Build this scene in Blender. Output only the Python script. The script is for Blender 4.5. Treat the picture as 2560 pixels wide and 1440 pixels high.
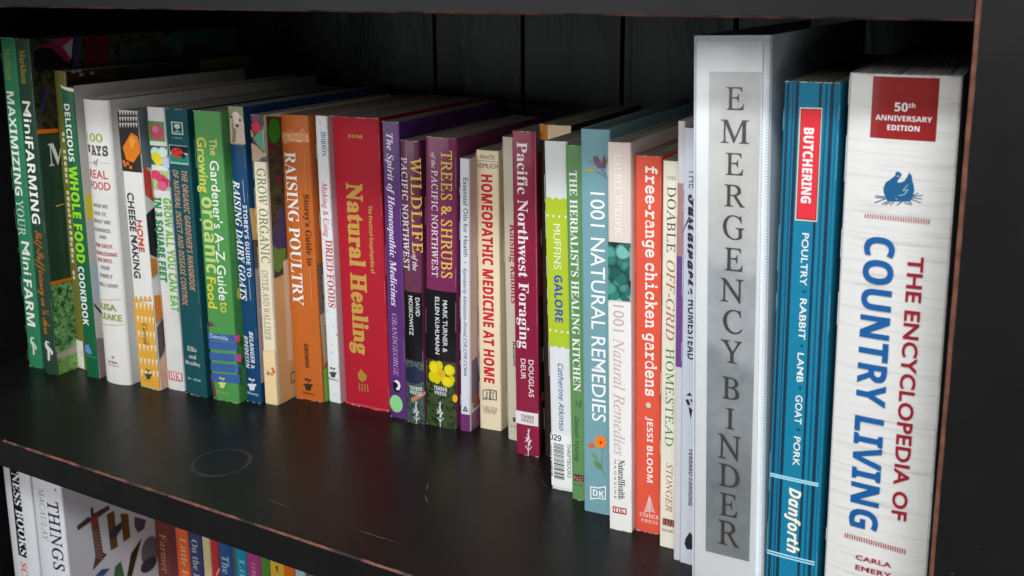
import math, random
import bpy, bmesh
from mathutils import Vector, Matrix

sc = bpy.context.scene
for o in list(bpy.data.objects):
    bpy.data.objects.remove(o, do_unlink=True)

# ------------------------------------------------------------------ camera
cam_d = bpy.data.cameras.new('camera')
cam = bpy.data.objects.new('camera', cam_d)
sc.collection.objects.link(cam)
sc.camera = cam
YAW, PITCH, ROLL = -0.485063743, -0.189608458, -0.001157088
CAM = Vector((0.0269819884, -0.430506049, 0.343999711))
fw = Vector((math.sin(YAW) * math.cos(PITCH), math.cos(YAW) * math.cos(PITCH), math.sin(PITCH)))
r0 = fw.cross(Vector((0, 0, 1))).normalized()
u0 = r0.cross(fw)
rt = r0 * math.cos(ROLL) + u0 * math.sin(ROLL)
up = -r0 * math.sin(ROLL) + u0 * math.cos(ROLL)
cam.matrix_world = Matrix(((rt.x, up.x, -fw.x, CAM.x), (rt.y, up.y, -fw.y, CAM.y), (rt.z, up.z, -fw.z, CAM.z), (0, 0, 0, 1)))
cam_d.sensor_width = 36
cam_d.lens = 2442.08371 / 2560 * 36
cam_d.shift_x = -(1327.7 - 1280) / 2560
cam_d.shift_y = -(720 - 433.3) / 2560
cam_d.clip_start = 0.01
cam_d.clip_end = 50
cam_d.dof.use_dof = True
cam_d.dof.focus_distance = 0.66
cam_d.dof.aperture_fstop = 15

# ------------------------------------------------------------------ light and exposure
w = bpy.data.worlds.new('World')
sc.world = w
w.use_nodes = True
bg = w.node_tree.nodes['Background']
bg.inputs[0].default_value = (0.86, 0.93, 1.0, 1)
bg.inputs[1].default_value = 0.09

def area(name, loc, target, sx, sy, power, col):
    d = bpy.data.lights.new(name, 'AREA')
    d.shape = 'RECTANGLE'
    d.size, d.size_y, d.energy, d.color = sx, sy, power, col
    o = bpy.data.objects.new(name, d)
    sc.collection.objects.link(o)
    o.location = loc
    o.rotation_euler = (Vector(target) - Vector(loc)).to_track_quat('-Z', 'Y').to_euler()
    return o

area('window_light', (0.25, -1.5, 1.66), (-0.25, 0.1, 0.2), 1.0, 0.22, 37, (0.93, 0.97, 1.0))
area('room_light', (-0.35, -2.4, 1.3), (-0.3, 0.1, 0.2), 2.6, 0.8, 39, (1.0, 0.98, 0.96))
area('low_fill_light', (1.35, -2.1, -0.35), (-0.2, 0.1, 0.2), 1.5, 1.0, 8, (0.97, 0.99, 1.0))  # added fill lamp, low on the right, lifts the shaded spine fronts
area('sheen_fill_light', (-1.7, -2.3, 0.15), (-0.3, 0.0, 0.2), 1.8, 0.9, 9, (0.95, 0.98, 1.0))  # weak unseen lamp added for the sheen on upper board and glossy spines

sc.view_settings.view_transform = 'Standard'
sc.view_settings.look = 'None'
sc.view_settings.exposure = 0
sc.view_settings.gamma = 1
sc.view_settings.use_curve_mapping = False
sc.cycles.max_bounces = 6
sc.cycles.use_denoising = True

# ------------------------------------------------------------------ helpers
MM = 0.001

def lin(h):
    h = h.lstrip('#')
    v = [int(h[i:i + 2], 16) / 255 for i in (0, 2, 4)]
    return tuple(c / 12.92 if c <= 0.04045 else ((c + 0.055) / 1.055) ** 2.4 for c in v) + (1,)

MATS = {}

def new_mat(name):
    m = bpy.data.materials.new(name)
    m.use_nodes = True
    nt = m.node_tree
    return m, nt, nt.nodes['Principled BSDF']

def node(nt, t, **k):
    n = nt.nodes.new(t)
    for a, v in k.items():
        if isinstance(v, (int, float, str, bool)) and hasattr(n, a):
            setattr(n, a, v)
        else:
            n.inputs[a].default_value = v
    return n

def ramp(nt, fac, stops, const=False):
    r = nt.nodes.new('ShaderNodeValToRGB')
    r.color_ramp.interpolation = 'CONSTANT' if const else 'LINEAR'
    e = r.color_ramp.elements
    while len(e) < len(stops):
        e.new(0.5)
    for el, (p, c) in zip(e, stops):
        el.position = p
        el.color = c if not isinstance(c, str) else lin(c)
    nt.links.new(fac, r.inputs[0])
    return r.outputs[0]

PICS = {
    '@veg': (140, ['#07090a', '#151a10', '#2a3018', '#44452a', '#3a2c38', '#6a5a4c'], 6),
    '@veg2': (120, ['#15130e', '#2c2a18', '#3f3d22', '#57522c', '#3a2038', '#4a4a24'], 6),
    '@hedge': (230, ['#1c3a20', '#35602f', '#4f8546', '#74a564', '#93b985', '#4a7a42'], 4),
    '@grass': (300, ['#55803a', '#6c9a48', '#7fae58', '#93ba6c', '#6a8f46', '#88b060'], 6),
    '@brownmix': (200, ['#140f0c', '#221813', '#33261e', '#1c1512', '#4a3a2e', '#2a1d18'], 6),
    '@darkmix': (380, ['#141a22', '#26343a', '#3c5250', '#566a60', '#2a2c3a', '#4a3c3e'], 6),
    '@darkleaf': (260, ['#10180e', '#1c2a14', '#2e4220', '#46592e', '#1a2414', '#5b6b38'], 5),
}

def add_surface(nt, b, rough, coat, scale=260.0, strength=0.05):
    """paper, cloth or laminate: fine unevenness in gloss and in height"""
    tc = node(nt, 'ShaderNodeTexCoord')
    nz = node(nt, 'ShaderNodeTexNoise')
    nz.inputs['Scale'].default_value = scale
    nz.inputs['Detail'].default_value = 5
    nt.links.new(tc.outputs['Object'], nz.inputs['Vector'])
    mr = node(nt, 'ShaderNodeMapRange')
    mr.inputs[3].default_value = max(0.05, rough - 0.1)
    mr.inputs[4].default_value = min(1, rough + 0.12)
    nt.links.new(nz.outputs[0], mr.inputs[0])
    nt.links.new(mr.outputs[0], b.inputs['Roughness'])
    n2 = node(nt, 'ShaderNodeTexNoise')
    n2.inputs['Scale'].default_value = 35
    n2.inputs['Detail'].default_value = 3
    nt.links.new(tc.outputs['Object'], n2.inputs['Vector'])
    bp = node(nt, 'ShaderNodeBump')
    bp.inputs['Strength'].default_value = strength
    bp.inputs['Distance'].default_value = 0.002
    nt.links.new(n2.outputs[0], bp.inputs['Height'])
    nt.links.new(bp.outputs[0], b.inputs['Normal'])
    b.inputs['Specular IOR Level'].default_value = 0.3
    if coat > 0.01:
        b.inputs['Coat Weight'].default_value = min(1, coat * .7)
        b.inputs['Coat Roughness'].default_value = 0.12
        nt.links.new(bp.outputs[0], b.inputs['Coat Normal'])
    return tc, nz, n2

def mat(col, rough=0.45, coat=0.0, grain=0):
    key = (col, round(rough, 2), round(coat, 2), grain)
    if key in MATS:
        return MATS[key]
    m, nt, b = new_mat('print_' + col.strip('#@'))
    tc, nz, n2 = add_surface(nt, b, rough, coat, strength=0.05 if coat < .5 else 0.1)
    if col in PICS:
        s, cols, det = PICS[col]
        n = node(nt, 'ShaderNodeTexNoise')
        n.inputs['Scale'].default_value = s
        n.inputs['Detail'].default_value = det
        n.inputs['Distortion'].default_value = 0.8
        nt.links.new(tc.outputs['Object'], n.inputs['Vector'])
        k = len(cols)
        out = ramp(nt, n.outputs[0], [(0.3 + 0.42 * i / (k - 1), c) for i, c in enumerate(cols)])
        nt.links.new(out, b.inputs['Base Color'])
    elif col == '@tealleaf':
        v = node(nt, 'ShaderNodeTexVoronoi')
        v.inputs['Scale'].default_value = 135
        nt.links.new(tc.outputs['Object'], v.inputs['Vector'])
        bw = node(nt, 'ShaderNodeRGBToBW')
        nt.links.new(v.outputs['Color'], bw.inputs[0])
        tone = ramp(nt, bw.outputs[0], [(0.2, '#1d5a52'), (0.45, '#2f8075'), (0.7, '#4fa093'), (0.9, '#78bcb0')])
        gap = ramp(nt, v.outputs['Distance'], [(0.5, (0, 0, 0, 1)), (0.78, (1, 1, 1, 1))])
        mx = node(nt, 'ShaderNodeMix', data_type='RGBA')
        nt.links.new(gap, mx.inputs[0])
        nt.links.new(tone, mx.inputs[6])
        mx.inputs[7].default_value = lin('#1a2a2a')
        nt.links.new(mx.outputs[2], b.inputs['Base Color'])
    elif col == '@greylabel':
        mp = node(nt, 'ShaderNodeMapping')
        mp.inputs['Scale'].default_value = (22, 22, 9)
        nt.links.new(tc.outputs['Object'], mp.inputs['Vector'])
        n = node(nt, 'ShaderNodeTexNoise')
        n.inputs['Scale'].default_value = 1
        n.inputs['Detail'].default_value = 7
        nt.links.new(mp.outputs[0], n.inputs['Vector'])
        sx = node(nt, 'ShaderNodeSeparateXYZ')
        nt.links.new(tc.outputs['Object'], sx.inputs[0])
        # a printed mountain landscape: pale sky, ridges at three heights, darker foreground
        ad = node(nt, 'ShaderNodeMath', operation='MULTIPLY_ADD')
        ad.inputs[1].default_value = 0.05
        nt.links.new(n.outputs[0], ad.inputs[0])
        nt.links.new(sx.outputs['Z'], ad.inputs[2])
        dv = node(nt, 'ShaderNodeMath', operation='DIVIDE')
        dv.inputs[1].default_value = 0.34
        nt.links.new(ad.outputs[0], dv.inputs[0])
        out = ramp(nt, dv.outputs[0], [(0.0, '#858a8b'), (0.2, '#93999b'), (0.3, '#8a9194'), (0.41, '#a1a8ab'), (0.5, '#98a0a4'), (0.52, '#b5bbbe'), (0.64, '#b0b5b8'), (0.665, '#c9cbcb'), (0.8, '#d2d2cf'), (1.0, '#c4c6c6')])
        mx = node(nt, 'ShaderNodeMix', data_type='RGBA', blend_type='OVERLAY')
        mx.inputs[0].default_value = 0.24
        n3 = node(nt, 'ShaderNodeTexNoise')
        n3.inputs['Scale'].default_value = 130
        n3.inputs['Detail'].default_value = 8
        nt.links.new(tc.outputs['Object'], n3.inputs['Vector'])
        nt.links.new(out, mx.inputs[6])
        nt.links.new(n3.outputs[0], mx.inputs[7])
        nt.links.new(mx.outputs[2], b.inputs['Base Color'])
    else:
        c = lin(col)
        g_ = 0.3 * c[0] + 0.55 * c[1] + 0.15 * c[2]
        c = tuple(max(0.003, 1.03 * x - 0.03 * g_) for x in c[:3]) + (1,)
        mx = node(nt, 'ShaderNodeMix', data_type='RGBA', blend_type='MIX')
        mx.inputs[6].default_value = c
        if grain == 3:      # printed whitewashed planks with dark cracks
            mp = node(nt, 'ShaderNodeMapping')
            mp.inputs['Scale'].default_value = (14, 14, 330)
            nt.links.new(tc.outputs['Object'], mp.inputs['Vector'])
            g = node(nt, 'ShaderNodeTexNoise')
            g.inputs['Scale'].default_value = 1
            g.inputs['Detail'].default_value = 6
            g.inputs['Roughness'].default_value = 0.7
            nt.links.new(mp.outputs[0], g.inputs['Vector'])
            f = ramp(nt, g.outputs[0], [(0.3, (.55, .55, .55, 1)), (0.38, (.22, .22, .22, 1)), (0.48, (.03, .03, .03, 1)), (0.6, (0, 0, 0, 1)), (0.72, (.2, .2, .2, 1))])
            mx.inputs[7].default_value = lin('#8d8276')
            nt.links.new(f, mx.inputs[0])
        elif grain == 2:    # dark specks of a speckled print
            v = node(nt, 'ShaderNodeTexNoise')
            v.inputs['Scale'].default_value = 420
            v.inputs['Detail'].default_value = 2
            nt.links.new(tc.outputs['Object'], v.inputs['Vector'])
            f = ramp(nt, v.outputs[0], [(0.63, (0, 0, 0, 1)), (0.68, (.7, .7, .7, 1))])
            mx.inputs[7].default_value = lin('#8d9698')
            nt.links.new(f, mx.inputs[0])
        elif grain == 1:    # soft mottled print
            f = ramp(nt, n2.outputs[0], [(0.4, (0, 0, 0, 1)), (0.7, (.5, .5, .5, 1))])
            mx.inputs[7].default_value = tuple(x * 0.72 for x in c[:3]) + (1,)
            nt.links.new(f, mx.inputs[0])
        else:               # faint handling marks
            f = ramp(nt, n2.outputs[0], [(0.35, (0, 0, 0, 1)), (0.75, (.3, .3, .3, 1))])
            mx.inputs[7].default_value = tuple(min(1, x * 0.82 + 0.006) for x in c[:3]) + (1,)
            nt.links.new(f, mx.inputs[0])
        nt.links.new(mx.outputs[2], b.inputs['Base Color'])
    MATS[key] = m
    return m

def page_mat(col):
    key = ('page', col)
    if key in MATS:
        return MATS[key]
    m, nt, b = new_mat('page_edges')
    tc = node(nt, 'ShaderNodeTexCoord')
    mp = node(nt, 'ShaderNodeMapping')
    mp.inputs['Scale'].default_value = (950, 9, 9)
    nt.links.new(tc.outputs['Object'], mp.inputs['Vector'])
    n = node(nt, 'ShaderNodeTexNoise')
    n.inputs['Scale'].default_value = 1
    n.inputs['Detail'].default_value = 4
    nt.links.new(mp.outputs[0], n.inputs['Vector'])
    c = lin(col)
    nt.links.new(ramp(nt, n.outputs[0], [(0.38, tuple(x * .3 for x in c[:3]) + (1,)), (0.54, c)]), b.inputs['Base Color'])
    b.inputs['Roughness'].default_value = 0.85
    b.inputs['Specular IOR Level'].default_value = 0.2
    bp = node(nt, 'ShaderNodeBump')
    bp.inputs['Strength'].default_value = 0.4
    bp.inputs['Distance'].default_value = 0.0004
    nt.links.new(n.outputs[0], bp.inputs['Height'])
    nt.links.new(bp.outputs[0], b.inputs['Normal'])
    MATS[key] = m
    return m

def link(name, me, parent=None, mats=()):
    o = bpy.data.objects.new(name, me)
    sc.collection.objects.link(o)
    for m in mats:
        me.materials.append(m)
    if parent:
        o.parent = parent
    return o

def empty(name, loc, label, cat, group=None):
    o = bpy.data.objects.new(name, None)
    sc.collection.objects.link(o)
    o.location = loc
    o.empty_display_size = 0.02
    o['label'] = label
    o['category'] = cat
    if group:
        o['group'] = group
    return o

# ---- lettering: letter outlines (ten styles of hand: sans, serif, italic, typewriter, script ...)
# per letter: advance, then each closed loop as x,y steps, in 1/250 of the type size
OUTLINES = {
 'R': {
 "'":[47,[18,116,11,0,6,34,0,29,-22,0,0,-29]],
 '.':[55,[27,28,-10,-5,-5,-10,5,-11,10,-4,11,4,4,11,-4,10]],
 'A':[163,[-3,0,0,7,6,1,6,3,9,17,59,146,7,-1,59,-141,10,-19,5,-5,7,-1,0,-7,-80,0,0,7,15,2,6,8,-4,13,-8,19,-55,0,-10,-23,-1,-4,0,-4,4,-8,14,-3,2,0,0,-7],[42,60,48,0,-24,59]],
 'B':[165,[6,0,0,7,11,1,6,4,4,7,1,12,0,106,-2,17,-7,7,-13,2,0,7,76,0,36,-5,22,-13,8,-21,-5,-18,-14,-13,-22,-8,27,-9,16,-14,6,-20,-5,-21,-13,-15,-21,-10,-28,-3],[68,94,2,0,17,2,11,5,6,11,2,16,-1,15,-5,11,-8,6,-11,2,-7,-1,-4,-3,-2,-12],[83,9,13,2,9,7,5,12,2,18,-2,18,-7,11,-12,7,-18,2,-5,0,0,-62,3,-12,4,-2]],
 'C':[174,[96,-4,-24,3,-21,8,-17,14,-13,18,-8,21,-3,25,3,24,8,22,13,17,18,14,21,8,24,3,18,-2,22,-7,7,-2,8,3,4,8,7,0,0,-58,-7,0,-10,21,-13,16,-16,10,-18,3,-25,-9,-15,-27,-5,-45,5,-42,17,-25,28,-8,14,2,15,6,14,9,13,14,7,-7,-20,-21,-23,-12]],
 'D':[185,[8,0,0,7,9,1,6,3,3,6,2,11,0,111,-2,12,-3,8,-7,3,-10,1,0,7,77,0,39,-6,29,-16,17,-27,6,-36,-10,-47,-29,-29,-50,-9],[83,9,21,5,15,14,9,24,3,33,-6,42,-16,26,-26,8,-8,-1,-4,-2,-3,-15,0,-116,3,-14,4,-3]],
 'E':[165,[5,0,0,6,11,1,7,4,4,7,1,11,0,108,-1,14,-4,7,-7,4,-10,1,0,7,143,0,0,-51,-6,0,-6,20,-10,12,-17,7,-24,2,-12,-1,-5,-4,-1,-10,0,-53,4,0,14,2,11,6,6,12,4,16,6,0,0,-84,-6,0,-5,24,-5,7,-7,4,-21,4,-1,0,0,-58,1,-8,3,-4,14,-3,17,1,14,3,11,6,10,8,8,11,7,14,7,0,-10,-53]],
 'F':[151,[6,0,0,7,11,2,6,4,4,7,1,11,0,109,-1,11,-4,7,-7,3,-11,2,0,7,142,0,0,-51,-6,0,-4,14,-5,11,-7,7,-10,6,-13,3,-16,1,-12,-1,-5,-3,-1,-9,0,-56,3,0,14,2,10,7,7,11,4,17,7,0,0,-85,-7,0,-4,19,-6,12,-11,6,-15,2,-2,0,0,-53,2,-14,3,-4,5,-3,18,-2,0,-7]],
 'G':[189,[100,-4,-26,3,-21,8,-18,14,-14,17,-8,22,-3,25,3,25,8,21,14,18,17,13,21,8,23,3,20,-2,22,-7,6,-2,7,3,5,8,7,0,0,-58,-7,0,-6,14,-8,12,-9,10,-10,8,-12,4,-11,2,-26,-9,-15,-27,-5,-44,3,-35,10,-25,15,-15,21,-5,12,1,7,4,4,7,2,10,0,21,-2,9,-3,6,-8,4,-12,1,0,6,83,0,0,-6,-10,-1,-6,-3,-3,-6,-1,-10,0,-37,-33,-11]],
 'H':[195,[6,0,0,7,11,1,6,4,4,7,1,11,0,111,-1,10,-4,7,-6,4,-11,1,0,7,84,0,0,-7,-14,-2,-6,-6,-2,-14,0,-48,59,0,0,48,-1,14,-7,6,-14,2,0,7,84,0,0,-7,-11,-2,-6,-3,-4,-7,-1,-10,0,-111,1,-11,4,-7,6,-4,11,-1,0,-7,-84,0,0,7,11,1,7,3,3,7,1,12,0,52,-59,0,0,-52,1,-11,3,-7,7,-4,11,-1,0,-7]],
 'I':[97,[5,0,0,7,11,1,7,4,4,6,1,10,0,116,-1,10,-3,5,-7,3,-12,1,0,7,86,0,0,-7,-11,-1,-7,-3,-4,-5,-1,-10,0,-115,2,-13,7,-6,15,-3,0,-7]],
 'J':[123,[41,-24,-12,1,-10,3,-8,5,-7,7,-4,8,-1,9,1,8,4,6,6,3,6,2,8,-1,6,-4,3,-6,2,-7,-3,-11,-3,-6,2,-6,8,-2,8,1,5,5,3,17,0,129,-2,15,-3,5,-4,3,-16,3,0,7,87,0,0,-7,-14,-3,-6,-7,-2,-16,0,-104,-6,-32,-18,-19]],
 'K':[190,[6,0,0,7,11,1,7,4,3,7,1,11,0,111,-1,10,-4,7,-6,4,-11,1,0,7,84,0,0,-7,-14,-2,-6,-6,-2,-14,0,-54,52,52,7,9,3,8,-6,5,-16,2,0,7,73,0,0,-7,-3,0,-24,-7,-26,-22,-27,-28,72,-89,8,-8,12,-2,0,-7,-88,0,0,7,9,0,6,1,4,5,-6,12,-44,55,-6,-6,0,-44,1,-11,4,-7,6,-4,11,-1,0,-7]],
 'L':[159,[6,0,0,7,11,1,6,4,4,7,1,11,0,111,-1,11,-4,6,-6,4,-11,1,0,7,87,0,0,-7,-15,-1,-8,-7,-2,-14,0,-110,1,-13,5,-6,13,-2,17,1,13,4,11,6,10,9,7,12,7,16,7,0,-9,-58]],
 'M':[236,[5,0,0,7,11,1,7,4,4,7,1,11,0,112,-2,13,-6,6,-14,2,0,7,63,0,49,-117,49,117,63,0,0,-7,-10,-2,-7,-3,-3,-7,-1,-10,0,-109,1,-16,7,-7,13,-2,0,-7,-83,0,0,7,14,2,7,7,1,15,0,118,-62,-149,-6,0,-62,145,0,-115,2,-12,4,-7,7,-3,11,-1,0,-7]],
 'N':[184,[150,-4,-110,134,0,-101,1,-11,3,-6,7,-4,11,-1,0,-7,-55,0,0,7,13,2,7,6,1,14,0,116,-14,16,-7,2,0,7,51,0,88,-107,0,78,-2,13,-7,7,-14,2,0,7,56,0,0,-7,-11,-1,-7,-4,-3,-7,-1,-11,0,-144]],
 'O':[196,[97,-4,-18,2,-16,5,-15,8,-13,11,-10,13,-8,15,-5,17,-2,18,2,18,5,17,8,15,10,13,13,11,15,8,17,5,19,2,18,-2,16,-5,15,-8,13,-11,10,-13,8,-15,5,-17,2,-18,-2,-18,-5,-17,-8,-15,-11,-13,-13,-11,-15,-8,-17,-5],[99,5,23,8,15,27,4,45,-3,34,-9,26,-14,15,-18,5,-24,-9,-14,-27,-5,-44,3,-35,9,-25,14,-15]],
 'P':[156,[6,0,0,7,11,1,6,4,4,7,1,11,0,111,-1,10,-4,7,-6,4,-11,1,0,7,74,0,27,-2,18,-4,11,-7,9,-9,5,-11,2,-13,-4,-20,-11,-15,-20,-9,-27,-3,-22,0,0,-47,1,-11,3,-7,7,-4,11,-1,0,-7],[68,86,7,0,16,2,10,6,6,11,2,18,-2,16,-5,12,-8,7,-13,3,-11,-3,-2,-10]],
 'R':[176,[6,0,0,7,11,1,6,4,4,7,1,11,0,111,-1,10,-4,7,-6,4,-11,1,0,7,75,0,32,-3,24,-8,14,-14,4,-20,-4,-19,-13,-14,-21,-9,44,-64,7,-9,10,-3,1,0,0,-7,-53,0,-51,79,-7,0,0,-49,1,-11,3,-7,7,-4,11,-1,0,-7],[68,87,8,0,17,2,11,7,7,12,2,17,-3,20,-10,12,-16,4,-9,-1,-4,-3,-3,-13]],
 'S':[145,[16,-4,0,63,7,0,8,-24,11,-16,14,-10,17,-3,13,1,10,6,6,9,2,11,-5,15,-15,12,-23,11,-19,11,-13,12,-8,14,-2,16,1,14,5,12,8,10,10,7,12,5,14,2,16,-2,20,-5,4,-1,3,0,5,2,2,6,7,0,0,-55,-6,0,-4,13,-7,11,-8,10,-9,7,-9,4,-11,2,-11,-2,-9,-5,-6,-8,-1,-9,1,-9,5,-8,19,-12,24,-11,24,-15,7,-8,5,-9,4,-20,-2,-15,-6,-13,-9,-11,-12,-8,-16,-5,-17,-2,-13,1,-12,3,-10,4,-5,1,-6,-2,-3,-7]],
 'T':[158,[34,0,0,7,12,1,7,4,4,7,1,11,0,131,-2,0,-18,-3,-14,-8,-9,-13,-4,-19,-7,0,0,52,149,0,0,-52,-6,0,-8,24,-15,14,-24,5,-2,0,0,-131,1,-12,4,-7,7,-3,12,-1,0,-7]],
 'U':[183,[92,-5,-29,4,-20,12,-12,19,-4,28,0,83,-1,10,-3,7,-7,4,-10,1,0,7,84,0,0,-7,-15,-2,-6,-6,-2,-14,0,-89,2,-19,7,-14,10,-8,16,-3,25,6,14,17,5,28,0,82,-1,10,-4,7,-7,3,-12,2,0,7,55,0,0,-7,-10,-2,-6,-4,-3,-7,-1,-9,0,-73,-4,-34,-12,-22,-20,-13]],
 'W':[228,[64,-4,-52,150,-6,13,-5,3,-7,1,0,7,73,0,0,-7,-11,-2,-3,-3,-1,-5,3,-14,28,-82,29,74,-5,18,-7,11,-15,3,0,7,79,0,0,-7,-13,-2,-5,-8,3,-9,28,-82,24,76,3,13,-1,6,-3,3,-13,3,0,7,45,0,0,-7,-6,-2,-5,-4,-7,-16,-48,-145,-7,0,-41,119,-47,-119]],
 'Y':[159,[38,0,0,7,11,1,6,4,4,7,1,11,0,37,-43,77,-6,10,-6,6,-5,2,-5,1,0,7,82,0,0,-7,-4,0,-11,-2,-4,-6,3,-9,32,-62,31,52,6,16,-5,8,-14,3,-1,0,0,7,54,0,0,-7,-12,-5,-9,-12,-43,-70,0,-46,1,-11,3,-7,7,-4,11,-1,0,-7]],
 'a':[128,[95,-4,-15,4,-5,13,-19,-12,-20,-4,-12,2,-9,5,-6,9,-1,11,4,15,12,12,20,10,30,10,0,19,-1,9,-3,6,-6,4,-9,1,-12,-2,-4,-6,3,-6,4,-10,-1,-6,-4,-5,-6,-3,-6,-1,-7,1,-5,4,-4,5,-1,7,2,8,4,8,8,6,9,5,12,3,13,1,23,-3,15,-7,8,-13,3,-18,0,-55,1,-8,3,-2,6,3,4,-6,-14,-10],[56,13,9,2,9,9,0,39,-17,-7,-10,-10,-3,-15,3,-14]],
 'b':[134,[16,-4,0,149,-2,15,-11,4,0,6,49,0,0,-66,13,11,17,4,13,-2,11,-6,9,-8,7,-12,4,-13,1,-16,-2,-18,-5,-16,-8,-13,-12,-10,-13,-7,-15,-2,-17,4,-16,11,-19,-15],[68,5,11,3,7,10,4,17,1,25,-1,19,-4,14,-7,9,-10,2,-11,-4,-4,-4,-2,-6,0,-64,4,-16]],
 'c':[109,[58,-4,-14,2,-12,6,-10,9,-8,12,-5,15,-2,16,2,17,6,15,9,13,12,10,14,6,15,2,16,-2,12,-6,8,-9,2,-11,-1,-6,-3,-5,-5,-3,-6,-1,-11,4,-4,13,0,4,0,4,-2,7,-8,3,-12,-5,-7,-14,-2,-22,2,-24,7,-18,11,-10,14,-4,13,3,12,10,5,-4,-21,-20]],
 'd':[138,[52,-4,-12,2,-11,6,-9,9,-7,12,-4,14,-2,16,2,18,4,15,8,13,9,10,12,6,12,2,16,-4,13,-11,0,45,-1,7,-3,4,-13,4,0,6,53,0,0,-142,2,-13,4,-3,7,-2,0,-6,-23,-2,-26,-6,0,19,-13,-14],[64,11,5,1,6,3,5,6,3,7,0,62,-2,6,-4,4,-12,5,-10,-3,-6,-9,-4,-15,-1,-21,1,-21,3,-14,6,-9]],
 'e':[112,[57,-4,-13,2,-12,6,-11,9,-7,13,-5,15,-2,18,2,16,5,15,8,12,10,9,13,6,14,2,19,-4,15,-11,9,-17,3,-22,0,-3,-61,0,3,-26,10,-15,17,-5,14,4,13,12,5,-5,-21,-23],[43,72,32,0,0,8,-3,23,-5,6,-7,2,-13,-9,-4,-26]],
 'f':[80,[6,0,0,6,9,2,4,5,1,14,0,76,-14,0,0,13,14,0,0,16,2,17,10,13,14,8,19,3,14,-2,10,-5,7,-8,2,-9,-1,-7,-3,-5,-5,-4,-5,-1,-11,4,-3,4,-1,6,3,11,1,2,0,2,-1,3,-5,1,-6,-1,-4,-4,-2,-15,0,-29,21,0,0,-13,-21,0,0,-79,1,-9,3,-5,6,-3,9,-1,0,-6]],
 'g':[122,[54,-52,-21,1,-15,6,-10,8,-3,9,5,11,16,7,-13,10,-4,11,1,9,6,8,9,6,13,7,-22,15,-8,23,2,11,5,10,7,8,11,6,12,3,14,2,14,-2,14,-4,31,0,0,-13,-18,0,6,-12,3,-12,-2,-11,-4,-9,-7,-7,-9,-6,-11,-4,-12,-1,-6,1,-5,0,-11,-4,-3,-4,-1,-4,3,-7,12,-2,12,0,31,-3,10,-4,7,-6,3,-8,2,-11,-5,-16,-12,-12,-19,-8],[59,46,7,2,5,6,3,25,-1,14,-2,10,-5,6,-7,2,-8,-2,-5,-6,-3,-10,0,-14,0,-15,3,-10,5,-6],[60,-43,28,4,10,14,-1,6,-4,4,-17,2,-40,0,-7,-6,-2,-8,2,-6,6,-6,10,-3]],
 'h':[142,[7,0,0,6,10,4,3,11,0,128,-3,11,-4,3,-6,1,0,6,48,0,0,-71,16,15,20,5,18,-5,10,-13,4,-22,0,-58,3,-11,3,-3,6,-1,0,-6,-60,0,0,6,2,0,8,4,3,11,0,60,-3,15,-3,4,-6,1,-11,-3,-10,-10,0,-67,2,-11,4,-3,6,-1,0,-6]],
 'i':[74,[38,135,-8,1,-6,4,-4,6,-1,8,1,7,4,6,6,4,8,2,7,-2,6,-4,4,-6,1,-7,-1,-8,-4,-6,-6,-4],[7,0,0,6,10,4,3,11,0,73,-3,12,-9,3,0,7,47,0,0,-95,3,-11,9,-4,0,-6]],
 'k':[134,[7,0,0,6,10,4,3,11,0,127,-2,12,-4,2,-6,2,0,6,47,0,0,-107,30,29,4,6,2,6,-3,4,-10,1,-1,0,0,7,51,0,0,-7,-13,-3,-13,-9,-19,-19,46,-65,5,-5,6,-2,0,-6,-61,0,0,6,2,0,6,1,2,5,-3,6,-25,37,-6,-5,0,-29,2,-11,10,-4,0,-6]],
 'l':[74,[7,0,0,6,10,4,3,11,0,127,-2,12,-4,2,-6,2,0,6,47,0,0,-149,3,-11,9,-4,0,-6]],
 'm':[206,[7,0,0,6,10,4,3,11,0,73,-3,12,-4,2,-6,2,0,6,48,0,0,-17,15,15,18,5,21,-6,10,-16,17,16,20,6,17,-5,11,-13,4,-22,0,-58,2,-11,3,-3,7,-1,0,-6,-59,0,0,6,5,1,4,3,3,11,0,60,-3,15,-3,4,-6,1,-11,-3,-9,-10,0,-67,2,-11,4,-3,6,-1,0,-6,-59,0,0,6,6,1,4,3,2,11,0,60,-2,15,-4,4,-6,1,-11,-3,-8,-10,0,-67,2,-11,9,-4,0,-6]],
 'n':[142,[7,0,0,6,10,4,3,11,0,73,-3,12,-4,2,-6,2,0,6,48,0,0,-16,16,14,20,5,18,-5,10,-13,4,-22,0,-58,3,-11,3,-3,6,-1,0,-6,-60,0,0,6,2,0,8,4,3,11,0,60,-3,15,-3,4,-6,1,-11,-3,-10,-10,0,-67,2,-11,4,-3,6,-1,0,-6]],
 'o':[125,[63,-4,-16,2,-13,6,-12,10,-8,12,-5,15,-2,16,2,17,5,15,8,12,12,10,13,6,15,2,16,-2,13,-6,11,-9,9,-13,5,-15,2,-17,-2,-17,-5,-14,-9,-13,-11,-9,-13,-6],[63,4,9,3,6,8,3,15,1,27,-1,28,-4,16,-6,8,-8,2,-9,-2,-6,-8,-3,-16,-1,-27,1,-28,3,-15,6,-8]],
 'r':[107,[7,0,0,6,10,4,3,11,0,73,-3,12,-9,3,0,7,46,0,0,-22,7,10,9,8,8,5,9,2,9,-2,7,-4,3,-6,2,-8,-1,-7,-3,-5,-5,-3,-7,-1,-9,3,-6,7,-7,4,-5,-2,-5,-5,-3,-8,-1,-10,0,-51,0,-7,3,-5,14,-3,0,-6]],
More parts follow.
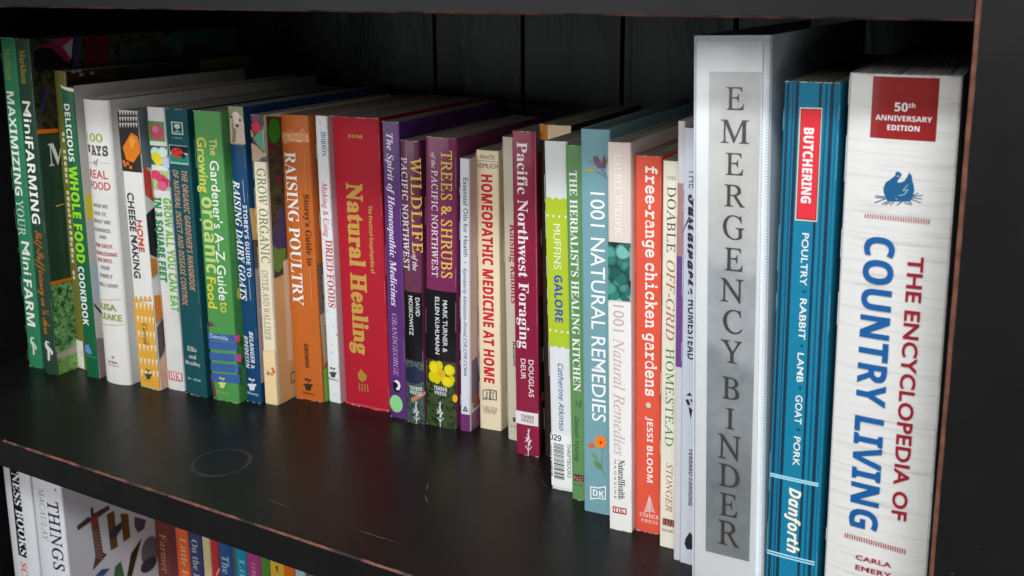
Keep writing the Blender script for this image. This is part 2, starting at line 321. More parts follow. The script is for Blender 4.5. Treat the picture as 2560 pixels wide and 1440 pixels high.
 's':[107,[56,-4,-11,2,-13,4,-5,1,-5,-1,-3,-5,-6,0,0,42,7,0,5,-14,7,-10,10,-7,10,-2,8,1,7,3,3,5,2,7,-4,9,-10,8,-18,9,-12,7,-8,8,-5,9,-1,10,2,14,8,12,12,8,17,3,9,-1,12,-3,3,-1,2,0,4,1,3,4,5,0,0,-36,-6,0,-5,11,-7,9,-8,5,-9,2,-8,-1,-5,-3,-3,-4,-1,-5,4,-10,12,-8,16,-8,11,-7,8,-8,4,-9,2,-12,-3,-16,-8,-12,-13,-8]],
 't':[85,[46,-4,-13,2,-8,6,-5,9,-2,14,0,77,-10,0,0,8,25,25,15,21,6,0,0,-42,23,0,0,-12,-23,0,0,-73,2,-12,2,-3,4,-1,8,3,7,10,6,-3,-15,-21]],
 'u':[140,[49,-4,-15,3,-10,7,-5,13,-2,17,0,56,-2,13,-4,3,-7,2,0,6,49,0,0,-88,3,-11,4,-3,6,-1,10,3,9,9,0,67,-3,14,-4,2,-7,2,0,6,50,0,0,-90,2,-11,11,-4,0,-6,-22,-2,-27,-7,0,19,-7,-8,-9,-6,-10,-3]],
 'w':[162,[46,-4,-40,103,-4,7,-6,3,0,7,56,0,0,-7,-7,-1,-2,-5,0,-4,2,-5,17,-47,17,41,-4,11,-4,8,-9,3,0,6,58,0,0,-7,-7,-2,-3,-4,0,-3,1,-2,14,-45,17,42,2,8,-3,5,-8,2,0,6,33,0,0,-6,-8,-4,-5,-10,-40,-100,-5,0,-25,77,-31,-77]],
 'x':[119,[2,0,0,6,11,5,10,10,23,30,-30,47,-7,8,-7,3,0,7,61,0,0,-6,-8,-2,-3,-4,4,-7,12,-20,15,19,4,8,-2,4,-10,2,0,6,41,0,0,-6,-11,-5,-10,-10,-21,-26,35,-55,4,-6,6,-2,0,-6,-61,0,0,6,8,1,3,4,-4,11,-14,21,-15,-20,-4,-10,2,-6,9,-1,1,0,0,-6]],
 'y':[112,[20,-52,-9,1,-7,4,-5,7,-2,9,2,6,3,5,5,4,6,1,11,-3,3,-5,1,-5,0,-2,0,-3,1,-3,3,-1,5,3,6,6,5,12,4,14,-38,95,-5,9,-3,5,-7,2,-1,0,0,7,62,0,0,-7,-9,-1,-3,-6,0,-3,2,-3,19,-52,17,46,2,7,1,5,-4,6,-9,1,0,7,36,0,0,-7,-5,-1,-4,-3,-6,-15,-37,-99,-12,-27,-6,-8,-6,-5]],
 },
 'B': {
 '!':[68,[20,136,1,-27,7,-43,2,-12,4,-4,4,4,2,12,6,43,2,27,-4,28,-10,9,-11,-9],[34,28,-11,-5,-4,-10,4,-11,11,-4,11,4,4,11,-4,10]],
 "'":[47,[18,116,11,0,6,34,0,29,-22,0,0,-29]],
 ',':[55,[15,-30,16,9,10,13,3,15,-5,17,-13,7,-10,-4,-4,-11,3,-9,9,-4,-1,-15,-8,-13]],
 '0':[143,[71,-3,-28,7,-19,18,-11,29,-4,38,2,27,4,23,8,18,12,13,16,8,20,3,28,-6,20,-18,11,-29,4,-39,-2,-26,-4,-23,-8,-18,-12,-13,-16,-9],[71,28,12,4,8,11,4,19,1,27,-1,27,-4,19,-8,12,-12,4,-12,-4,-7,-12,-4,-19,-1,-27,1,-26,4,-20,7,-11]],
 '1':[143,[66,0,0,103,0,17,1,19,-6,-6,-7,-6,-21,-17,-18,23,57,46,31,0,0,-179]],
 '2':[143,[10,0,0,26,45,46,22,23,12,17,3,16,-1,10,-5,6,-7,4,-8,2,-11,-2,-9,-3,-21,-14,-20,25,16,12,20,9,27,4,17,-2,13,-4,12,-8,8,-10,5,-11,2,-13,-2,-14,-4,-13,-17,-24,-27,-27,-23,-21,0,-2,78,0,0,-32]],
 '3':[143,[61,-3,-27,3,-24,7,0,32,24,-8,23,-3,17,1,11,6,6,8,3,11,-4,13,-5,4,-8,4,-26,2,-14,0,0,29,14,0,25,3,7,4,5,5,3,12,-2,9,-4,6,-8,4,-12,2,-12,-2,-10,-3,-16,-8,-17,26,24,12,16,4,18,1,25,-3,19,-8,12,-14,4,-17,-3,-17,-8,-13,-13,-9,-15,-6,0,-1,19,-4,14,-9,8,-12,3,-16,-2,-15,-6,-13,-9,-11,-14,-8,-18,-6]],
 '5':[143,[60,-3,-26,3,-22,7,0,33,23,-8,24,-4,15,2,11,5,6,9,3,13,-4,15,-12,9,-20,3,-15,-2,-12,-2,-15,8,7,91,96,0,0,-32,-63,0,-4,-35,9,1,14,1,15,-2,14,-4,11,-8,9,-10,6,-14,2,-16,-5,-26,-13,-20,-23,-12]],
 '9':[143,[45,-3,-13,1,-11,1,0,31,10,-2,11,-1,20,2,14,5,11,9,7,11,3,13,2,16,-1,0,-14,-15,-11,-5,-15,-1,-20,4,-16,11,-11,18,-3,24,4,25,12,20,20,12,25,5,17,-3,16,-6,13,-10,10,-16,7,-19,2,-25,-2,-30,-8,-29,-7,-12,-9,-11,-11,-10,-15,-7,-17,-4],[69,91,14,4,10,9,4,12,-3,16,-9,13,-7,4,-8,1,-10,-2,-8,-5,-6,-10,-1,-14,1,-12,5,-8,7,-6]],
 'A':[173,[0,0,63,179,46,0,64,-179,-41,0,-13,43,-65,0,-13,-43],[63,74,47,0,-13,42,-4,11,-3,13,-4,12,-3,-13,-4,-14,-3,-9]],
 'B':[168,[23,0,0,179,55,0,31,-3,23,-7,14,-14,4,-22,-2,-14,-5,-11,-9,-9,-11,-4,0,-1,16,-7,7,-5,5,-8,3,-10,1,-12,-5,-22,-13,-16,-20,-11,-28,-3],[60,108,22,0,14,1,9,4,5,6,2,9,-2,9,-6,6,-10,3,-14,2,-20,0],[60,31,25,0,14,2,10,5,5,8,2,10,-2,9,-5,7,-10,4,-15,2,-24,0]],
 'C':[159,[95,-3,-25,3,-21,9,-15,14,-11,18,-6,22,-2,26,2,25,7,23,12,18,17,14,20,9,25,3,27,-3,26,-9,-13,-31,-20,8,-20,4,-19,-5,-14,-12,-9,-19,-2,-25,2,-26,8,-18,14,-12,20,-4,22,3,24,7,0,-32,-23,-7]],
 'D':[185,[23,0,0,179,56,0,26,-3,22,-7,18,-13,14,-17,9,-22,3,-26,-7,-40,-19,-28,-31,-17,-41,-6],[60,31,17,0,30,7,18,19,6,33,-3,26,-10,18,-16,10,-21,4,-21,0]],
 'E':[140,[23,0,0,179,102,0,0,-31,-65,0,0,-40,61,0,0,-31,-61,0,0,-46,65,0,0,-31]],
 'F':[137,[23,0,0,179,102,0,0,-31,-65,0,0,-46,60,0,0,-31,-60,0,0,-71]],
 'G':[181,[98,-3,-36,6,-26,18,-16,29,-5,40,2,26,8,22,14,18,18,14,23,8,28,3,28,-3,25,-8,-13,-30,-18,7,-22,3,-16,-2,-13,-6,-11,-9,-8,-12,-5,-15,-1,-17,1,-17,3,-14,6,-12,9,-9,12,-6,15,-2,14,1,10,2,0,37,-34,0,0,31,71,0,0,-92,-29,-8]],
 'H':[191,[23,0,0,179,37,0,0,-70,71,0,0,70,38,0,0,-179,-38,0,0,77,-71,0,0,-77]],
 'I':[97,[8,0,0,22,22,10,0,115,-22,10,0,22,81,0,0,-22,-21,-10,0,-115,21,-10,0,-22]],
 'J':[83,[4,-53,-13,1,-10,2,0,32,9,-2,9,-1,12,3,5,3,4,6,3,20,0,168,37,0,0,-167,-2,-21,-5,-17,-8,-12,-12,-8,-13,-5]],
 'K':[166,[23,0,0,179,37,0,0,-82,8,10,7,11,49,61,42,0,-63,-79,63,-100,-43,0,-47,75,-16,-11,0,-64]],
 'L':[141,[23,0,0,179,37,0,0,-148,73,0,0,-31]],
 'M':[236,[23,0,0,179,51,0,42,-137,1,0,45,137,51,0,0,-179,-35,0,0,85,0,19,1,21,1,15,-1,0,-46,-140,-35,0,-43,140,-1,0,1,-15,1,-21,0,-21,0,-83]],
 'N':[203,[23,0,0,179,47,0,78,-134,1,0,-2,25,0,24,0,85,34,0,0,-179,-48,0,-78,135,-1,0,2,-25,0,-26,0,-84]],
 'O':[199,[100,-3,-27,3,-21,9,-17,14,-11,18,-7,23,-2,26,2,26,7,22,11,18,17,14,21,8,27,3,26,-3,22,-8,16,-14,11,-18,7,-23,3,-25,-3,-26,-7,-23,-11,-18,-16,-14,-22,-9],[100,29,20,4,14,12,8,19,3,26,-3,25,-8,19,-14,12,-20,4,-21,-4,-14,-12,-8,-19,-3,-25,3,-26,8,-19,14,-12]],
 'P':[157,[23,0,0,179,57,0,29,-4,21,-11,12,-18,4,-23,-2,-15,-5,-14,-8,-13,-13,-9,-18,-6,-23,-2,-17,0,0,-64],[60,95,13,0,14,1,11,5,7,8,3,13,-4,14,-10,9,-16,3,-18,0]],
 'Q':[199,[135,-43,-33,40,-2,0,-27,3,-21,9,-17,14,-11,18,-7,23,-2,26,2,26,7,22,11,18,17,14,21,8,27,3,26,-3,22,-8,16,-14,11,-18,7,-23,3,-25,-3,-28,-8,-24,-14,-19,-19,-13,43,-49],[100,29,20,4,14,12,8,19,3,26,-3,25,-8,19,-14,12,-20,4,-21,-4,-14,-12,-8,-19,-3,-25,3,-26,8,-19,14,-12]],
 'R':[165,[23,0,0,179,52,0,31,-4,22,-10,13,-16,5,-24,-1,-11,-4,-10,-12,-16,-16,-10,52,-78,-42,0,-42,69,-21,0,0,-69],[60,99,13,0,16,2,10,5,6,7,3,11,-3,11,-6,7,-11,4,-16,2,-12,0]],
 'S':[138,[62,-3,-27,3,-23,8,0,36,26,-11,13,-3,14,-1,12,1,8,4,4,6,2,8,-3,9,-7,7,-25,13,-13,7,-14,10,-11,15,-3,10,-1,11,4,22,12,16,19,10,25,3,27,-3,26,-9,-12,-30,-22,8,-20,3,-10,-2,-7,-3,-4,-6,-1,-7,2,-9,6,-6,25,-14,24,-13,8,-8,7,-9,3,-11,2,-12,-5,-22,-12,-16,-21,-11]],
 'T':[145,[54,0,0,147,-49,0,0,32,135,0,0,-32,-49,0,0,-147]],
 'U':[189,[94,-3,-32,5,-22,14,-14,21,-5,27,0,115,38,0,0,-110,2,-18,7,-13,11,-6,16,-3,16,3,11,7,6,13,2,18,0,109,38,0,0,-116,-2,-18,-6,-15,-11,-14,-14,-10,-18,-6]],
 'V':[163,[61,0,-61,179,38,0,34,-107,3,-10,4,-15,2,-14,3,14,4,15,3,10,33,107,39,0,-61,-179]],
 'W':[242,[46,0,-46,179,37,0,23,-98,3,-14,4,-18,2,-15,2,15,3,17,3,13,26,100,36,0,26,-100,3,-13,3,-17,2,-15,2,15,4,18,3,14,23,98,37,0,-46,-179,-43,0,-24,94,-2,8,-2,12,-3,12,-1,10,-2,-10,-2,-12,-2,-12,-2,-8,-24,-94]],
 'X':[167,[0,0,59,92,-55,87,42,0,38,-65,38,65,41,0,-56,-89,60,-90,-43,0,-42,68,-41,-68]],
 'Y':[156,[59,0,0,68,-59,111,41,0,37,-74,37,74,41,0,-59,-109,0,-70]],
 'Z':[145,[6,0,0,25,86,122,-84,0,0,32,129,0,0,-25,-86,-123,88,0,0,-31]],
 'a':[151,[53,-3,-17,3,-13,8,-9,14,-3,19,3,19,12,13,19,8,27,3,23,1,0,6,-1,9,-4,7,-7,4,-9,1,-19,-3,-19,-7,-13,25,25,9,28,3,24,-3,18,-9,11,-15,3,-21,0,-91,-26,0,-7,19,-1,0,-9,-10,-9,-6,-12,-4],[67,25,11,2,9,5,6,8,2,12,0,11,-14,0,-16,-2,-9,-5,-5,-7,-2,-8,1,-8,4,-5]],
 'c':[128,[75,-3,-27,5,-20,12,-13,22,-4,32,2,22,7,18,10,14,13,10,17,5,18,2,25,-3,18,-6,-11,-29,-17,6,-15,2,-16,-5,-10,-13,-3,-23,2,-18,6,-12,9,-8,12,-2,21,3,18,9,0,-32,-18,-8]],
 'd':[158,[63,-3,-21,5,-16,13,-11,22,-4,31,4,31,11,22,17,14,21,4,13,-1,11,-5,9,-6,6,-8,1,0,-1,12,-1,15,0,44,37,0,0,-190,-29,0,-7,18,-1,0,-15,-15,-11,-4],[76,27,13,3,9,6,4,12,2,16,0,4,-2,17,-4,13,-9,8,-14,3,-11,-3,-8,-8,-5,-13,-2,-17,2,-18,5,-13,8,-7]],
 'e':[148,[81,-3,-19,2,-17,6,-14,10,-11,13,-6,18,-3,21,2,22,6,18,10,14,13,10,16,6,18,2,25,-4,20,-12,12,-20,4,-26,0,-18,-88,0,3,-14,6,-11,11,-6,14,-3,24,3,22,8,0,-29,-21,-7],[50,84,52,0,-2,11,-4,9,-8,6,-12,3,-10,-2,-8,-5,-6,-9]],
 'f':[97,[26,0,0,109,-21,0,0,18,21,10,0,10,1,15,4,12,8,8,9,5,12,3,14,1,20,-1,14,-4,-9,-28,-10,3,-11,1,-7,-1,-5,-4,-3,-12,0,-8,32,0,0,-28,-32,0,0,-109]],
 'g':[158,[71,-60,-27,2,-24,6,0,30,25,-8,28,-3,16,4,9,10,4,17,0,3,0,9,1,8,-1,0,-8,-10,-9,-6,-11,-3,-11,-2,-22,5,-16,14,-10,22,-4,30,4,30,10,22,17,14,22,5,22,-5,17,-15,1,0,3,18,32,0,0,-137,-5,-26,-12,-19,-22,-11],[76,27,12,2,9,6,5,11,2,17,0,5,-2,19,-5,12,-9,7,-12,3,-15,-5,-9,-14,-3,-22,3,-23,9,-14]],
 'h':[164,[20,0,0,190,37,0,0,-39,-1,-19,-1,-13,2,0,7,9,10,6,11,4,12,1,20,-3,15,-9,10,-15,4,-23,0,-89,-38,0,0,80,-2,16,-8,10,-12,3,-14,-3,-9,-8,-5,-15,-1,-19,0,-64]],
 'i':[76,[38,154,-8,1,-6,3,-5,5,-1,9,1,9,5,5,14,4,15,-4,4,-5,2,-9,-2,-9,-4,-5],[20,0,0,137,37,0,0,-137]],
 'l':[76,[20,0,0,190,37,0,0,-190]],
 'n':[164,[20,0,0,137,28,0,5,-18,2,0,8,9,10,6,12,4,12,1,20,-3,15,-9,10,-15,4,-23,0,-89,-38,0,0,80,-1,13,-4,9,-7,5,-10,2,-14,-3,-9,-8,-5,-15,-1,-19,0,-64]],
 'o':[155,[77,-3,-18,3,-16,6,-13,10,-10,14,-7,17,-2,22,5,30,13,22,21,13,28,5,18,-2,16,-6,13,-10,10,-14,6,-18,3,-20,-5,-31,-13,-22,-21,-14],[78,28,12,2,9,8,5,13,2,18,-2,17,-5,13,-9,7,-13,3,-12,-3,-9,-7,-5,-13,-2,-17,2,-18,5,-13,9,-8]],
 'p':[158,[20,-60,0,197,30,0,5,-18,2,0,15,14,10,5,14,1,20,-4,17,-14,10,-22,4,-30,-4,-31,-11,-22,-17,-14,-20,-5,-14,2,-10,4,-14,12,-2,0,2,-20,0,-55],[84,28,11,2,8,8,4,13,2,18,-3,22,-8,14,-14,4,-13,-2,-8,-7,-4,-11,-2,-16,0,-4,1,-18,5,-13,8,-8]],
 'r':[114,[20,0,0,137,28,0,5,-23,2,0,7,9,10,9,11,5,13,2,6,0,6,-1,-2,-35,-6,1,-5,0,-19,-3,-8,-5,-6,-6,-4,-9,-1,-11,0,-70]],
 't':[109,[66,-3,-22,5,-8,5,-7,8,-4,12,-1,16,0,66,-18,0,0,15,20,13,11,29,24,0,0,-29,38,0,0,-28,-38,0,0,-66,1,-7,3,-5,5,-3,7,-1,12,2,12,3,0,-28,-15,-5]],
 'x':[144,[1,0,47,70,-44,67,42,0,26,-44,27,44,42,0,-44,-67,46,-70,-42,0,-29,47,-28,-47]],
 'y':[142,[28,-60,-11,1,-8,1,0,29,6,-1,8,0,11,2,8,5,6,8,4,9,2,7,-54,136,41,0,26,-77,3,-12,1,-12,1,0,2,12,3,12,25,77,40,0,-57,-155,-10,-18,-13,-13,-16,-8]],
 },
 'LU': {
 '&':[156,[102,85,-4,-15,-7,-13,-32,28,19,22,1,23,-10,19,-18,13,-23,5,-22,-5,-11,-13,0,-21,11,-21,18,-18,-17,-15,-10,-17,0,-19,11,-20,20,-15,23,-5,23,5,24,20,26,-23,31,0,-45,40,11,23,5,22],[79,40,-15,-14,-17,-6,-15,6,-10,12,3,18,17,16],[18,130,2,12,12,5,16,-6,8,-12,0,-13,-15,-15,-14,13]],
 'A':[173,[-32,0,0,5,15,4,12,12,27,47,65,109,5,0,34,-155,3,-8,5,-5,18,-4,0,-5,-70,0,0,5,2,0,10,1,5,4,1,7,-1,12,-7,30,-58,0,-5,-3,-13,-22,-7,-13,-1,-8,2,-4,4,-2,14,-2,0,-5],[36,68,54,0,-15,69]],
 'B':[163,[-13,0,0,5,2,0,10,1,6,4,3,7,1,10,1,116,-2,13,-2,6,-4,3,-15,3,0,5,63,0,33,-4,23,-13,11,-20,0,-18,-10,-14,-21,-10,26,-15,14,-25,2,-15,-4,-14,-9,-10,-13,-8,-17,-5,-21,-2],[47,96,23,3,15,8,7,13,-1,17,-8,15,-13,9,-18,4,-11,-1,-5,-4,-1,-7,0,-17,0,-36,3,-3],[55,8,23,3,14,10,7,15,-2,21,-6,14,-10,10,-14,5,-18,2,-11,0,-3,-2,-1,-3,0,-56,0,-5,1,-6,2,-4,4,-3]],
 'C':[175,[82,-4,-21,2,-19,7,-17,10,-14,14,-11,17,-8,21,-3,18,1,18,5,17,8,16,10,14,13,11,22,12,26,4,16,-2,19,-5,7,-1,5,1,2,5,5,0,3,-51,-5,0,-1,4,-1,4,-6,15,-10,12,-14,7,-16,3,-15,-3,-13,-6,-12,-10,-9,-12,-7,-16,-3,-17,0,-20,3,-20,10,-24,14,-19,19,-11,21,-4,21,3,17,11,15,17,5,-4,-11,-17,-14,-11,-17,-7]],
 'D':[189,[-13,0,0,5,1,0,10,1,6,4,3,6,1,11,2,116,-2,13,-2,5,-4,4,-16,3,1,5,66,0,24,-2,21,-7,19,-10,15,-14,12,-18,8,-21,3,-19,-1,-19,-6,-17,-10,-16,-13,-12,-17,-10,-21,-6,-25,-2],[61,8,20,2,15,6,12,10,9,13,6,14,2,17,0,18,-4,19,-10,25,-15,18,-20,11,-24,4,-12,-2,-5,-5,-1,-14,-1,-111,1,-15,3,-5,5,-2,8,-2]],
 'E':[169,[-13,0,0,5,1,0,10,1,6,3,3,7,1,11,2,116,-2,13,-2,5,-4,4,-15,3,0,5,132,0,2,-37,-4,0,0,1,-8,17,-5,5,-7,3,-25,3,-21,0,-11,-2,-4,-4,-1,-11,-1,-51,21,0,16,1,10,5,5,7,2,11,5,0,-2,-61,-4,0,-2,10,-5,12,-8,5,-15,1,-23,0,0,-57,0,-8,0,-5,3,-5,4,-2,14,-2,17,0,16,1,13,3,11,5,8,7,7,10,4,13,5,0,-5,-48]],
 'F':[151,[-12,0,1,5,1,0,12,2,6,6,2,14,1,116,-1,13,-3,5,-4,4,-15,3,0,5,124,0,3,-41,-5,0,-1,2,0,3,-5,13,-8,8,-10,5,-14,1,-20,0,-13,-2,-2,-6,-1,-17,1,-43,14,0,19,2,7,3,4,5,5,15,5,0,0,-63,-5,0,-1,6,-1,7,-4,8,-4,5,-8,3,-12,1,-19,0,0,-62,0,-5,0,-5,3,-5,5,-4,17,-2,0,-5]],
 'G':[202,[92,-4,-23,2,-22,7,-19,11,-16,14,-12,17,-7,20,-3,19,1,18,4,17,7,16,11,13,12,12,23,11,28,4,17,-2,17,-4,13,-5,7,-1,8,2,4,8,4,0,2,-53,-4,0,-10,19,-15,15,-18,9,-22,4,-21,-4,-17,-11,-12,-18,-8,-22,-2,-25,4,-24,10,-26,16,-19,21,-12,24,-4,12,1,10,5,7,6,3,8,-1,35,0,5,0,5,-3,5,-5,3,-18,3,0,5,72,0,0,-5,-14,-3,-5,-7,-1,-6,0,-10,1,-41,-28,-13]],
 'H':[194,[-13,0,0,5,1,0,12,2,7,6,1,14,2,116,-2,13,-2,5,-4,4,-15,3,0,5,69,0,0,-5,-1,0,-10,-1,-6,-3,-3,-7,-1,-12,-1,-39,1,-5,2,-4,7,0,64,0,6,1,1,4,1,41,-2,13,-2,5,-4,4,-16,3,1,5,69,0,-1,-5,-2,0,-9,-1,-5,-4,-4,-6,-1,-11,0,-116,0,-8,0,-5,3,-6,4,-3,15,-3,1,-5,-69,0,-1,5,1,0,13,2,6,6,1,14,1,52,0,2,-1,2,-2,3,-7,1,-64,0,-5,-1,-2,-4,0,-52,0,-8,0,-5,3,-6,4,-3,15,-3,1,-5]],
 'I':[91,[-12,0,1,5,1,0,12,2,6,6,2,14,1,116,-1,13,-3,5,-4,4,-15,3,0,5,70,0,0,-5,-2,0,-10,-1,-5,-4,-3,-6,-1,-11,-1,-116,1,-13,2,-6,4,-3,15,-3,1,-5]],
 'K':[169,[-13,0,0,5,1,0,12,2,7,6,1,14,2,116,-2,13,-2,5,-4,4,-15,3,0,5,68,0,0,-5,-2,0,-9,-1,-5,-3,-3,-6,-1,-11,-1,-48,0,-2,0,-2,3,-2,2,1,49,50,8,10,2,8,-5,4,-10,2,-2,0,0,5,61,0,-1,-5,-1,0,-10,-2,-11,-7,-28,-27,-34,-34,69,-72,18,-16,9,-4,9,-1,0,-5,-74,0,0,5,2,0,11,2,3,3,-1,4,-3,7,-8,9,-52,55,-3,2,-3,-3,0,-56,1,-11,2,-6,5,-3,17,-3,0,-5]],
 'L':[167,[-9,0,0,5,1,0,10,1,6,4,3,6,1,11,1,116,0,8,-1,5,-2,5,-5,4,-15,3,0,5,69,0,-1,-5,-9,-1,-6,-3,-3,-7,-2,-11,0,-112,0,-10,0,-5,2,-5,4,-3,15,-2,18,0,31,3,10,5,7,7,6,11,5,14,5,0,-4,-49]],
 'M':[219,[-14,0,1,5,12,2,7,6,2,14,2,116,-1,13,-2,5,-5,4,-15,3,0,5,47,0,53,-133,53,133,47,0,0,-5,-2,0,-9,-1,-6,-4,-3,-6,-1,-11,-1,-116,0,-8,1,-5,3,-6,4,-3,15,-3,0,-5,-68,0,0,4,12,3,6,7,2,17,1,115,-59,-146,-4,0,-58,146,-1,-108,1,-20,3,-6,4,-4,16,-3,0,-5]],
 'N':[186,[127,-4,-106,143,-1,-108,0,-9,1,-6,3,-5,4,-3,16,-3,0,-5,-57,0,0,5,10,1,7,3,3,7,1,11,2,119,0,3,0,3,-8,11,-6,4,-8,1,-1,0,0,5,36,0,98,-133,1,102,0,9,-1,6,-3,5,-4,4,-16,2,0,5,57,0,-1,-5,-12,-2,-7,-6,-2,-14,-1,-150]],
 'O':[192,[75,-4,-19,2,-18,6,-16,9,-13,13,-10,16,-7,18,-3,17,1,17,3,16,6,16,8,14,10,12,12,10,13,8,15,5,16,2,19,-2,18,-6,15,-10,13,-13,10,-15,7,-18,3,-29,-6,-27,-11,-25,-18,-20,-21,-12],[74,4,12,2,11,5,9,8,8,11,11,27,3,33,-4,33,-8,20,-11,15,-13,8,-17,3,-13,-2,-11,-6,-11,-9,-8,-13,-7,-15,-4,-17,-2,-28,4,-28,8,-20,11,-15,15,-9]],
 'P':[150,[-13,0,0,5,2,0,9,1,6,3,3,7,1,11,2,116,-2,13,-2,6,-4,3,-15,3,0,5,68,0,30,-4,21,-13,11,-22,2,-14,-4,-12,-7,-11,-12,-8,-16,-5,-19,-1,-23,0,-3,-1,-1,-2,0,-56,0,-3,1,-4,2,-6,5,-3,18,-3,0,-5],[48,90,22,3,14,9,6,15,-1,19,-6,13,-8,9,-12,6,-15,2,-10,-3,-3,-12,-1,-53,1,-4,3,-3]],
 'R':[168,[-13,0,0,5,2,0,10,1,6,4,3,7,1,10,1,116,-2,13,-2,6,-4,3,-15,3,0,5,73,0,23,-2,19,-8,13,-12,7,-15,0,-22,-12,-16,-25,-10,37,-56,17,-20,7,-5,9,-2,1,0,0,-5,-39,0,-57,85,-5,0,-12,0,-9,1,0,-53,1,-16,3,-6,4,-4,14,-2,3,0,0,-5],[51,93,22,3,15,8,7,14,-1,17,-8,17,-15,9,-20,4,-10,-1,-5,-5,-1,-11,-1,-54,8,-1]],
 'S':[137,[58,-4,-17,2,-20,6,-4,1,-3,0,-5,-2,-3,-6,-4,0,-7,57,5,1,9,-22,12,-16,15,-10,17,-3,9,1,7,4,6,5,3,7,1,9,-1,9,-7,13,-11,13,-11,10,-14,11,-26,25,-6,10,-4,11,-2,12,2,11,5,9,8,7,11,4,14,2,11,-1,11,-2,9,-3,4,-1,6,2,2,4,5,0,5,-51,-4,0,-7,19,-10,14,-12,8,-15,3,-11,-2,-8,-6,-3,-9,1,-12,9,-15,17,-17,14,-12,15,-12,15,-17,9,-20,2,-14,-3,-12,-5,-10,-9,-8,-12,-5]],
 'T':[156,[19,0,-1,5,2,0,14,2,4,3,3,5,2,18,2,122,-1,5,-2,3,-6,1,-6,0,-25,-3,-8,-5,-5,-6,-4,-19,-6,1,1,41,144,0,3,-43,-5,0,-1,4,-1,4,-5,12,-6,8,-11,5,-15,1,-10,0,-5,-1,-1,-5,-2,-123,2,-19,2,-5,5,-4,17,-2,3,0,0,-5]],
 'U':[183,[75,-4,-23,3,-20,10,-15,14,-9,19,-2,26,1,76,-1,12,-3,6,-4,3,-17,3,0,5,73,0,0,-5,-3,0,-10,-1,-6,-5,-3,-8,-1,-12,0,-70,2,-31,6,-14,9,-10,13,-6,16,-2,13,1,11,4,8,7,6,9,3,14,1,24,1,64,-2,21,-3,8,-4,4,-17,3,0,5,58,0,1,-5,-4,0,-11,-3,-6,-8,-1,-9,0,-15,-1,-72,-1,-21,-4,-17,-8,-12,-10,-8,-14,-5]],
 'V':[163,[31,-4,-33,151,-4,10,-5,6,-7,4,-9,1,-3,0,0,5,69,0,0,-4,-2,0,-10,-2,-5,-3,-1,-8,2,-12,23,-108,61,104,6,12,1,8,-2,4,-4,3,-14,1,0,5,53,0,0,-5,-1,0,-6,-2,-6,-4,-12,-19,-86,-147]],
 'W':[221,[32,-4,-33,151,-4,10,-5,7,-8,3,-11,2,0,4,69,0,0,-4,-2,0,-10,-2,-5,-3,-1,-8,2,-12,22,-101,39,89,-3,15,-3,10,-5,6,-7,4,-9,1,-2,0,0,5,66,0,0,-5,-13,-2,-3,-3,-1,-5,3,-17,21,-96,38,94,4,12,0,10,-6,5,-14,2,0,5,52,0,1,-5,-1,0,-7,-1,-6,-5,-10,-20,-60,-146,-5,0,-26,120,-53,-120]],
 'Y':[153,[18,0,0,5,16,2,6,6,2,12,1,50,-39,61,-14,20,-13,9,-16,3,0,5,75,0,0,-5,-15,-2,-3,-3,1,-5,2,-6,3,-6,37,-58,28,45,9,16,1,10,-2,4,-5,3,-6,1,-10,1,0,5,60,0,0,-5,-7,-2,-6,-5,-14,-18,-41,-67,-1,-51,0,-5,1,-5,3,-5,5,-3,19,-2,0,-5]],
 'x':[104,[58,-3,-6,1,-5,3,-13,21,-11,23,-11,-25,-10,-17,-6,-4,-7,-1,-9,3,-5,8,1,7,6,3,7,-2,7,-2,4,2,5,7,14,31,-17,36,-8,12,-11,3,-6,0,-5,-1,-1,5,23,5,6,2,5,1,4,-2,4,-5,16,-34,11,24,6,11,5,4,7,1,10,-2,5,-8,-1,-7,-7,-3,-7,2,-3,1,-2,1,-5,-3,-15,-31,17,-34,4,-9,4,-6,3,-4,4,-1,8,5,7,14,5,-4,-13,-23]],
 },
 'S': {
 '&':[156,[124,85,-8,-15,-10,-13,-24,28,23,22,8,23,-6,19,-14,13,-21,5,-23,-5,-16,-13,-5,-21,6,-21,13,-18,-21,-15,-14,-17,-5,-19,6,-20,16,-15,21,-5,25,5,29,20,20,-23,31,0,-34,40,16,23,11,22],[89,40,-18,-14,-18,-6,-15,6,-6,12,7,18,22,16],[52,130,5,12,14,5,13,-6,6,-12,-4,-13,-18,-15,-11,13]],
 "'":[47,[18,116,11,0,6,34,0,29,-22,0,0,-29]],
 '0':[125,[118,85,-7,46,-20,31,-29,11,-28,-11,-20,-31,-6,-46,6,-46,20,-30,28,-11,29,11,20,30],[93,85,-4,-34,-10,-22,-17,-8,-16,8,-10,22,-4,34,4,35,10,22,16,8,17,-8,10,-22]],
 '1':[125,[75,171,-24,0,0,-171,24,0]],
 'A':[167,[91,172,-18,0,-73,-172,25,0,22,50,72,0,23,-50,25,0],[82,134,27,-62,-53,0]],
 'B':[141,[19,0,58,0,34,7,19,17,6,22,-5,20,-14,15,-22,9,0,1,19,14,7,22,-6,21,-17,16,-30,7,-49,0],[43,149,23,0,17,-4,10,-8,3,-12,-4,-15,-12,-9,-20,-3,-17,0],[43,76,30,0,21,-4,12,-9,5,-14,-4,-13,-11,-10,-22,-4,-31,0]],
 'C':[177,[164,159,-31,10,-27,4,-49,-12,-33,-32,-12,-46,10,-38,30,-33,52,-14,35,4,27,11,0,27,-30,-15,-30,-5,-36,9,-24,22,-9,34,9,34,24,23,35,8,29,-4,30,-13]],
 'D':[188,[19,0,67,0,48,12,31,32,11,41,-10,40,-29,32,-52,14,-66,0],[44,149,37,0,39,-9,23,-23,8,-32,-6,-25,-20,-26,-42,-12,-39,0]],
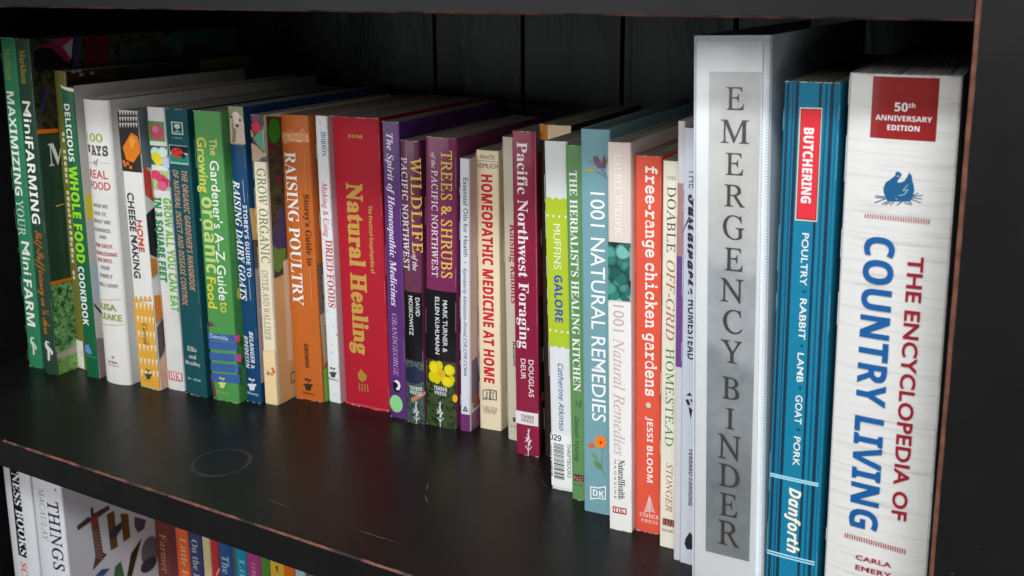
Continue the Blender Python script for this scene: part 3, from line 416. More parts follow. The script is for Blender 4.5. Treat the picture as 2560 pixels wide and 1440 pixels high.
 'E':[125,[116,171,-97,0,0,-171,99,0,0,22,-75,0,0,53,70,0,0,22,-70,0,0,52,73,0]],
 'F':[117,[110,171,-91,0,0,-171,25,0,0,79,66,0,0,22,-66,0,0,48,66,0]],
 'G':[185,[168,84,-57,0,0,-22,33,0,0,-35,-18,-5,-19,-2,-36,9,-24,22,-9,34,9,33,23,24,34,8,30,-4,31,-12,0,24,-33,12,-28,3,-47,-12,-32,-31,-12,-46,11,-44,33,-31,46,-11,33,3,32,11]],
 'H':[182,[163,171,-24,0,0,-75,-96,0,0,75,-24,0,0,-171,24,0,0,74,96,0,0,-74,24,0]],
 'I':[62,[44,171,-25,0,0,-171,25,0]],
 'K':[164,[71,90,75,81,-31,0,-72,-78,0,78,-24,0,0,-171,24,0,0,84,87,-84,34,0]],
 'L':[122,[43,171,-24,0,0,-171,101,0,0,22,-77,0]],
 'M':[195,[177,171,-22,0,-57,-70,-57,70,-23,0,0,-171,25,0,0,133,53,-66,4,0,52,66,1,0,0,-133,24,0]],
 'N':[195,[177,171,-23,0,0,-132,-116,132,-19,0,0,-171,23,0,0,131,114,-131,21,0]],
 'O':[206,[11,85,11,-43,32,-32,48,-12,50,12,31,32,12,43,-12,44,-31,32,-49,12,-49,-12,-31,-32],[37,85,8,34,24,23,34,8,34,-8,24,-23,8,-34,-8,-33,-24,-23,-34,-9,-34,9,-24,23]],
 'P':[128,[18,171,0,-171,24,0,0,74,26,0,32,6,19,17,6,25,-6,24,-18,18,-30,7],[42,149,29,0,17,-4,9,-10,3,-12,-4,-15,-10,-9,-16,-3,-28,0]],
 'R':[151,[19,171,0,-171,25,0,0,74,10,0,12,-2,14,-11,19,-26,23,-35,29,0,-23,34,-18,28,-20,19,21,16,7,26,-7,25,-19,17,-30,6],[44,150,16,0,19,-4,10,-8,4,-14,-3,-14,-10,-10,-20,-4,-16,0]],
 'S':[115,[100,161,-19,9,-19,3,-28,-6,-18,-16,-6,-24,19,-35,36,-23,19,-28,-3,-10,-9,-8,-16,-3,-24,6,-21,19,0,-31,22,-12,26,-4,24,6,17,16,7,24,-20,39,-35,23,-19,25,7,14,20,6,19,-4,21,-14]],
 'T':[151,[147,171,-143,0,0,-22,59,0,0,-149,25,0,0,149,59,0]],
 'U':[177,[162,171,-24,0,0,-100,-3,-21,-8,-16,-16,-10,-24,-4,-20,4,-17,11,-8,13,-2,22,0,101,-25,0,0,-106,11,-38,26,-22,34,-7,42,8,26,24,8,37]],
 'V':[151,[151,171,-24,0,-51,-120,-51,120,-25,0,74,-173,5,0]],
 'W':[261,[260,171,-24,0,-46,-118,-48,118,-23,0,-47,-118,-47,118,-25,0,69,-173,5,0,56,140,56,-140,5,0]],
 'Y':[151,[75,112,-45,59,-30,0,63,-81,0,-90,25,0,0,90,63,81,-29,0]],
 'Z':[162,[113,149,-109,-149,154,0,0,22,-109,0,109,149,-147,0,0,-22]],
 'a':[107,[103,20,-12,-6,-3,1,-1,5,0,58,-6,20,-14,13,-21,4,-21,-4,-16,-12,0,-24,17,14,18,5,15,-5,6,-15,0,-6,-20,-7,-18,-7,-15,-11,-5,-18,3,-13,10,-10,14,-4,15,3,15,8,6,-9,11,-2,10,2,12,7],[65,23,-10,-7,-10,-2,-11,4,-5,11,11,16,25,11]],
 'c':[110,[98,107,-15,5,-17,3,-30,-8,-19,-21,-7,-32,8,-29,20,-20,29,-7,19,2,15,4,0,22,-16,-5,-14,-2,-20,4,-13,13,-5,20,4,20,12,13,18,5,15,-2,16,-9]],
 'd':[128,[113,171,-22,0,0,-61,-24,5,-29,-8,-20,-19,-7,-29,7,-31,18,-21,30,-7,47,0],[91,19,-23,0,-20,5,-11,13,-3,19,4,20,13,14,19,5,10,-1,11,-4]],
 'e':[120,[110,33,-20,-10,-20,-4,-18,4,-13,11,-6,19,79,0,-7,34,-16,21,-26,7,-28,-8,-18,-20,-7,-29,7,-30,18,-22,30,-8,24,3,21,10],[33,68,5,15,11,9,14,3,14,-3,9,-10,4,-14]],
 'f':[62,[74,171,-25,1,-17,-10,-10,-16,-4,-25,0,-9,-16,0,0,-20,16,0,0,-92,22,0,0,92,21,0,0,20,-21,0,0,11,2,15,8,9,14,4,10,-2]],
 'g':[107,[105,112,-46,0,-26,-4,-17,-14,-6,-21,1,-11,5,-9,8,-9,11,-6,-13,-6,-5,-10,3,-7,8,-7,-21,-12,-7,-20,7,-17,18,-12,27,-5,28,5,18,12,7,19,-3,14,-11,10,-19,8,-25,6,-9,8,8,8,19,4,19,9,7,11,3,15,-3,12,-9,12,23,0],[74,73,-6,-15,-15,-6,-17,6,-6,15,7,14,15,6,16,-6],[83,-24,-8,-11,-23,-5,-23,5,-8,12,7,13,19,4,15,-1,15,-6]],
 'h':[125,[38,171,-23,0,0,-171,23,0,0,81,14,12,14,4,16,-8,6,-19,0,-70,22,0,0,69,-5,25,-14,15,-19,6,-19,-5,-15,-12]],
 'i':[55,[39,112,-23,0,0,-112,23,0],[41,146,-4,10,-9,4,-10,-4,-4,-10,4,-9,10,-4,9,4]],
 'k':[120,[115,112,-26,0,-50,-55,56,-57,30,0,-58,57],[38,171,-22,0,0,-171,22,0]],
 'l':[55,[39,171,-23,0,0,-171,23,0]],
 'n':[125,[38,112,-23,0,0,-112,23,0,0,81,14,12,14,4,16,-8,6,-19,0,-70,22,0,0,69,-5,26,-14,15,-19,5,-19,-5,-15,-12]],
 'o':[138,[68,115,-30,-8,-21,-21,-8,-29,8,-31,21,-20,30,-8,32,7,21,21,8,31,-8,30,-21,20],[68,95,20,-5,13,-14,5,-19,-4,-21,-14,-13,-20,-5,-19,5,-13,13,-4,21,4,19,13,14]],
 'r':[99,[17,112,0,-112,23,0,0,59,3,17,10,13,14,4,10,-3,11,-8,11,20,-13,9,-13,4,-16,-7,-17,-21,0,25]],
 's':[96,[81,105,-17,7,-16,3,-20,-4,-12,-11,-5,-16,14,-24,25,-16,14,-14,-5,-9,-12,-4,-16,4,-21,11,0,-24,20,-8,19,-2,19,4,13,11,5,18,-5,15,-20,16,-21,14,-6,9,4,7,11,3,14,-3,18,-9]],
 't':[83,[42,136,-42,-41,0,-3,20,0,0,-59,4,-18,12,-13,20,-4,13,2,14,5,0,21,-13,-6,-12,-2,-11,3,-5,14,0,57,35,0,0,20,-35,0]],
 'u':[125,[109,0,0,112,-22,0,0,-80,-12,-12,-15,-4,-17,7,-6,18,0,71,-22,0,0,-69,5,-25,14,-15,20,-5,17,4,16,12,0,-14]],
 'w':[180,[98,112,-16,0,-29,-68,-29,68,-24,0,50,-114,7,0,33,78,33,-78,7,0,50,114,-24,0,-29,-68]],
 'x':[125,[122,112,-29,0,-32,-38,-33,38,-28,0,47,-55,-47,-57,28,0,33,40,36,-40,28,0,-49,57]],
 '–':[125,[127,71,-129,0,0,-16,129,0]],
 },
 'C': {
 '-':[81,[71,67,-61,0,0,-23,61,0]],
 'A':[184,[19,-6,-12,2,-10,6,-6,8,-2,11,2,9,5,8,8,6,10,2,7,-1,6,-3,4,-4,1,-6,-3,-7,-7,-5,-6,-1,-5,-3,-3,-2,-2,-4,4,-6,10,-3,24,8,31,26,-9,14,-4,15,2,10,6,8,9,5,10,2,13,-2,12,-8,32,33,30,26,24,17,17,6,5,-3,-9,-16,-30,-59,-31,-68,14,6,16,14,12,12,17,15,11,6,6,-1,-11,-8,-13,-12,-13,-14,-13,-12,-14,-9,-16,-5,-2,-4,-39,-5,6,13,-17,7,-15,11,-17,-15,-14,-11,-15,-6],[130,41,32,50,38,55,-33,-26,-47,-47,8,-17,2,-14],[81,43,27,29,-9,4,-10,-3,-7,-9,-3,-11],[115,18,4,23,-2,13,-4,11,-26,-29,14,-12]],
 'H':[211,[42,-3,-19,2,-13,6,-9,9,-3,12,2,9,5,8,8,5,10,1,7,-1,5,-3,4,-5,1,-5,-1,-6,-4,-3,-12,-5,-5,-2,-2,-4,6,-7,6,-3,8,-1,14,3,12,9,10,14,11,21,-8,-3,-12,-6,-2,-2,-2,0,-4,0,-1,3,9,7,25,11,14,23,18,23,-19,-12,-13,-4,-10,3,-4,8,2,6,6,8,8,11,-1,1,-15,-7,-19,-18,-12,-11,-4,1,-1,2,3,5,10,10,12,10,10,8,10,5,8,2,12,-4,3,-4,2,-5,-7,-18,32,24,17,12,10,5,2,-1,2,-2,-5,-5,-14,-20,-9,-20,-8,-26,18,6,31,42,15,15,15,12,13,7,13,3,8,-2,7,-3,4,-6,2,-6,-5,-14,-15,-16,-24,-16,-30,-14,-13,-26,-8,-18,-6,-19,1,-5,4,-1,12,1,12,5,24,17,22,20,13,11,8,4,6,-1,-10,-7,-9,-8,-12,-12,-14,-14,-16,-12,-14,-8,-14,-5,-14,-1,-10,2,-8,6,-5,9,-1,12,2,11,4,14,7,14,-15,-4,-15,-28,-20,-21,-24,-14],[185,90,27,16,18,19,4,8,2,8,-1,6,-4,2,-9,-4,-11,-11,-13,-18]],
 'S':[156,[52,-2,-18,2,-14,6,-9,10,-3,11,2,9,5,8,8,5,10,2,13,-4,3,-4,2,-6,-4,-9,-8,-4,-5,0,-3,-1,-3,-1,-2,-5,2,-4,5,-4,16,-4,13,4,14,10,13,17,11,24,-18,3,-14,9,-9,12,-2,15,2,14,8,14,13,12,16,9,19,6,22,2,13,-1,4,-3,-2,-3,-3,0,-4,0,-4,0,-13,-1,-12,-4,-21,-13,-14,-18,-4,-10,-1,-11,2,-10,5,-9,9,-5,11,-2,18,35,22,29,24,19,11,6,11,1,9,-1,7,-5,4,-6,2,-8,-2,-13,-7,-12,-11,-13,-14,-12,-17,-11,-20,-9,-9,-19,-12,-16,-15,-14,-16,-10,-18,-7],[143,74,21,14,17,18,11,18,5,15,-3,8,-6,2,-11,-4,-11,-14,-12,-24]],
 'a':[132,[78,-2,-6,1,-5,4,-4,5,-1,7,-15,-12,-16,-5,-10,2,-8,5,-5,7,-2,10,1,9,5,10,15,18,21,13,11,4,11,1,12,-3,5,-8,5,10,28,1,-23,-47,-5,-11,-2,-5,2,-3,6,3,9,7,9,7,5,-5,-24,-18,-10,-5],[36,5,9,2,9,8,19,26,9,20,-3,6,-6,3,-9,-4,-12,-12,-10,-15,-8,-16,-3,-13,2,-4]],
 'b':[120,[112,30,-15,-9,-14,-3,-1,0,-3,0,-22,-15,-23,-5,-8,2,-7,3,-4,6,-1,8,4,14,12,23,-7,-6,-6,-6,-4,5,16,15,9,12,44,70,32,3,-54,-91,-7,-11,-7,-13,-6,-11,-2,-7,1,-6,5,-1,12,3,16,12,-3,8,-1,11,4,17,9,14,6,5,6,1,9,-4,3,-12,-1,-10,-4,-10,-6,-9,-9,-9,12,3,11,8],[79,26,12,16,3,10,-2,6,-4,2,-6,-3,-5,-8,-1,-10]],
 'c':[97,[36,-2,-12,2,-9,5,-6,9,-1,11,1,9,4,10,16,17,20,12,20,4,9,-1,7,-3,5,-5,2,-7,-4,-9,-4,-3,-5,-1,-7,2,-2,7,2,6,6,5,-4,1,-8,-4,-10,-12,-10,-15,-8,-15,-2,-11,1,-5,5,-1,9,2,10,6,10,7,8,7,5,-5,-25,-18,-11,-5]],
 'e':[103,[38,-2,-14,2,-10,6,-7,9,-3,10,2,8,4,9,16,17,21,13,21,5,8,-1,7,-4,5,-5,2,-7,-2,-7,-5,-7,-19,-12,-28,-8,-4,-15,2,-4,6,-1,10,1,11,4,12,7,12,10,4,-5,-12,-11,-14,-7,-13,-5],[39,32,16,5,12,12,4,6,1,7,-1,5,-3,2,-9,-5,-10,-13]],
 'f':[133,[80,23,-16,-16,-14,-8,-13,-2,-3,1,-38,-66,-31,-4,47,81,-3,8,4,8,8,3,2,0,19,31,-9,-9,-10,-8,-4,5,12,11,9,9,11,13,15,22,16,22,15,16,13,9,13,3,13,-4,5,-11,-2,-12,-7,-12,-10,-13,-14,-13,-37,-25,-33,-56,2,0,16,4,8,7,11,11],[71,71,24,16,17,17,10,17,3,15,-2,6,-4,2,-9,-5,-11,-14,-13,-23]],
 'i':[86,[69,91,-10,2,-3,9,1,5,4,4,11,4,8,-3,4,-7,-1,-6,-4,-4],[72,23,-14,-13,-10,-7,-16,-5,-14,5,-5,12,5,15,13,25,-6,-6,-7,-7,-5,5,7,7,10,10,10,11,35,2,-25,-46,-11,-21,2,-2,9,4,18,16]],
 'l':[105,[76,23,-21,-18,-10,-5,-10,-2,-8,1,-6,4,-5,6,-1,7,2,13,8,16,4,8,-11,-11,-5,4,17,17,15,19,37,61,30,4,-53,-98,-14,-25,-4,-12,0,-3,3,-1,9,4,18,16]],
 'n':[144,[-1,-2,18,25,12,18,10,16,-2,2,-5,-4,-13,-13,-5,5,22,21,10,6,9,3,7,-5,3,-12,-1,-11,23,21,19,7,7,-1,6,-4,3,-7,2,-9,-4,-12,-8,-12,-9,-11,-6,-11,2,-2,8,5,18,15,5,-5,-13,-12,-9,-7,-8,-4,-8,-2,-7,2,-6,4,-4,7,-1,9,2,11,13,18,14,16,1,2,-1,2,-9,-4,-15,-12,-19,-22,-23,-31]],
 'o':[112,[34,-2,-11,2,-9,5,-6,9,-1,10,1,9,4,9,16,17,20,13,11,4,11,1,11,-1,8,-5,5,-7,2,-10,-5,-16,-13,-17,9,4,9,6,5,-5,-18,-12,-17,-4,-16,-9],[40,6,12,6,-1,4,4,7,10,4,12,18,4,17,-1,5,-5,2,-12,-8,-9,-11,-9,-14,-7,-13,-2,-10,0,-5]],
 'r':[103,[88,23,-15,-14,-9,-7,-13,-4,-11,2,-8,4,-5,6,-2,7,4,14,10,16,16,14,-10,0,-7,0,-9,-10,-10,-9,-5,5,8,8,8,7,5,18,5,3,3,-1,0,-4,0,-1,0,-2,3,-3,7,-2,13,-1,10,-5,4,-8,-3,-7,-6,-11,-7,-10,-6,-8,-4,-9,1,-2,2,-1,9,4,18,16]],
 's':[88,[77,26,-21,-18,-16,-8,-15,-2,-10,1,-8,4,-4,6,-1,7,3,8,8,4,8,-3,3,-7,-3,-7,-6,-3,-2,1,7,-4,8,4,6,10,5,15,2,20,0,4,-1,5,-6,-6,-8,-7,-8,-8,-4,5,11,11,17,16,3,4,3,5,4,1,3,-1,2,-2,-3,-5,-2,-5,2,-5,9,-15,3,-14,-2,-10,-4,-6,12,10]],
 't':[111,[13,47,16,15,12,14,11,18,28,46,32,2,-19,-32,17,0,-2,-8,-20,0,-18,-30,-16,-28,-12,-23,-3,-10,2,-3,11,4,19,16,5,-5,-22,-18,-11,-5,-10,-2,-8,2,-6,4,-4,5,-1,7,3,12,4,10,10,17,-13,-13]],
 'u':[148,[134,23,-23,-19,-8,-4,-8,-1,-10,1,-7,3,-4,6,-2,7,1,4,0,3,-9,-11,-11,-7,-10,-5,-10,-1,-8,1,-6,3,-4,6,-1,7,4,14,12,24,-7,-7,-5,-5,-4,5,13,13,14,15,36,2,-26,-46,-7,-17,1,-3,3,-1,8,5,13,14,16,20,15,26,36,2,-30,-53,-7,-13,1,-2,3,-1,9,5,17,15]],
 'x':[113,[14,47,4,5,6,6,8,7,10,8,9,3,5,-2,4,-5,3,-22,0,-3,4,13,6,11,7,7,7,2,9,-3,4,-8,-4,-8,-7,-3,-7,2,-3,7,-7,-11,-4,-12,-4,-25,1,-5,4,-2,9,5,16,14,5,-5,-21,-18,-8,-4,-8,-1,-10,2,-7,6,-5,9,-2,12,-9,-15,-7,-9,-8,-5,-7,-2,-8,3,-2,8,3,8,8,4,7,-2,3,-7,11,12,8,16,3,14,0,4,-3,1,-6,-4,-5,-6,-7,-7]],
 'y':[144,[128,23,-18,-13,-17,-9,-25,-39,-19,-23,-17,-11,-18,-3,-11,1,-7,4,-5,7,-1,8,4,13,12,13,18,12,24,11,13,5,12,22,-18,-17,-14,-6,-8,1,-7,4,-4,6,-1,7,3,15,9,15,6,11,-2,2,-8,-7,-6,-5,-5,-5,-5,5,10,10,11,9,7,6,8,4,6,1,10,-4,4,-12,-5,-17,-11,-21,-6,-9,-2,-4,1,-3,2,-1,8,5,13,14,16,21,18,29,33,2,-37,-66,12,8,13,9],[13,-69,9,4,10,11,12,19,13,25,-23,-10,-17,-12,-10,-13,-4,-13,3,-7]],
 '¼':[211,[159,90,-8,0,-52,-55,0,-6,43,0,0,-29,17,0,0,29,11,0,0,12,-11,0],[142,62,0,-21,-20,0],[49,172,-17,0,0,-89,17,0],[151,173,-16,0,-114,-180,17,0]],
 },
 'T': {
 '-':[81,[71,67,-61,0,0,-23,61,0]],
 'A':[151,[13,0,-10,2,-3,7,3,7,9,1,3,0,41,110,-17,0,-11,2,-3,7,1,5,2,2,14,2,35,0,8,-1,5,-7,48,-120,2,0,9,-1,3,-7,-3,-7,-8,-2,-34,0,-11,2,-2,2,-1,5,3,7,11,1,11,0,-12,29,-62,0,-10,-29,11,0,11,-1,2,-3,1,-4,-1,-5,-2,-2,-11,-2],[50,62,50,0,-27,65]],
 'D':[151,[63,-1,-3,0,-5,1,-5,0,-3,0,-26,0,-6,2,-3,7,3,7,9,1,3,0,0,110,-3,0,-9,2,-3,7,1,5,3,3,11,1,46,0,19,-2,16,-7,14,-11,9,-14,6,-18,3,-21,-3,-21,-7,-18,-10,-15,-14,-10,-18,-6],[61,16,26,4,18,10,11,17,3,25,-3,25,-11,18,-18,9,-27,4,-7,0,-7,-1,0,-110]],
 'H':[151,[21,0,-6,2,-3,7,3,7,9,1,3,0,0,110,-3,0,-9,2,-3,7,1,5,3,3,11,1,25,0,12,-1,2,-3,1,-5,-1,-5,-2,-2,-12,-2,-6,0,0,-42,59,0,0,42,-9,0,-10,2,-3,7,1,5,3,2,13,2,29,0,7,-2,2,-7,-2,-7,-9,-2,-3,0,0,-110,3,0,9,-1,2,-7,-1,-5,-2,-3,-12,-1,-24,0,-12,1,-3,3,-1,5,1,4,3,3,12,1,6,0,0,51,-59,0,0,-51,8,0,10,-1,3,-7,-1,-5,-2,-2,-10,-2]],
 'S':[151,[30,-5,-7,3,-4,10,0,11,-1,11,0,6,0,3,2,8,7,2,7,-3,4,-8,4,-10,8,-8,12,-5,14,-2,15,2,11,5,7,9,3,10,-6,16,-18,7,-18,3,-21,5,-15,8,-9,11,-3,16,1,12,5,10,9,9,11,7,13,4,15,2,14,-2,17,-5,1,5,6,1,7,-1,3,-4,2,-30,0,-1,-2,-7,-7,-2,-6,2,-4,7,-4,9,-7,6,-10,4,-11,1,-14,-2,-11,-5,-6,-8,-3,-11,7,-15,21,-7,20,-2,24,-7,14,-14,5,-19,-4,-19,-11,-14,-18,-10,-23,-3,-18,2,-18,7,-3,-8]],
 'Y':[151,[46,0,-10,2,-3,7,0,4,3,3,11,1,18,0,0,41,-41,69,-2,0,-10,2,-2,7,0,5,3,3,11,1,28,0,10,-2,3,-7,-1,-4,-3,-3,-10,-2,-4,0,29,-53,31,53,-5,0,-9,2,-3,7,3,7,10,2,23,0,11,-2,2,-2,1,-5,-2,-7,-10,-2,-2,0,-42,-71,0,-39,18,0,12,-1,2,-3,1,-4,-3,-7,-10,-2]],
 'a':[151,[57,-3,-16,3,-13,7,-8,12,-3,15,3,17,12,12,17,8,24,3,29,-4,0,1,-3,15,-9,9,-15,4,-10,-2,-12,-3,-9,-4,-6,-2,-6,3,-2,7,3,7,10,6,15,3,17,2,21,-3,14,-8,8,-13,3,-19,0,-56,6,0,12,-1,2,-3,1,-4,-3,-7,-7,-2,-19,0,-6,2,-3,6,-1,8,-22,-14],[60,16,20,4,16,9,5,6,1,6,0,13,-25,4,-18,-1,-12,-5,-8,-8,-3,-9,2,-8,5,-6,8,-4]],
 'c':[151,[74,-3,-17,2,-15,6,-12,9,-10,12,-6,15,-2,15,2,17,6,14,10,12,12,9,15,6,16,2,19,-3,20,-7,2,6,8,2,4,-1,3,-3,1,-11,0,-23,-2,-7,-7,-2,-5,2,-5,5,-8,12,-12,8,-15,3,-12,-2,-10,-3,-9,-7,-6,-8,-4,-10,-2,-10,3,-17,9,-13,13,-9,17,-3,20,4,18,13,9,3,6,-2,3,-6,-5,-10,-13,-10,-18,-7]],
 'd':[151,[65,-3,-14,2,-13,6,-11,8,-9,12,-5,14,-2,16,2,16,6,14,9,12,12,9,14,5,15,2,23,-4,17,-13,0,46,-7,0,-12,2,-3,2,-1,5,2,7,7,2,25,0,5,-1,2,-4,0,-138,6,0,8,-2,3,-6,-2,-7,-7,-2,-23,0,-4,2,-1,4,0,10,-18,-14],[70,16,11,2,9,4,8,6,6,8,4,9,1,11,-1,10,-4,10,-5,8,-8,6,-10,4,-10,1,-16,-3,-12,-8,-8,-13,-3,-16,3,-16,8,-12,12,-8]],
 'e':[151,[74,-3,-17,2,-15,5,-13,9,-9,12,-5,15,-2,17,2,16,6,15,9,11,13,9,16,6,18,2,16,-2,14,-5,12,-9,9,-11,6,-12,2,-15,-1,-6,-3,-4,-13,-1,-85,0,4,-16,8,-11,13,-7,17,-3,18,3,19,8,14,5,6,-3,3,-5,-2,-5,-4,-4,-15,-8,-20,-6],[35,67,79,0,-4,13,-8,10,-12,7,-13,2,-15,-2,-13,-6,-9,-11]],
 'f':[151,[34,0,-8,2,-3,7,3,6,7,3,21,0,0,74,-20,0,-8,2,-2,7,2,7,7,2,20,0,-1,4,0,5,4,18,9,13,17,8,24,2,20,-3,7,-9,-3,-7,-7,-2,-11,1,-14,2,-12,-2,-8,-4,-5,-8,-1,-11,0,-4,0,-3,43,0,7,-2,3,-7,-2,-7,-8,-2,-42,0,0,-74,40,0,7,-3,3,-6,-2,-7,-8,-2]],
 'g':[151,[69,-49,-20,3,-7,8,3,7,8,3,5,0,5,-1,10,-1,16,2,10,7,6,11,2,17,0,15,-17,-13,-21,-4,-14,2,-13,5,-11,8,-8,11,-5,14,-2,14,2,15,6,13,8,11,11,8,13,5,14,2,18,-3,18,-11,0,9,2,4,5,1,19,0,7,-2,3,-7,-4,-7,-11,-1,-2,0,0,-92,-2,-23,-8,-14,-13,-9,-14,-5],[72,24,14,2,12,8,7,11,3,14,-2,14,-8,12,-12,7,-14,3,-14,-3,-12,-7,-8,-11,-2,-15,2,-14,8,-11,11,-8]],
 'h':[151,[22,0,-7,2,-2,7,0,4,3,3,11,1,2,0,0,125,-13,2,-3,7,2,7,7,2,19,0,5,-1,2,-4,0,-56,18,13,18,4,15,-3,13,-8,9,-14,3,-19,0,-55,5,0,8,-2,3,-6,-2,-7,-7,-2,-33,0,-8,2,-2,7,3,7,9,1,5,0,0,51,-2,13,-5,9,-8,5,-11,2,-15,-4,-12,-10,-3,-7,-1,-8,0,-51,5,0,9,-1,3,-7,-3,-7,-7,-2]],
 'i':[151,[77,136,-11,2,-2,10,1,13,4,6,8,1,6,-1,4,-2,2,-13,-2,-13],[30,0,-7,2,-2,7,2,6,8,2,37,0,0,79,-24,0,-7,2,-3,6,2,7,8,2,36,0,5,-1,2,-4,0,-91,39,0,7,-2,2,-6,-2,-7,-8,-2]],
 'k':[151,[23,0,-7,2,-3,7,1,4,3,3,12,1,6,0,0,125,-5,0,-13,2,-3,2,-1,5,2,7,8,2,23,0,5,-1,2,-4,0,-88,35,30,-6,4,-1,5,2,5,8,2,33,0,7,-2,3,-6,-3,-6,-6,-3,-15,-3,-14,-9,-19,-16,46,-51,11,0,8,-1,2,-7,-3,-7,-7,-2,-33,0,-8,2,-2,6,2,5,7,4,-36,40,-11,-10,0,-36,-2,-8,-5,-3]],
 'n':[151,[23,0,-7,2,-3,7,1,4,2,3,11,1,3,0,0,79,-6,0,-8,2,-3,6,1,5,2,2,14,2,11,0,6,-1,1,-4,0,-8,18,12,18,4,16,-3,13,-8,8,-14,3,-19,0,-55,5,0,9,-2,3,-6,-3,-7,-10,-2,-27,0,-10,2,-2,7,2,7,10,1,4,0,0,51,-3,16,-8,10,-14,3,-16,-4,-11,-10,-4,-7,-1,-8,0,-51,5,0,9,-1,3,-7,-3,-8,-10,-1]],
 'r':[151,[23,0,-7,2,-3,7,3,6,8,2,21,0,0,79,-14,0,-9,2,-3,6,2,7,8,2,28,0,5,-1,1,-4,0,-21,24,22,28,7,10,-1,7,-4,5,-5,2,-6,-4,-8,-7,-3,-9,3,-12,4,-20,-7,-24,-21,0,-51,41,0,7,-2,2,-6,-2,-7,-8,-2]],
 's':[151,[31,-3,-7,3,-2,9,0,22,2,7,7,3,5,-2,3,-6,5,-8,9,-6,12,-5,14,-1,12,1,9,4,6,6,2,8,-2,8,-5,5,-21,3,-7,0,-22,2,-16,7,-10,10,-3,15,3,14,9,11,15,7,20,2,14,-1,14,-3,1,-1,2,0,3,0,5,3,5,1,6,-3,2,-9,0,-14,-2,-9,-6,-3,-5,2,-6,6,-16,11,-19,5,-11,-2,-8,-4,-5,-6,-2,-6,2,-7,5,-4,10,-3,15,-1,30,-3,11,-5,8,-6,4,-9,2,-11,-3,-15,-9,-11,-15,-8,-21,-3,-17,2,-20,4]],
 'x':[151,[19,0,-7,2,-2,7,4,6,10,2,3,0,39,41,-39,38,-1,0,-10,1,-3,7,3,7,12,2,25,0,9,-2,4,-7,-4,-6,-10,-2,26,-26,25,26,-3,0,-10,2,-3,6,3,7,9,2,32,0,6,-2,3,-7,-4,-6,-9,-2,-4,0,-35,-37,43,-42,1,0,7,-2,3,-6,-3,-7,-12,-2,-25,0,-9,2,-3,7,2,6,9,2,6,0,-30,30,-28,-30,4,0,9,-2,3,-6,-3,-7,-10,-2]],
 },
 'RI': {
 '&':[156,[124,85,-8,-15,-10,-13,-24,28,23,22,8,23,-6,19,-14,13,-21,5,-23,-5,-16,-13,-5,-21,6,-21,13,-18,-21,-15,-14,-17,-5,-19,6,-20,16,-15,21,-5,25,5,29,20,20,-23,31,0,-34,40,16,23,11,22],[89,40,-18,-14,-18,-6,-15,6,-6,12,7,18,22,16],[52,130,5,12,14,5,13,-6,6,-12,-4,-13,-18,-15,-11,13]],
 'A':[156,[-25,0,0,6,10,3,10,9,125,154,7,0,-5,-139,0,-3,5,-18,18,-6,0,-6,-79,0,0,6,11,3,7,5,3,8,1,10,1,20,-53,0,-18,-22,-6,-9,-2,-6,4,-6,13,-3,0,-6],[44,62,45,0,3,60]],
 'C':[164,[75,-4,-19,2,-17,6,-13,9,-10,14,-6,16,-2,18,1,19,5,18,7,17,10,16,12,14,14,12,24,11,26,4,17,-1,19,-4,5,-1,4,-1,5,2,4,5,6,0,-10,-57,-8,0,-2,21,-7,15,-10,9,-15,4,-17,-4,-15,-11,-15,-17,-11,-25,-9,-28,-2,-26,2,-19,8,-14,13,-9,16,-3,28,7,24,24,7,-5,-19,-21,-23,-13]],
 'D':[180,[-13,0,0,6,13,2,8,7,7,17,28,105,2,12,-1,6,-3,4,-14,3,0,6,67,0,44,-8,26,-23,9,-39,-2,-20,-6,-19,-10,-17,-14,-15,-22,-16,-26,-8,-35,-3],[63,8,16,2,14,6,13,10,10,13,9,16,6,17,4,19,1,20,-4,27,-13,17,-21,5,-8,-1,-4,-2,-5,-10,-31,-118,-2,-6,0,-5,3,-8]],
 'G':[186,[82,-4,-31,4,-24,15,-14,22,-5,28,1,18,5,18,8,17,10,15,13,13,16,11,25,11,28,4,16,-1,19,-4,7,-2,4,2,4,5,6,0,-10,-54,-7,0,-3,20,-8,14,-12,8,-15,3,-17,-3,-15,-11,-15,-18,-12,-24,-8,-28,-3,-25,3,-21,8,-15,14,-10,19,-3,11,2,7,4,5,7,4,10,7,26,2,13,-1,5,-3,3,-14,2,0,6,70,0,0,-6,-2,0,-7,-2,-4,-4,-6,-15,-11,-44,-31,-12]],
 'H':[189,[-13,0,0,6,13,2,8,7,7,17,28,105,1,7,1,6,-1,5,-3,4,-14,3,0,6,79,0,0,-6,-13,-2,-8,-8,-6,-16,-12,-42,60,0,12,43,2,13,-1,5,-3,4,-14,3,0,6,79,0,0,-6,-13,-2,-8,-7,-6,-16,-28,-106,-3,-13,1,-5,3,-4,14,-3,0,-6,-78,0,0,6,12,2,8,7,7,17,13,50,-60,0,-13,-51,-3,-13,5,-9,13,-3,0,-6]],
 'I':[93,[-13,0,0,6,13,2,8,7,7,17,28,105,1,7,1,6,-5,9,-13,3,0,6,79,0,0,-6,-14,-2,-7,-7,-6,-17,-29,-105,-2,-13,4,-9,14,-3,0,-6]],
 'M':[219,[70,-4,-16,139,-28,-104,-3,-13,1,-6,3,-3,14,-3,0,-6,-54,0,0,6,13,2,8,7,6,17,28,105,2,13,-1,5,-3,4,-13,3,0,6,57,0,14,-119,77,119,57,0,0,-6,-13,-2,-8,-8,-6,-16,-29,-105,-1,-7,-1,-6,5,-9,13,-3,0,-6,-78,0,0,6,13,2,7,7,3,6,4,11,28,107,-92,-143]],
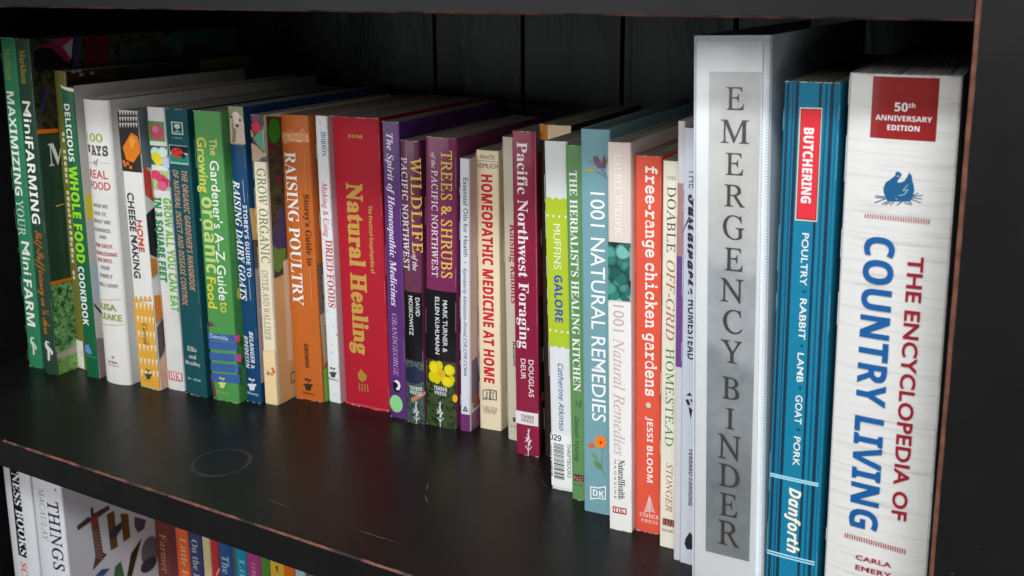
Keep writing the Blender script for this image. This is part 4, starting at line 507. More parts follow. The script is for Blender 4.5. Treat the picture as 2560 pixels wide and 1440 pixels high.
 'N':[174,[115,-4,-63,135,-27,-100,-2,-13,4,-9,14,-3,0,-6,-54,0,0,6,13,2,8,7,6,17,27,100,2,9,0,6,-1,7,-3,4,-15,4,0,6,49,0,53,-117,24,86,1,8,1,5,-1,5,-3,4,-14,3,0,6,54,0,0,-6,-13,-2,-8,-7,-6,-17,-38,-140]],
 'O':[178,[67,-4,-25,4,-19,12,-12,20,-4,25,2,19,5,18,9,18,11,17,13,15,15,12,23,12,26,4,25,-4,19,-12,12,-19,5,-25,-2,-19,-5,-19,-8,-18,-11,-17,-14,-15,-15,-12,-24,-12],[69,5,16,4,14,14,14,21,11,29,8,31,3,26,-2,15,-5,10,-8,6,-10,3,-10,-2,-9,-5,-17,-19,-16,-31,-11,-36,-4,-33,2,-14,5,-11,8,-6]],
 'R':[160,[-13,0,0,6,13,2,8,7,7,17,28,105,1,7,1,5,-1,6,-3,4,-14,3,0,6,67,0,27,-3,19,-6,11,-12,4,-17,-4,-14,-9,-13,-15,-10,-20,-7,21,-63,3,-8,5,-5,13,-3,0,-7,-50,0,-27,83,-7,0,-14,-52,-3,-13,1,-6,3,-3,14,-3,0,-6],[73,91,19,3,13,9,9,14,3,19,-6,18,-17,6,-8,-2,-4,-9,-15,-57,3,-1]],
 'S':[137,[57,-4,-16,2,-19,6,-8,1,-5,-2,-5,-6,-7,0,13,57,7,0,0,-2,2,-21,7,-14,12,-9,16,-3,8,1,8,3,11,12,4,15,-4,14,-10,13,-18,17,-16,16,-9,14,-2,15,2,13,5,11,8,10,10,7,12,5,14,1,15,-1,18,-5,6,-1,6,1,5,6,7,0,-12,-52,-7,0,0,3,0,3,-1,10,-3,9,-5,8,-7,6,-7,3,-9,2,-10,-2,-8,-6,-6,-9,-2,-10,5,-14,11,-13,9,-8,8,-7,19,-22,5,-13,2,-13,-4,-21,-11,-17,-19,-10]],
 'T':[150,[16,0,0,6,16,4,5,5,3,7,36,137,-4,0,-14,-2,-13,-7,-12,-12,-9,-15,-6,0,9,45,136,0,-7,-48,-7,0,-5,21,-11,13,-17,5,-2,0,-37,-135,-1,-7,1,-5,3,-3,14,-3,0,-6]],
 'U':[178,[72,-4,-24,3,-17,9,-11,14,-4,18,5,27,20,74,1,5,1,4,-1,6,-3,3,-14,3,0,6,77,0,0,-6,-13,-2,-7,-6,-5,-14,-23,-83,-3,-20,2,-11,6,-8,9,-6,12,-2,12,2,10,4,9,7,8,12,15,37,13,47,6,28,-5,10,-15,5,0,6,51,0,0,-6,-7,-3,-5,-4,-11,-25,-20,-70,-8,-22,-9,-16,-10,-12,-12,-8,-14,-5]],
 'Y':[130,[9,0,0,6,16,4,4,5,3,7,14,51,0,3,1,3,-1,2,0,3,-21,61,-6,13,-10,3,0,7,68,0,0,-6,-13,-2,-3,-3,-1,-5,0,-2,1,-3,17,-57,31,41,6,11,3,9,-4,8,-11,3,-3,0,0,6,55,0,0,-6,-12,-4,-12,-13,-49,-67,-13,-52,-1,-8,1,-6,3,-3,14,-3,0,-6]],
 'a':[125,[20,-3,-11,2,-9,6,-5,10,-2,12,1,14,4,14,14,27,9,11,10,10,16,9,15,3,12,-4,6,-12,4,14,27,0,-21,-73,-4,-13,-1,-6,1,-5,3,-1,7,4,10,14,6,-4,-20,-24,-19,-8,-11,4,-4,12,0,6,2,9,-9,-14,-10,-9,-10,-6],[35,15,5,2,6,4,11,14,9,20,6,20,2,17,-3,9,-7,4,-6,-2,-6,-5,-11,-16,-10,-23,-5,-16,-2,-13,3,-11]],
 'c':[103,[35,-4,-16,3,-12,8,-8,13,-3,16,3,18,7,19,11,16,16,14,17,9,17,3,11,-1,10,-5,6,-8,2,-8,-2,-7,-3,-6,-5,-3,-6,-1,-11,3,-3,10,2,7,2,6,-1,4,-5,2,-6,-2,-6,-5,-12,-18,-9,-23,-3,-23,1,-11,4,-7,5,-5,8,-1,15,6,15,17,7,-5,-23,-26]],
 'd':[125,[21,-4,-11,3,-9,6,-5,11,-2,15,5,24,12,25,18,21,16,11,16,3,10,-1,8,-4,10,32,1,7,1,4,-1,4,-3,3,-11,1,0,7,25,3,27,4,-40,-144,-2,-8,0,-5,3,-3,6,5,10,13,6,-4,-19,-24,-9,-6,-9,-3,-12,5,-3,12,2,15,-9,-14,-10,-10,-10,-6],[36,16,6,1,5,5,11,15,9,20,6,20,2,16,-2,9,-7,4,-10,-6,-11,-14,-10,-19,-7,-20,-3,-18,3,-10]],
 'e':[100,[33,-4,-15,3,-12,8,-8,13,-2,17,2,13,4,14,7,13,9,12,11,11,12,8,12,5,13,2,11,-1,9,-5,5,-7,2,-10,-4,-14,-12,-13,-20,-11,-28,-8,-1,-13,1,-8,3,-6,6,-4,8,-2,13,6,14,17,7,-5,-14,-19,-15,-12],[31,55,21,9,15,15,4,9,1,9,-2,7,-6,3,-9,-3,-8,-10,-9,-17]],
 'f':[72,[-25,-52,-8,2,-7,4,-5,6,-2,8,4,10,9,4,8,-3,4,-8,-2,-7,-2,-4,1,-3,3,-1,5,2,4,4,7,14,8,25,8,38,12,64,-17,0,2,10,18,0,9,27,13,20,15,11,17,4,11,-1,8,-4,5,-7,2,-7,-3,-11,-10,-3,-9,4,-3,8,2,6,2,5,-1,2,-3,0,-7,-3,-7,-9,-12,-42,21,0,-2,-10,-21,0,-13,-61,-7,-29,-8,-24,-9,-18,-11,-13,-13,-7]],
 'g':[111,[29,-52,-21,2,-15,6,-9,9,-3,10,2,9,6,7,23,11,-10,8,-3,9,1,6,4,6,17,12,-13,12,-4,7,-1,8,2,12,5,11,9,9,11,7,12,5,14,1,18,-3,17,-9,22,0,-2,-10,-14,0,1,-5,0,-4,-2,-12,-5,-11,-9,-9,-11,-7,-13,-5,-14,-1,-13,1,-5,-5,-1,-4,2,-4,8,-3,15,-5,18,-7,12,-9,5,-7,2,-10,-2,-10,-6,-9,-9,-8,-11,-6,-14,-4],[43,47,7,1,6,5,9,17,4,22,-3,11,-8,4,-7,-2,-6,-5,-9,-17,-4,-22,3,-11],[32,-44,11,2,10,4,5,6,2,7,-2,8,-6,5,-29,10,-15,-9,-5,-12,2,-8,6,-7,9,-4]],
 'h':[133,[78,-4,-12,5,-4,14,2,16,8,26,9,26,2,9,-1,4,-4,1,-14,-7,-15,-21,-15,-32,-10,-37,-31,0,38,139,2,10,1,4,-3,6,-9,2,-4,0,0,7,23,2,29,5,-27,-102,13,19,13,13,12,8,13,2,14,-4,5,-14,-2,-14,-6,-20,-12,-35,-1,-4,0,-3,1,-4,3,-1,7,5,11,16,5,-4,-20,-27]],
 'i':[72,[49,138,-6,1,-6,4,-3,5,-1,7,1,6,3,6,6,3,6,1,6,-1,6,-3,3,-6,2,-6,-2,-7,-3,-5,-6,-4],[18,-3,-7,1,-6,4,-4,6,-1,7,2,9,2,9,12,46,3,9,1,7,-3,5,-7,2,-3,0,0,6,26,3,23,4,-23,-83,-2,-11,1,-4,3,-1,8,4,10,14,5,-4,-20,-25]],
 'k':[120,[76,-4,-11,3,-8,8,-6,17,-6,30,-9,-7,-12,-47,-31,0,38,139,2,10,1,4,-3,6,-9,2,-4,0,0,7,23,2,29,5,-30,-114,19,16,12,10,6,7,2,6,-2,5,-10,2,0,6,51,0,0,-6,-6,-2,-6,-2,-12,-9,-24,-19,5,-27,4,-18,5,-11,6,-3,6,3,7,12,6,-3,-16,-24]],
 'l':[65,[15,-4,-8,2,-6,3,-4,6,-1,8,1,8,2,9,30,106,3,16,-2,6,-8,1,-2,0,-1,7,49,7,-38,-143,-2,-6,-1,-6,1,-4,3,-1,8,5,10,13,5,-4,-19,-24,-10,-6]],
 'm':[195,[142,-3,-13,5,-4,14,3,16,8,25,8,26,2,9,-1,4,-3,1,-11,-4,-12,-13,-13,-23,-13,-34,-7,-23,-29,0,25,83,2,9,-1,4,-4,1,-6,-1,-7,-5,-15,-20,-15,-31,-11,-40,-30,0,21,79,3,10,0,6,-2,5,-8,2,-2,0,-1,6,50,7,-13,-43,14,19,13,14,12,8,13,2,14,-4,5,-14,-3,-16,12,15,11,11,12,6,11,2,14,-4,5,-14,-2,-14,-6,-19,-12,-36,-1,-3,0,-3,1,-4,3,-2,7,5,4,5,6,8,5,-4,-20,-25,-9,-6]],
 'n':[133,[79,-4,-12,5,-5,14,3,16,8,26,9,26,2,9,-1,4,-4,1,-13,-7,-15,-19,-15,-31,-11,-40,-30,0,21,79,3,10,0,6,-2,5,-8,2,-2,0,-1,6,50,7,-13,-43,14,19,13,14,12,8,13,2,14,-4,5,-14,-2,-13,-6,-21,-13,-42,1,-4,3,-1,7,5,9,13,6,-4,-20,-25,-10,-6]],
 'o':[118,[36,-4,-16,3,-13,8,-8,13,-3,17,2,13,4,14,7,13,9,13,10,10,12,8,12,6,13,1,17,-2,13,-8,8,-13,3,-16,-1,-14,-5,-14,-6,-13,-9,-12,-10,-11,-12,-8,-13,-6],[39,5,5,2,6,4,10,17,9,21,5,22,3,19,-4,13,-9,4,-6,-1,-5,-5,-11,-16,-8,-21,-6,-23,-2,-19,3,-13]],
 'p':[123,[-29,-52,0,7,10,3,5,6,3,10,29,111,1,9,-3,6,-10,2,0,6,26,4,22,3,-8,-25,20,19,19,6,10,-2,9,-6,5,-10,2,-13,-2,-16,-4,-15,-7,-15,-9,-13,-10,-12,-12,-9,-12,-6,-12,-2,-10,2,-7,4,-8,-28,-2,-10,1,-5,3,-2,12,-2,0,-7],[38,6,6,1,6,4,12,16,9,19,6,21,3,16,-3,11,-7,4,-18,-12,-13,-33,-7,-24,-3,-15,2,-6]],
 'r':[97,[-5,0,21,79,3,10,0,6,-2,5,-8,2,-2,0,-1,6,50,7,-13,-45,11,21,10,13,9,8,10,3,10,-4,4,-12,-1,-8,-3,-5,-5,-4,-6,-1,-7,2,-6,6,-2,1,-9,-6,-11,-19,-12,-29,-10,-36]],
 's':[94,[34,-4,-23,6,-5,1,-5,-2,-4,-4,-6,1,6,43,8,-2,4,-19,8,-11,13,-4,11,4,4,11,-3,9,-7,11,-9,12,-12,17,-3,16,2,12,7,10,10,6,13,2,24,-4,2,-1,3,0,4,1,3,3,7,0,-6,-38,-7,1,-8,23,-15,7,-10,-3,-4,-9,3,-9,7,-11,8,-10,8,-9,6,-13,3,-12,-1,-10,-4,-8,-6,-7,-7,-5,-9,-3]],
 't':[69,[11,-4,-13,5,-4,14,1,5,1,6,21,76,-12,0,0,9,24,14,21,23,10,0,-10,-36,20,0,-3,-10,-20,0,-18,-64,-3,-9,-1,-8,1,-4,3,-2,7,5,12,15,6,-3,-11,-16,-10,-11,-11,-6]],
 'x':[113,[-1,-4,-6,1,-5,3,-4,5,-1,6,1,6,3,4,5,3,5,2,10,-3,7,-2,4,1,4,5,13,21,-7,41,-5,12,-9,3,-2,0,-6,0,0,6,14,2,11,2,8,1,5,0,4,-1,3,-3,3,-6,2,-9,3,-15,19,26,9,7,10,2,6,-1,5,-3,3,-5,1,-6,-3,-10,-8,-4,-5,1,-6,3,-3,1,-4,1,-6,-3,-5,-7,-11,-15,7,-36,4,-12,7,-4,7,4,4,5,5,6,5,-4,-19,-23,-8,-6,-10,-2,-9,3,-6,7,-6,11,-4,18,-12,-20,-13,-14]],
 },
 'BI': {
 '&':[156,[124,85,-8,-15,-10,-13,-24,28,23,22,8,23,-6,19,-14,13,-21,5,-23,-5,-16,-13,-5,-21,6,-21,13,-18,-21,-15,-14,-17,-5,-19,6,-20,16,-15,21,-5,25,5,29,20,20,-23,31,0,-34,40,16,23,11,22],[89,40,-18,-14,-18,-6,-15,6,-6,12,7,18,22,16],[52,130,5,12,14,5,13,-6,6,-12,-4,-13,-18,-15,-11,13]],
 "'":[47,[18,116,11,0,6,34,0,29,-22,0,0,-29]],
 '-':[81,[71,67,-61,0,0,-23,61,0]],
 'A':[157,[-15,0,94,179,45,0,18,-179,-36,0,-3,43,-58,0,-21,-43],[60,74,41,0,-3,46,-1,15,0,15,-1,0,-5,-13,-7,-14]],
 'B':[155,[7,0,37,179,52,0,23,-3,18,-7,12,-12,4,-18,-3,-17,-7,-13,-13,-10,-16,-6,0,-1,11,-5,8,-7,6,-10,2,-12,-3,-18,-7,-15,-11,-11,-14,-8,-17,-4,-19,-2],[67,108,18,0,12,1,9,4,6,7,2,11,-5,12,-15,5,-19,0],[50,31,22,0,13,2,9,5,7,9,2,11,-2,8,-4,7,-7,3,-9,2,-21,0]],
 'C':[153,[81,-3,-29,5,-20,14,-13,23,-4,29,4,31,11,31,8,14,10,12,13,11,14,8,17,5,19,1,28,-3,24,-9,-14,-31,-18,8,-20,4,-14,-2,-12,-6,-10,-8,-8,-11,-11,-26,-3,-27,2,-18,6,-13,11,-7,16,-3,21,3,20,7,0,-32,-20,-6]],
 'D':[169,[7,0,37,179,49,0,29,-5,21,-13,14,-21,5,-29,-3,-32,-9,-27,-14,-22,-20,-16,-25,-11,-29,-3],[50,31,13,0,19,3,15,8,12,13,8,16,5,18,1,20,-2,17,-7,12,-11,7,-14,3,-14,0]],
 'E':[136,[7,0,37,179,100,0,-6,-31,-63,0,-8,-40,58,0,-7,-31,-58,0,-10,-46,63,0,-7,-31]],
 'F':[133,[7,0,37,179,100,0,-7,-31,-62,0,-10,-46,58,0,-7,-31,-57,0,-15,-71]],
 'G':[173,[81,-3,-28,5,-20,13,-14,22,-4,30,2,22,5,21,8,20,12,17,14,14,18,11,21,7,25,2,25,-3,25,-9,-14,-30,-18,7,-20,3,-16,-1,-13,-6,-11,-8,-9,-10,-7,-13,-5,-13,-4,-28,2,-17,7,-13,11,-8,16,-3,11,1,10,2,8,37,-33,0,7,31,69,0,-20,-93,-26,-7]],
 'H':[175,[7,0,37,179,38,0,-15,-70,57,0,15,70,37,0,-37,-179,-38,0,17,77,-58,0,-16,-77]],
 'I':[96,[-7,0,4,22,23,10,25,115,-19,10,5,22,79,0,-5,-22,-23,-10,-25,-115,19,-10,-4,-22]],
 'K':[153,[7,0,37,179,38,0,-19,-87,19,26,50,61,44,0,-72,-86,35,-93,-41,0,-26,72,-15,-8,-13,-64]],
 'L':[130,[7,0,37,179,38,0,-32,-148,63,0,-7,-31]],
 'N':[189,[7,0,37,179,44,0,41,-132,1,0,2,13,3,18,4,16,18,85,33,0,-38,-179,-41,0,-44,135,-1,0,-1,-7,-2,-14,-3,-15,-2,-15,-18,-84]],
 'O':[183,[81,-3,-28,5,-21,14,-13,22,-4,28,1,20,5,21,7,20,10,17,13,15,16,12,20,8,23,2,28,-4,20,-14,13,-21,4,-27,-2,-22,-4,-21,-7,-20,-10,-18,-13,-15,-16,-12,-19,-7],[84,29,14,3,13,8,10,12,9,17,5,21,2,24,-2,14,-6,12,-9,7,-13,3,-12,-2,-10,-5,-9,-8,-8,-10,-11,-27,-4,-32,2,-16,6,-11,10,-7]],
 'R':[152,[7,0,37,179,44,0,24,-3,18,-9,12,-15,4,-22,-3,-20,-8,-15,-13,-12,-15,-7,32,-76,-41,0,-25,69,-15,0,-14,-69],[65,99,9,0,14,2,11,5,7,9,2,13,-6,15,-18,5,-9,0]],
 'S':[133,[49,-3,-25,4,-19,8,0,33,22,-10,22,-3,11,1,10,4,6,6,2,8,-2,9,-4,8,-16,12,-14,12,-12,16,-3,10,-1,12,2,15,5,13,9,11,13,8,15,5,17,2,26,-3,23,-9,-14,-28,-18,6,-17,3,-9,-2,-7,-4,-5,-6,-2,-8,1,-9,5,-7,16,-12,13,-11,9,-11,6,-12,2,-15,-3,-17,-7,-14,-10,-11,-14,-7,-16,-5]],
 'T':[133,[33,0,31,147,-43,0,6,32,124,0,-7,-32,-43,0,-31,-147]],
 'U':[173,[74,-3,-25,4,-17,10,-11,16,-4,21,1,9,1,9,24,113,37,0,-23,-113,-2,-15,5,-16,18,-6,14,3,10,7,7,11,5,17,24,112,37,0,-24,-116,-6,-18,-7,-16,-11,-13,-14,-10,-18,-6]],
 'W':[224,[28,0,-5,179,35,0,0,-98,0,-21,-1,-21,1,0,7,21,8,19,45,100,33,0,2,-100,0,-11,0,-15,-1,-14,1,0,8,22,8,20,40,98,38,0,-79,-179,-42,0,-2,81,-1,25,1,18,-1,0,-14,-36,-40,-88]],
 'a':[149,[50,-3,-10,2,-9,3,-8,7,-7,9,-4,13,-1,16,1,17,4,16,5,16,7,14,9,12,11,9,12,6,14,2,12,-1,9,-4,8,-7,5,-8,1,0,7,18,28,0,-29,-137,-27,0,2,18,-1,0,-17,-15,-10,-4],[64,27,7,2,7,4,11,16,7,20,2,20,-2,8,-3,7,-5,4,-7,1,-7,-1,-6,-4,-10,-14,-7,-20,-3,-21,4,-16]],
 'f':[93,[-6,-60,-21,3,0,29,14,-2,7,1,6,4,5,6,3,10,25,118,-20,0,4,17,22,11,3,10,7,21,10,13,15,8,18,2,15,-1,14,-5,-10,-27,-8,3,-8,1,-7,-1,-5,-4,-5,-13,-2,-7,27,0,-6,-28,-27,0,-26,-124,-8,-23,-7,-9,-9,-7,-11,-4]],
 'h':[151,[5,0,40,190,37,0,-7,-33,-4,-16,-5,-14,-2,-9,1,0,17,15,9,5,12,1,16,-3,11,-8,6,-12,2,-16,-2,-22,-17,-78,-36,0,16,80,2,14,-3,11,-10,4,-8,-2,-7,-5,-12,-19,-8,-26,-12,-57]],
 'n':[151,[5,0,29,137,28,0,-3,-26,1,0,9,11,9,9,12,6,13,2,16,-3,11,-8,6,-12,2,-16,-2,-22,-17,-78,-36,0,16,80,2,14,-3,11,-10,4,-8,-2,-7,-5,-12,-19,-8,-26,-12,-57]],
 'o':[146,[63,-3,-14,2,-13,5,-10,8,-8,10,-5,13,-2,15,1,18,4,16,5,15,8,14,10,11,13,8,14,5,18,2,21,-4,16,-10,11,-17,3,-23,-4,-33,-5,-15,-8,-13,-10,-11,-13,-8,-14,-6],[66,28,10,2,8,6,6,9,5,12,3,28,-1,9,-3,8,-5,5,-8,2,-8,-1,-7,-5,-10,-14,-6,-19,-2,-20,5,-17]],
 'r':[105,[5,0,29,137,28,0,-3,-26,1,0,9,12,10,9,11,5,13,2,6,0,6,-1,-8,-36,-6,2,-7,0,-13,-2,-11,-9,-10,-13,-6,-19,-13,-61]],
 't':[103,[50,-3,-14,2,-12,5,-7,10,-2,15,1,14,14,66,-18,0,3,18,24,10,16,29,24,0,-6,-29,34,0,-6,-28,-34,0,-14,-66,-1,-7,3,-7,8,-2,9,1,11,4,0,-28,-14,-5]],
 'x':[133,[-12,0,58,70,-27,67,39,0,14,-41,30,41,43,0,-57,-69,30,-68,-40,0,-15,42,-32,-42]],
 },
 'L': {
 '-':[81,[71,67,-61,0,0,-23,61,0]],
 '0':[125,[118,85,-7,46,-20,31,-29,11,-28,-11,-20,-31,-6,-46,6,-46,20,-30,28,-11,29,11,20,30],[93,85,-4,-34,-10,-22,-17,-8,-16,8,-10,22,-4,34,4,35,10,22,16,8,17,-8,10,-22]],
 '1':[125,[75,171,-24,0,0,-171,24,0]],
 'A':[173,[-32,0,1,5,16,4,15,12,40,47,93,109,5,0,-7,-155,1,-8,4,-5,7,-3,10,-1,-1,-5,-70,0,1,5,2,0,10,1,7,4,3,7,1,12,1,30,-57,0,-7,-3,-19,-22,-9,-13,-3,-8,1,-4,3,-2,13,-2,-1,-5],[53,68,55,0,3,69]],
 'D':[189,[-13,0,1,5,1,0,11,1,7,4,5,6,4,11,31,116,2,13,-1,5,-3,4,-15,3,2,5,66,0,23,-2,20,-7,16,-10,12,-14,7,-18,2,-21,-2,-19,-6,-19,-10,-17,-14,-16,-16,-12,-20,-10,-23,-6,-25,-2],[63,8,20,2,18,6,14,10,12,13,10,14,7,17,4,18,1,19,-3,25,-11,18,-17,11,-23,4,-12,-2,-7,-5,-4,-14,-30,-111,-3,-15,1,-5,5,-2,7,-2]],
 'E':[169,[-13,0,2,5,1,0,10,1,7,3,5,7,4,11,31,116,2,13,-1,5,-3,4,-15,3,2,5,132,0,-7,-37,-5,0,0,1,-2,17,-5,5,-6,3,-24,3,-21,0,-11,-2,-6,-4,-4,-11,-14,-51,21,0,16,1,12,5,7,7,5,11,4,0,-17,-61,-5,0,1,10,-2,12,-7,5,-14,1,-23,0,-15,-57,-2,-8,-1,-5,1,-5,3,-2,14,-2,17,0,31,4,12,5,10,7,9,10,8,13,5,0,-18,-48]],
 'F':[151,[-12,0,2,5,1,0,13,2,7,6,6,14,31,116,2,13,-1,5,-3,4,-15,3,2,5,124,0,-8,-41,-5,0,0,2,0,3,-1,13,-6,8,-9,5,-14,1,-19,0,-14,-2,-4,-6,-4,-17,-11,-43,14,0,20,2,13,8,9,15,5,0,-17,-63,-5,0,1,6,0,7,-1,8,-3,5,-7,3,-12,1,-20,0,-16,-62,-1,-5,0,-5,1,-5,4,-4,16,-2,-1,-5]],
 'G':[202,[91,-4,-23,2,-20,7,-16,11,-12,14,-7,17,-3,20,2,19,6,18,8,17,12,16,14,13,16,12,25,11,29,4,17,-2,15,-4,12,-5,7,-1,8,2,6,8,5,0,-12,-53,-4,0,-6,19,-10,15,-16,9,-21,4,-22,-4,-20,-11,-17,-18,-13,-22,-9,-25,-2,-24,3,-26,11,-19,18,-12,23,-4,12,1,12,5,8,6,5,8,9,35,1,5,1,5,-2,5,-3,3,-18,3,1,5,72,0,-1,-5,-15,-3,-7,-7,-2,-6,-3,-10,-10,-41,-31,-13]],
 'H':[194,[-13,0,2,5,1,0,12,2,8,6,6,14,31,116,2,13,-1,5,-3,4,-15,3,2,5,69,0,-2,-5,-1,0,-10,-1,-6,-3,-6,-7,-4,-12,-10,-39,-1,-5,2,-4,6,0,64,0,6,1,3,4,11,41,2,13,-1,5,-3,4,-15,3,2,5,69,0,-2,-5,-2,0,-9,-1,-7,-4,-5,-6,-4,-11,-31,-116,-1,-8,-1,-5,1,-6,3,-3,15,-3,-1,-5,-69,0,1,5,1,0,13,2,7,6,6,14,14,52,0,2,0,2,-2,3,-6,1,-64,0,-6,-1,-3,-4,-14,-52,-1,-8,-1,-5,1,-6,3,-3,15,-3,-1,-5]],
 'I':[91,[-12,0,2,5,1,0,13,2,7,6,6,14,31,116,2,13,-1,5,-3,4,-15,3,2,5,70,0,-2,-5,-2,0,-9,-1,-7,-4,-5,-6,-3,-11,-32,-116,-2,-13,1,-6,3,-3,15,-3,-1,-5]],
 'N':[186,[126,-4,-69,143,-29,-108,-2,-9,-1,-6,1,-5,4,-3,15,-3,-1,-5,-57,0,2,5,10,1,7,3,5,7,5,11,32,119,1,3,0,3,-1,6,-3,5,-6,4,-7,1,-2,0,2,5,36,0,64,-133,27,102,2,9,1,6,-1,5,-4,4,-15,2,1,5,57,0,-2,-5,-13,-2,-8,-6,-6,-14,-40,-150]],
 'O':[192,[75,-4,-20,2,-16,6,-13,9,-10,13,-6,16,-2,18,2,17,4,17,8,16,9,16,12,14,13,12,15,10,16,8,16,5,16,2,19,-2,16,-6,13,-10,9,-13,6,-15,2,-18,-4,-29,-13,-27,-18,-25,-22,-20,-25,-12],[75,4,12,2,13,5,11,8,11,11,18,27,12,33,4,33,-3,20,-7,15,-11,8,-16,3,-13,-2,-13,-6,-13,-9,-12,-13,-11,-15,-8,-17,-10,-28,-3,-28,3,-20,7,-15,13,-9]],
 'R':[168,[-13,0,2,5,1,0,10,1,7,4,5,7,4,10,31,116,2,13,-1,6,-3,3,-15,3,2,5,73,0,23,-2,16,-8,10,-12,4,-15,-6,-22,-17,-16,-27,-10,23,-56,11,-20,6,-5,8,-2,1,0,-1,-5,-39,0,-35,85,-5,0,-11,0,-9,1,-14,-53,-3,-16,1,-6,3,-4,14,-2,2,0,-1,-5],[75,93,23,3,17,8,11,14,3,17,-4,17,-12,9,-19,4,-10,-1,-6,-5,-5,-11,-14,-54,8,-1]],
 'S':[137,[57,-4,-17,2,-18,6,-4,1,-2,0,-7,-2,-3,-6,-5,0,9,57,4,1,3,-22,9,-16,12,-10,16,-3,9,1,8,4,7,5,5,7,4,9,1,9,-3,13,-8,13,-9,10,-11,11,-19,25,-4,10,-1,11,1,12,5,11,8,9,10,7,12,4,14,2,11,-1,11,-2,8,-3,4,-1,5,2,4,4,5,0,-8,-51,-4,0,-3,19,-6,14,-10,8,-14,3,-12,-2,-9,-6,-6,-9,-1,-12,1,-8,3,-7,13,-17,11,-12,12,-12,11,-17,3,-20,-2,-14,-5,-12,-9,-10,-11,-8,-13,-5]],
 'T':[156,[19,0,1,5,2,0,14,2,9,8,7,18,33,122,1,5,-2,3,-5,1,-7,0,-25,-3,-9,-5,-7,-6,-9,-19,-6,1,12,41,144,0,-8,-43,-5,0,0,4,0,4,-2,12,-4,8,-9,5,-15,1,-10,0,-5,-1,-3,-5,-34,-123,-3,-19,1,-5,4,-4,17,-2,3,0,-2,-5]],
 'a':[127,[19,-3,-9,2,-7,5,-4,8,-2,12,3,20,7,21,11,20,16,17,17,12,17,4,13,-4,6,-10,3,11,19,0,-23,-81,-3,-18,1,-2,3,-1,7,4,11,13,4,-3,-20,-23,-16,-7,-8,3,-3,9,9,35,-14,-21,-13,-14,-12,-9],[31,12,6,2,6,4,14,14,12,21,9,22,4,21,-4,11,-9,4,-12,-3,-11,-9,-10,-15,-8,-19,-6,-20,-2,-18,2,-11]],
 'd':[132,[23,-3,-11,2,-8,6,-6,10,-1,12,1,13,4,13,14,28,21,23,17,10,18,4,12,-2,6,-7,12,46,0,4,1,3,-3,6,-9,1,-4,0,1,5,26,4,12,3,2,-2,0,-3,0,-2,-38,-144,-2,-8,-1,-6,2,-3,4,-2,9,5,12,14,4,-3,-20,-23,-9,-5,-8,-2,-10,3,-3,10,7,32,-13,-20,-12,-14,-13,-8],[34,10,6,2,7,4,15,16,12,21,9,23,3,21,-3,11,-4,3,-5,1,-13,-3,-12,-9,-11,-15,-10,-19,-7,-20,-2,-17,1,-8,3,-6,5,-3]],
 'e':[107,[33,-3,-14,3,-11,8,-7,12,-3,17,2,12,3,13,14,24,21,20,17,9,18,3,10,-1,7,-4,4,-6,2,-8,-5,-15,-13,-13,-23,-11,-32,-7,-2,-9,0,-7,3,-15,7,-9,13,-3,19,5,19,15,4,-3,-12,-13,-13,-9,-13,-6],[24,59,22,5,16,10,11,13,3,14,-2,8,-7,2,-8,-2,-8,-5,-16,-18]],
 'i':[66,[46,147,-9,3,-4,9,4,9,9,4,9,-4,4,-9,-4,-9],[12,-3,-9,3,-3,11,1,9,3,12,17,58,1,4,0,4,-1,4,-2,3,-12,2,1,4,16,3,12,2,10,2,3,-3,0,-2,-1,-3,-24,-81,-2,-10,1,-5,4,-2,9,5,12,14,4,-3,-21,-23]],
 'l':[64,[12,-3,-9,4,-4,9,2,10,4,17,32,117,1,7,-1,5,-3,3,-12,2,0,4,17,2,11,2,11,2,3,-2,-2,-6,-39,-142,-2,-12,1,-5,3,-1,9,4,12,14,4,-4,-11,-13,-10,-9,-9,-6]],
 'm':[205,[153,-3,-10,4,-3,11,3,17,15,52,2,14,-2,5,-5,2,-7,-1,-8,-5,-17,-18,-17,-27,-11,-24,-8,-27,-20,0,23,76,3,20,-1,5,-5,1,-12,-4,-15,-12,-16,-19,-10,-19,-8,-22,-9,-26,-20,0,24,79,3,12,1,7,-1,4,-3,3,-13,2,1,5,28,3,7,2,4,1,3,-3,-1,-2,0,-3,-14,-44,35,39,29,13,11,-4,4,-11,-7,-34,22,27,20,16,19,6,11,-4,4,-11,-1,-9,-3,-11,-16,-59,0,-3,-1,-2,1,-5,4,-1,9,5,5,6,6,8,3,-4,-18,-23]],
 'r':[83,[-5,0,22,78,4,19,-1,4,-3,3,-12,2,1,5,16,2,12,3,10,2,2,-1,0,-2,-13,-48,26,38,18,13,8,-4,3,-9,-1,-6,-3,-5,-4,-3,-5,-1,-8,2,-4,8,-28,-41,-20,-59]],
 's':[92,[29,-3,-17,3,-10,2,-4,-1,-1,-3,-5,0,5,42,5,-1,2,-15,5,-11,8,-7,10,-2,8,1,6,5,4,7,2,9,-2,9,-6,10,-8,10,-7,10,-7,12,-2,12,2,11,7,10,9,6,13,2,16,-3,10,-2,4,1,2,3,4,0,-5,-37,-4,0,-8,23,-16,8,-6,-1,-5,-3,-4,-10,2,-9,7,-10,8,-10,7,-10,6,-13,3,-12,-1,-10,-4,-8,-6,-7,-7,-6,-10,-4]],
 't':[70,[12,-3,-9,3,-3,10,1,6,2,7,22,82,-18,0,1,6,22,11,21,24,5,0,-9,-33,21,0,-2,-8,-21,0,-20,-76,-3,-12,1,-4,4,-1,8,4,11,14,4,-5,-19,-21]],
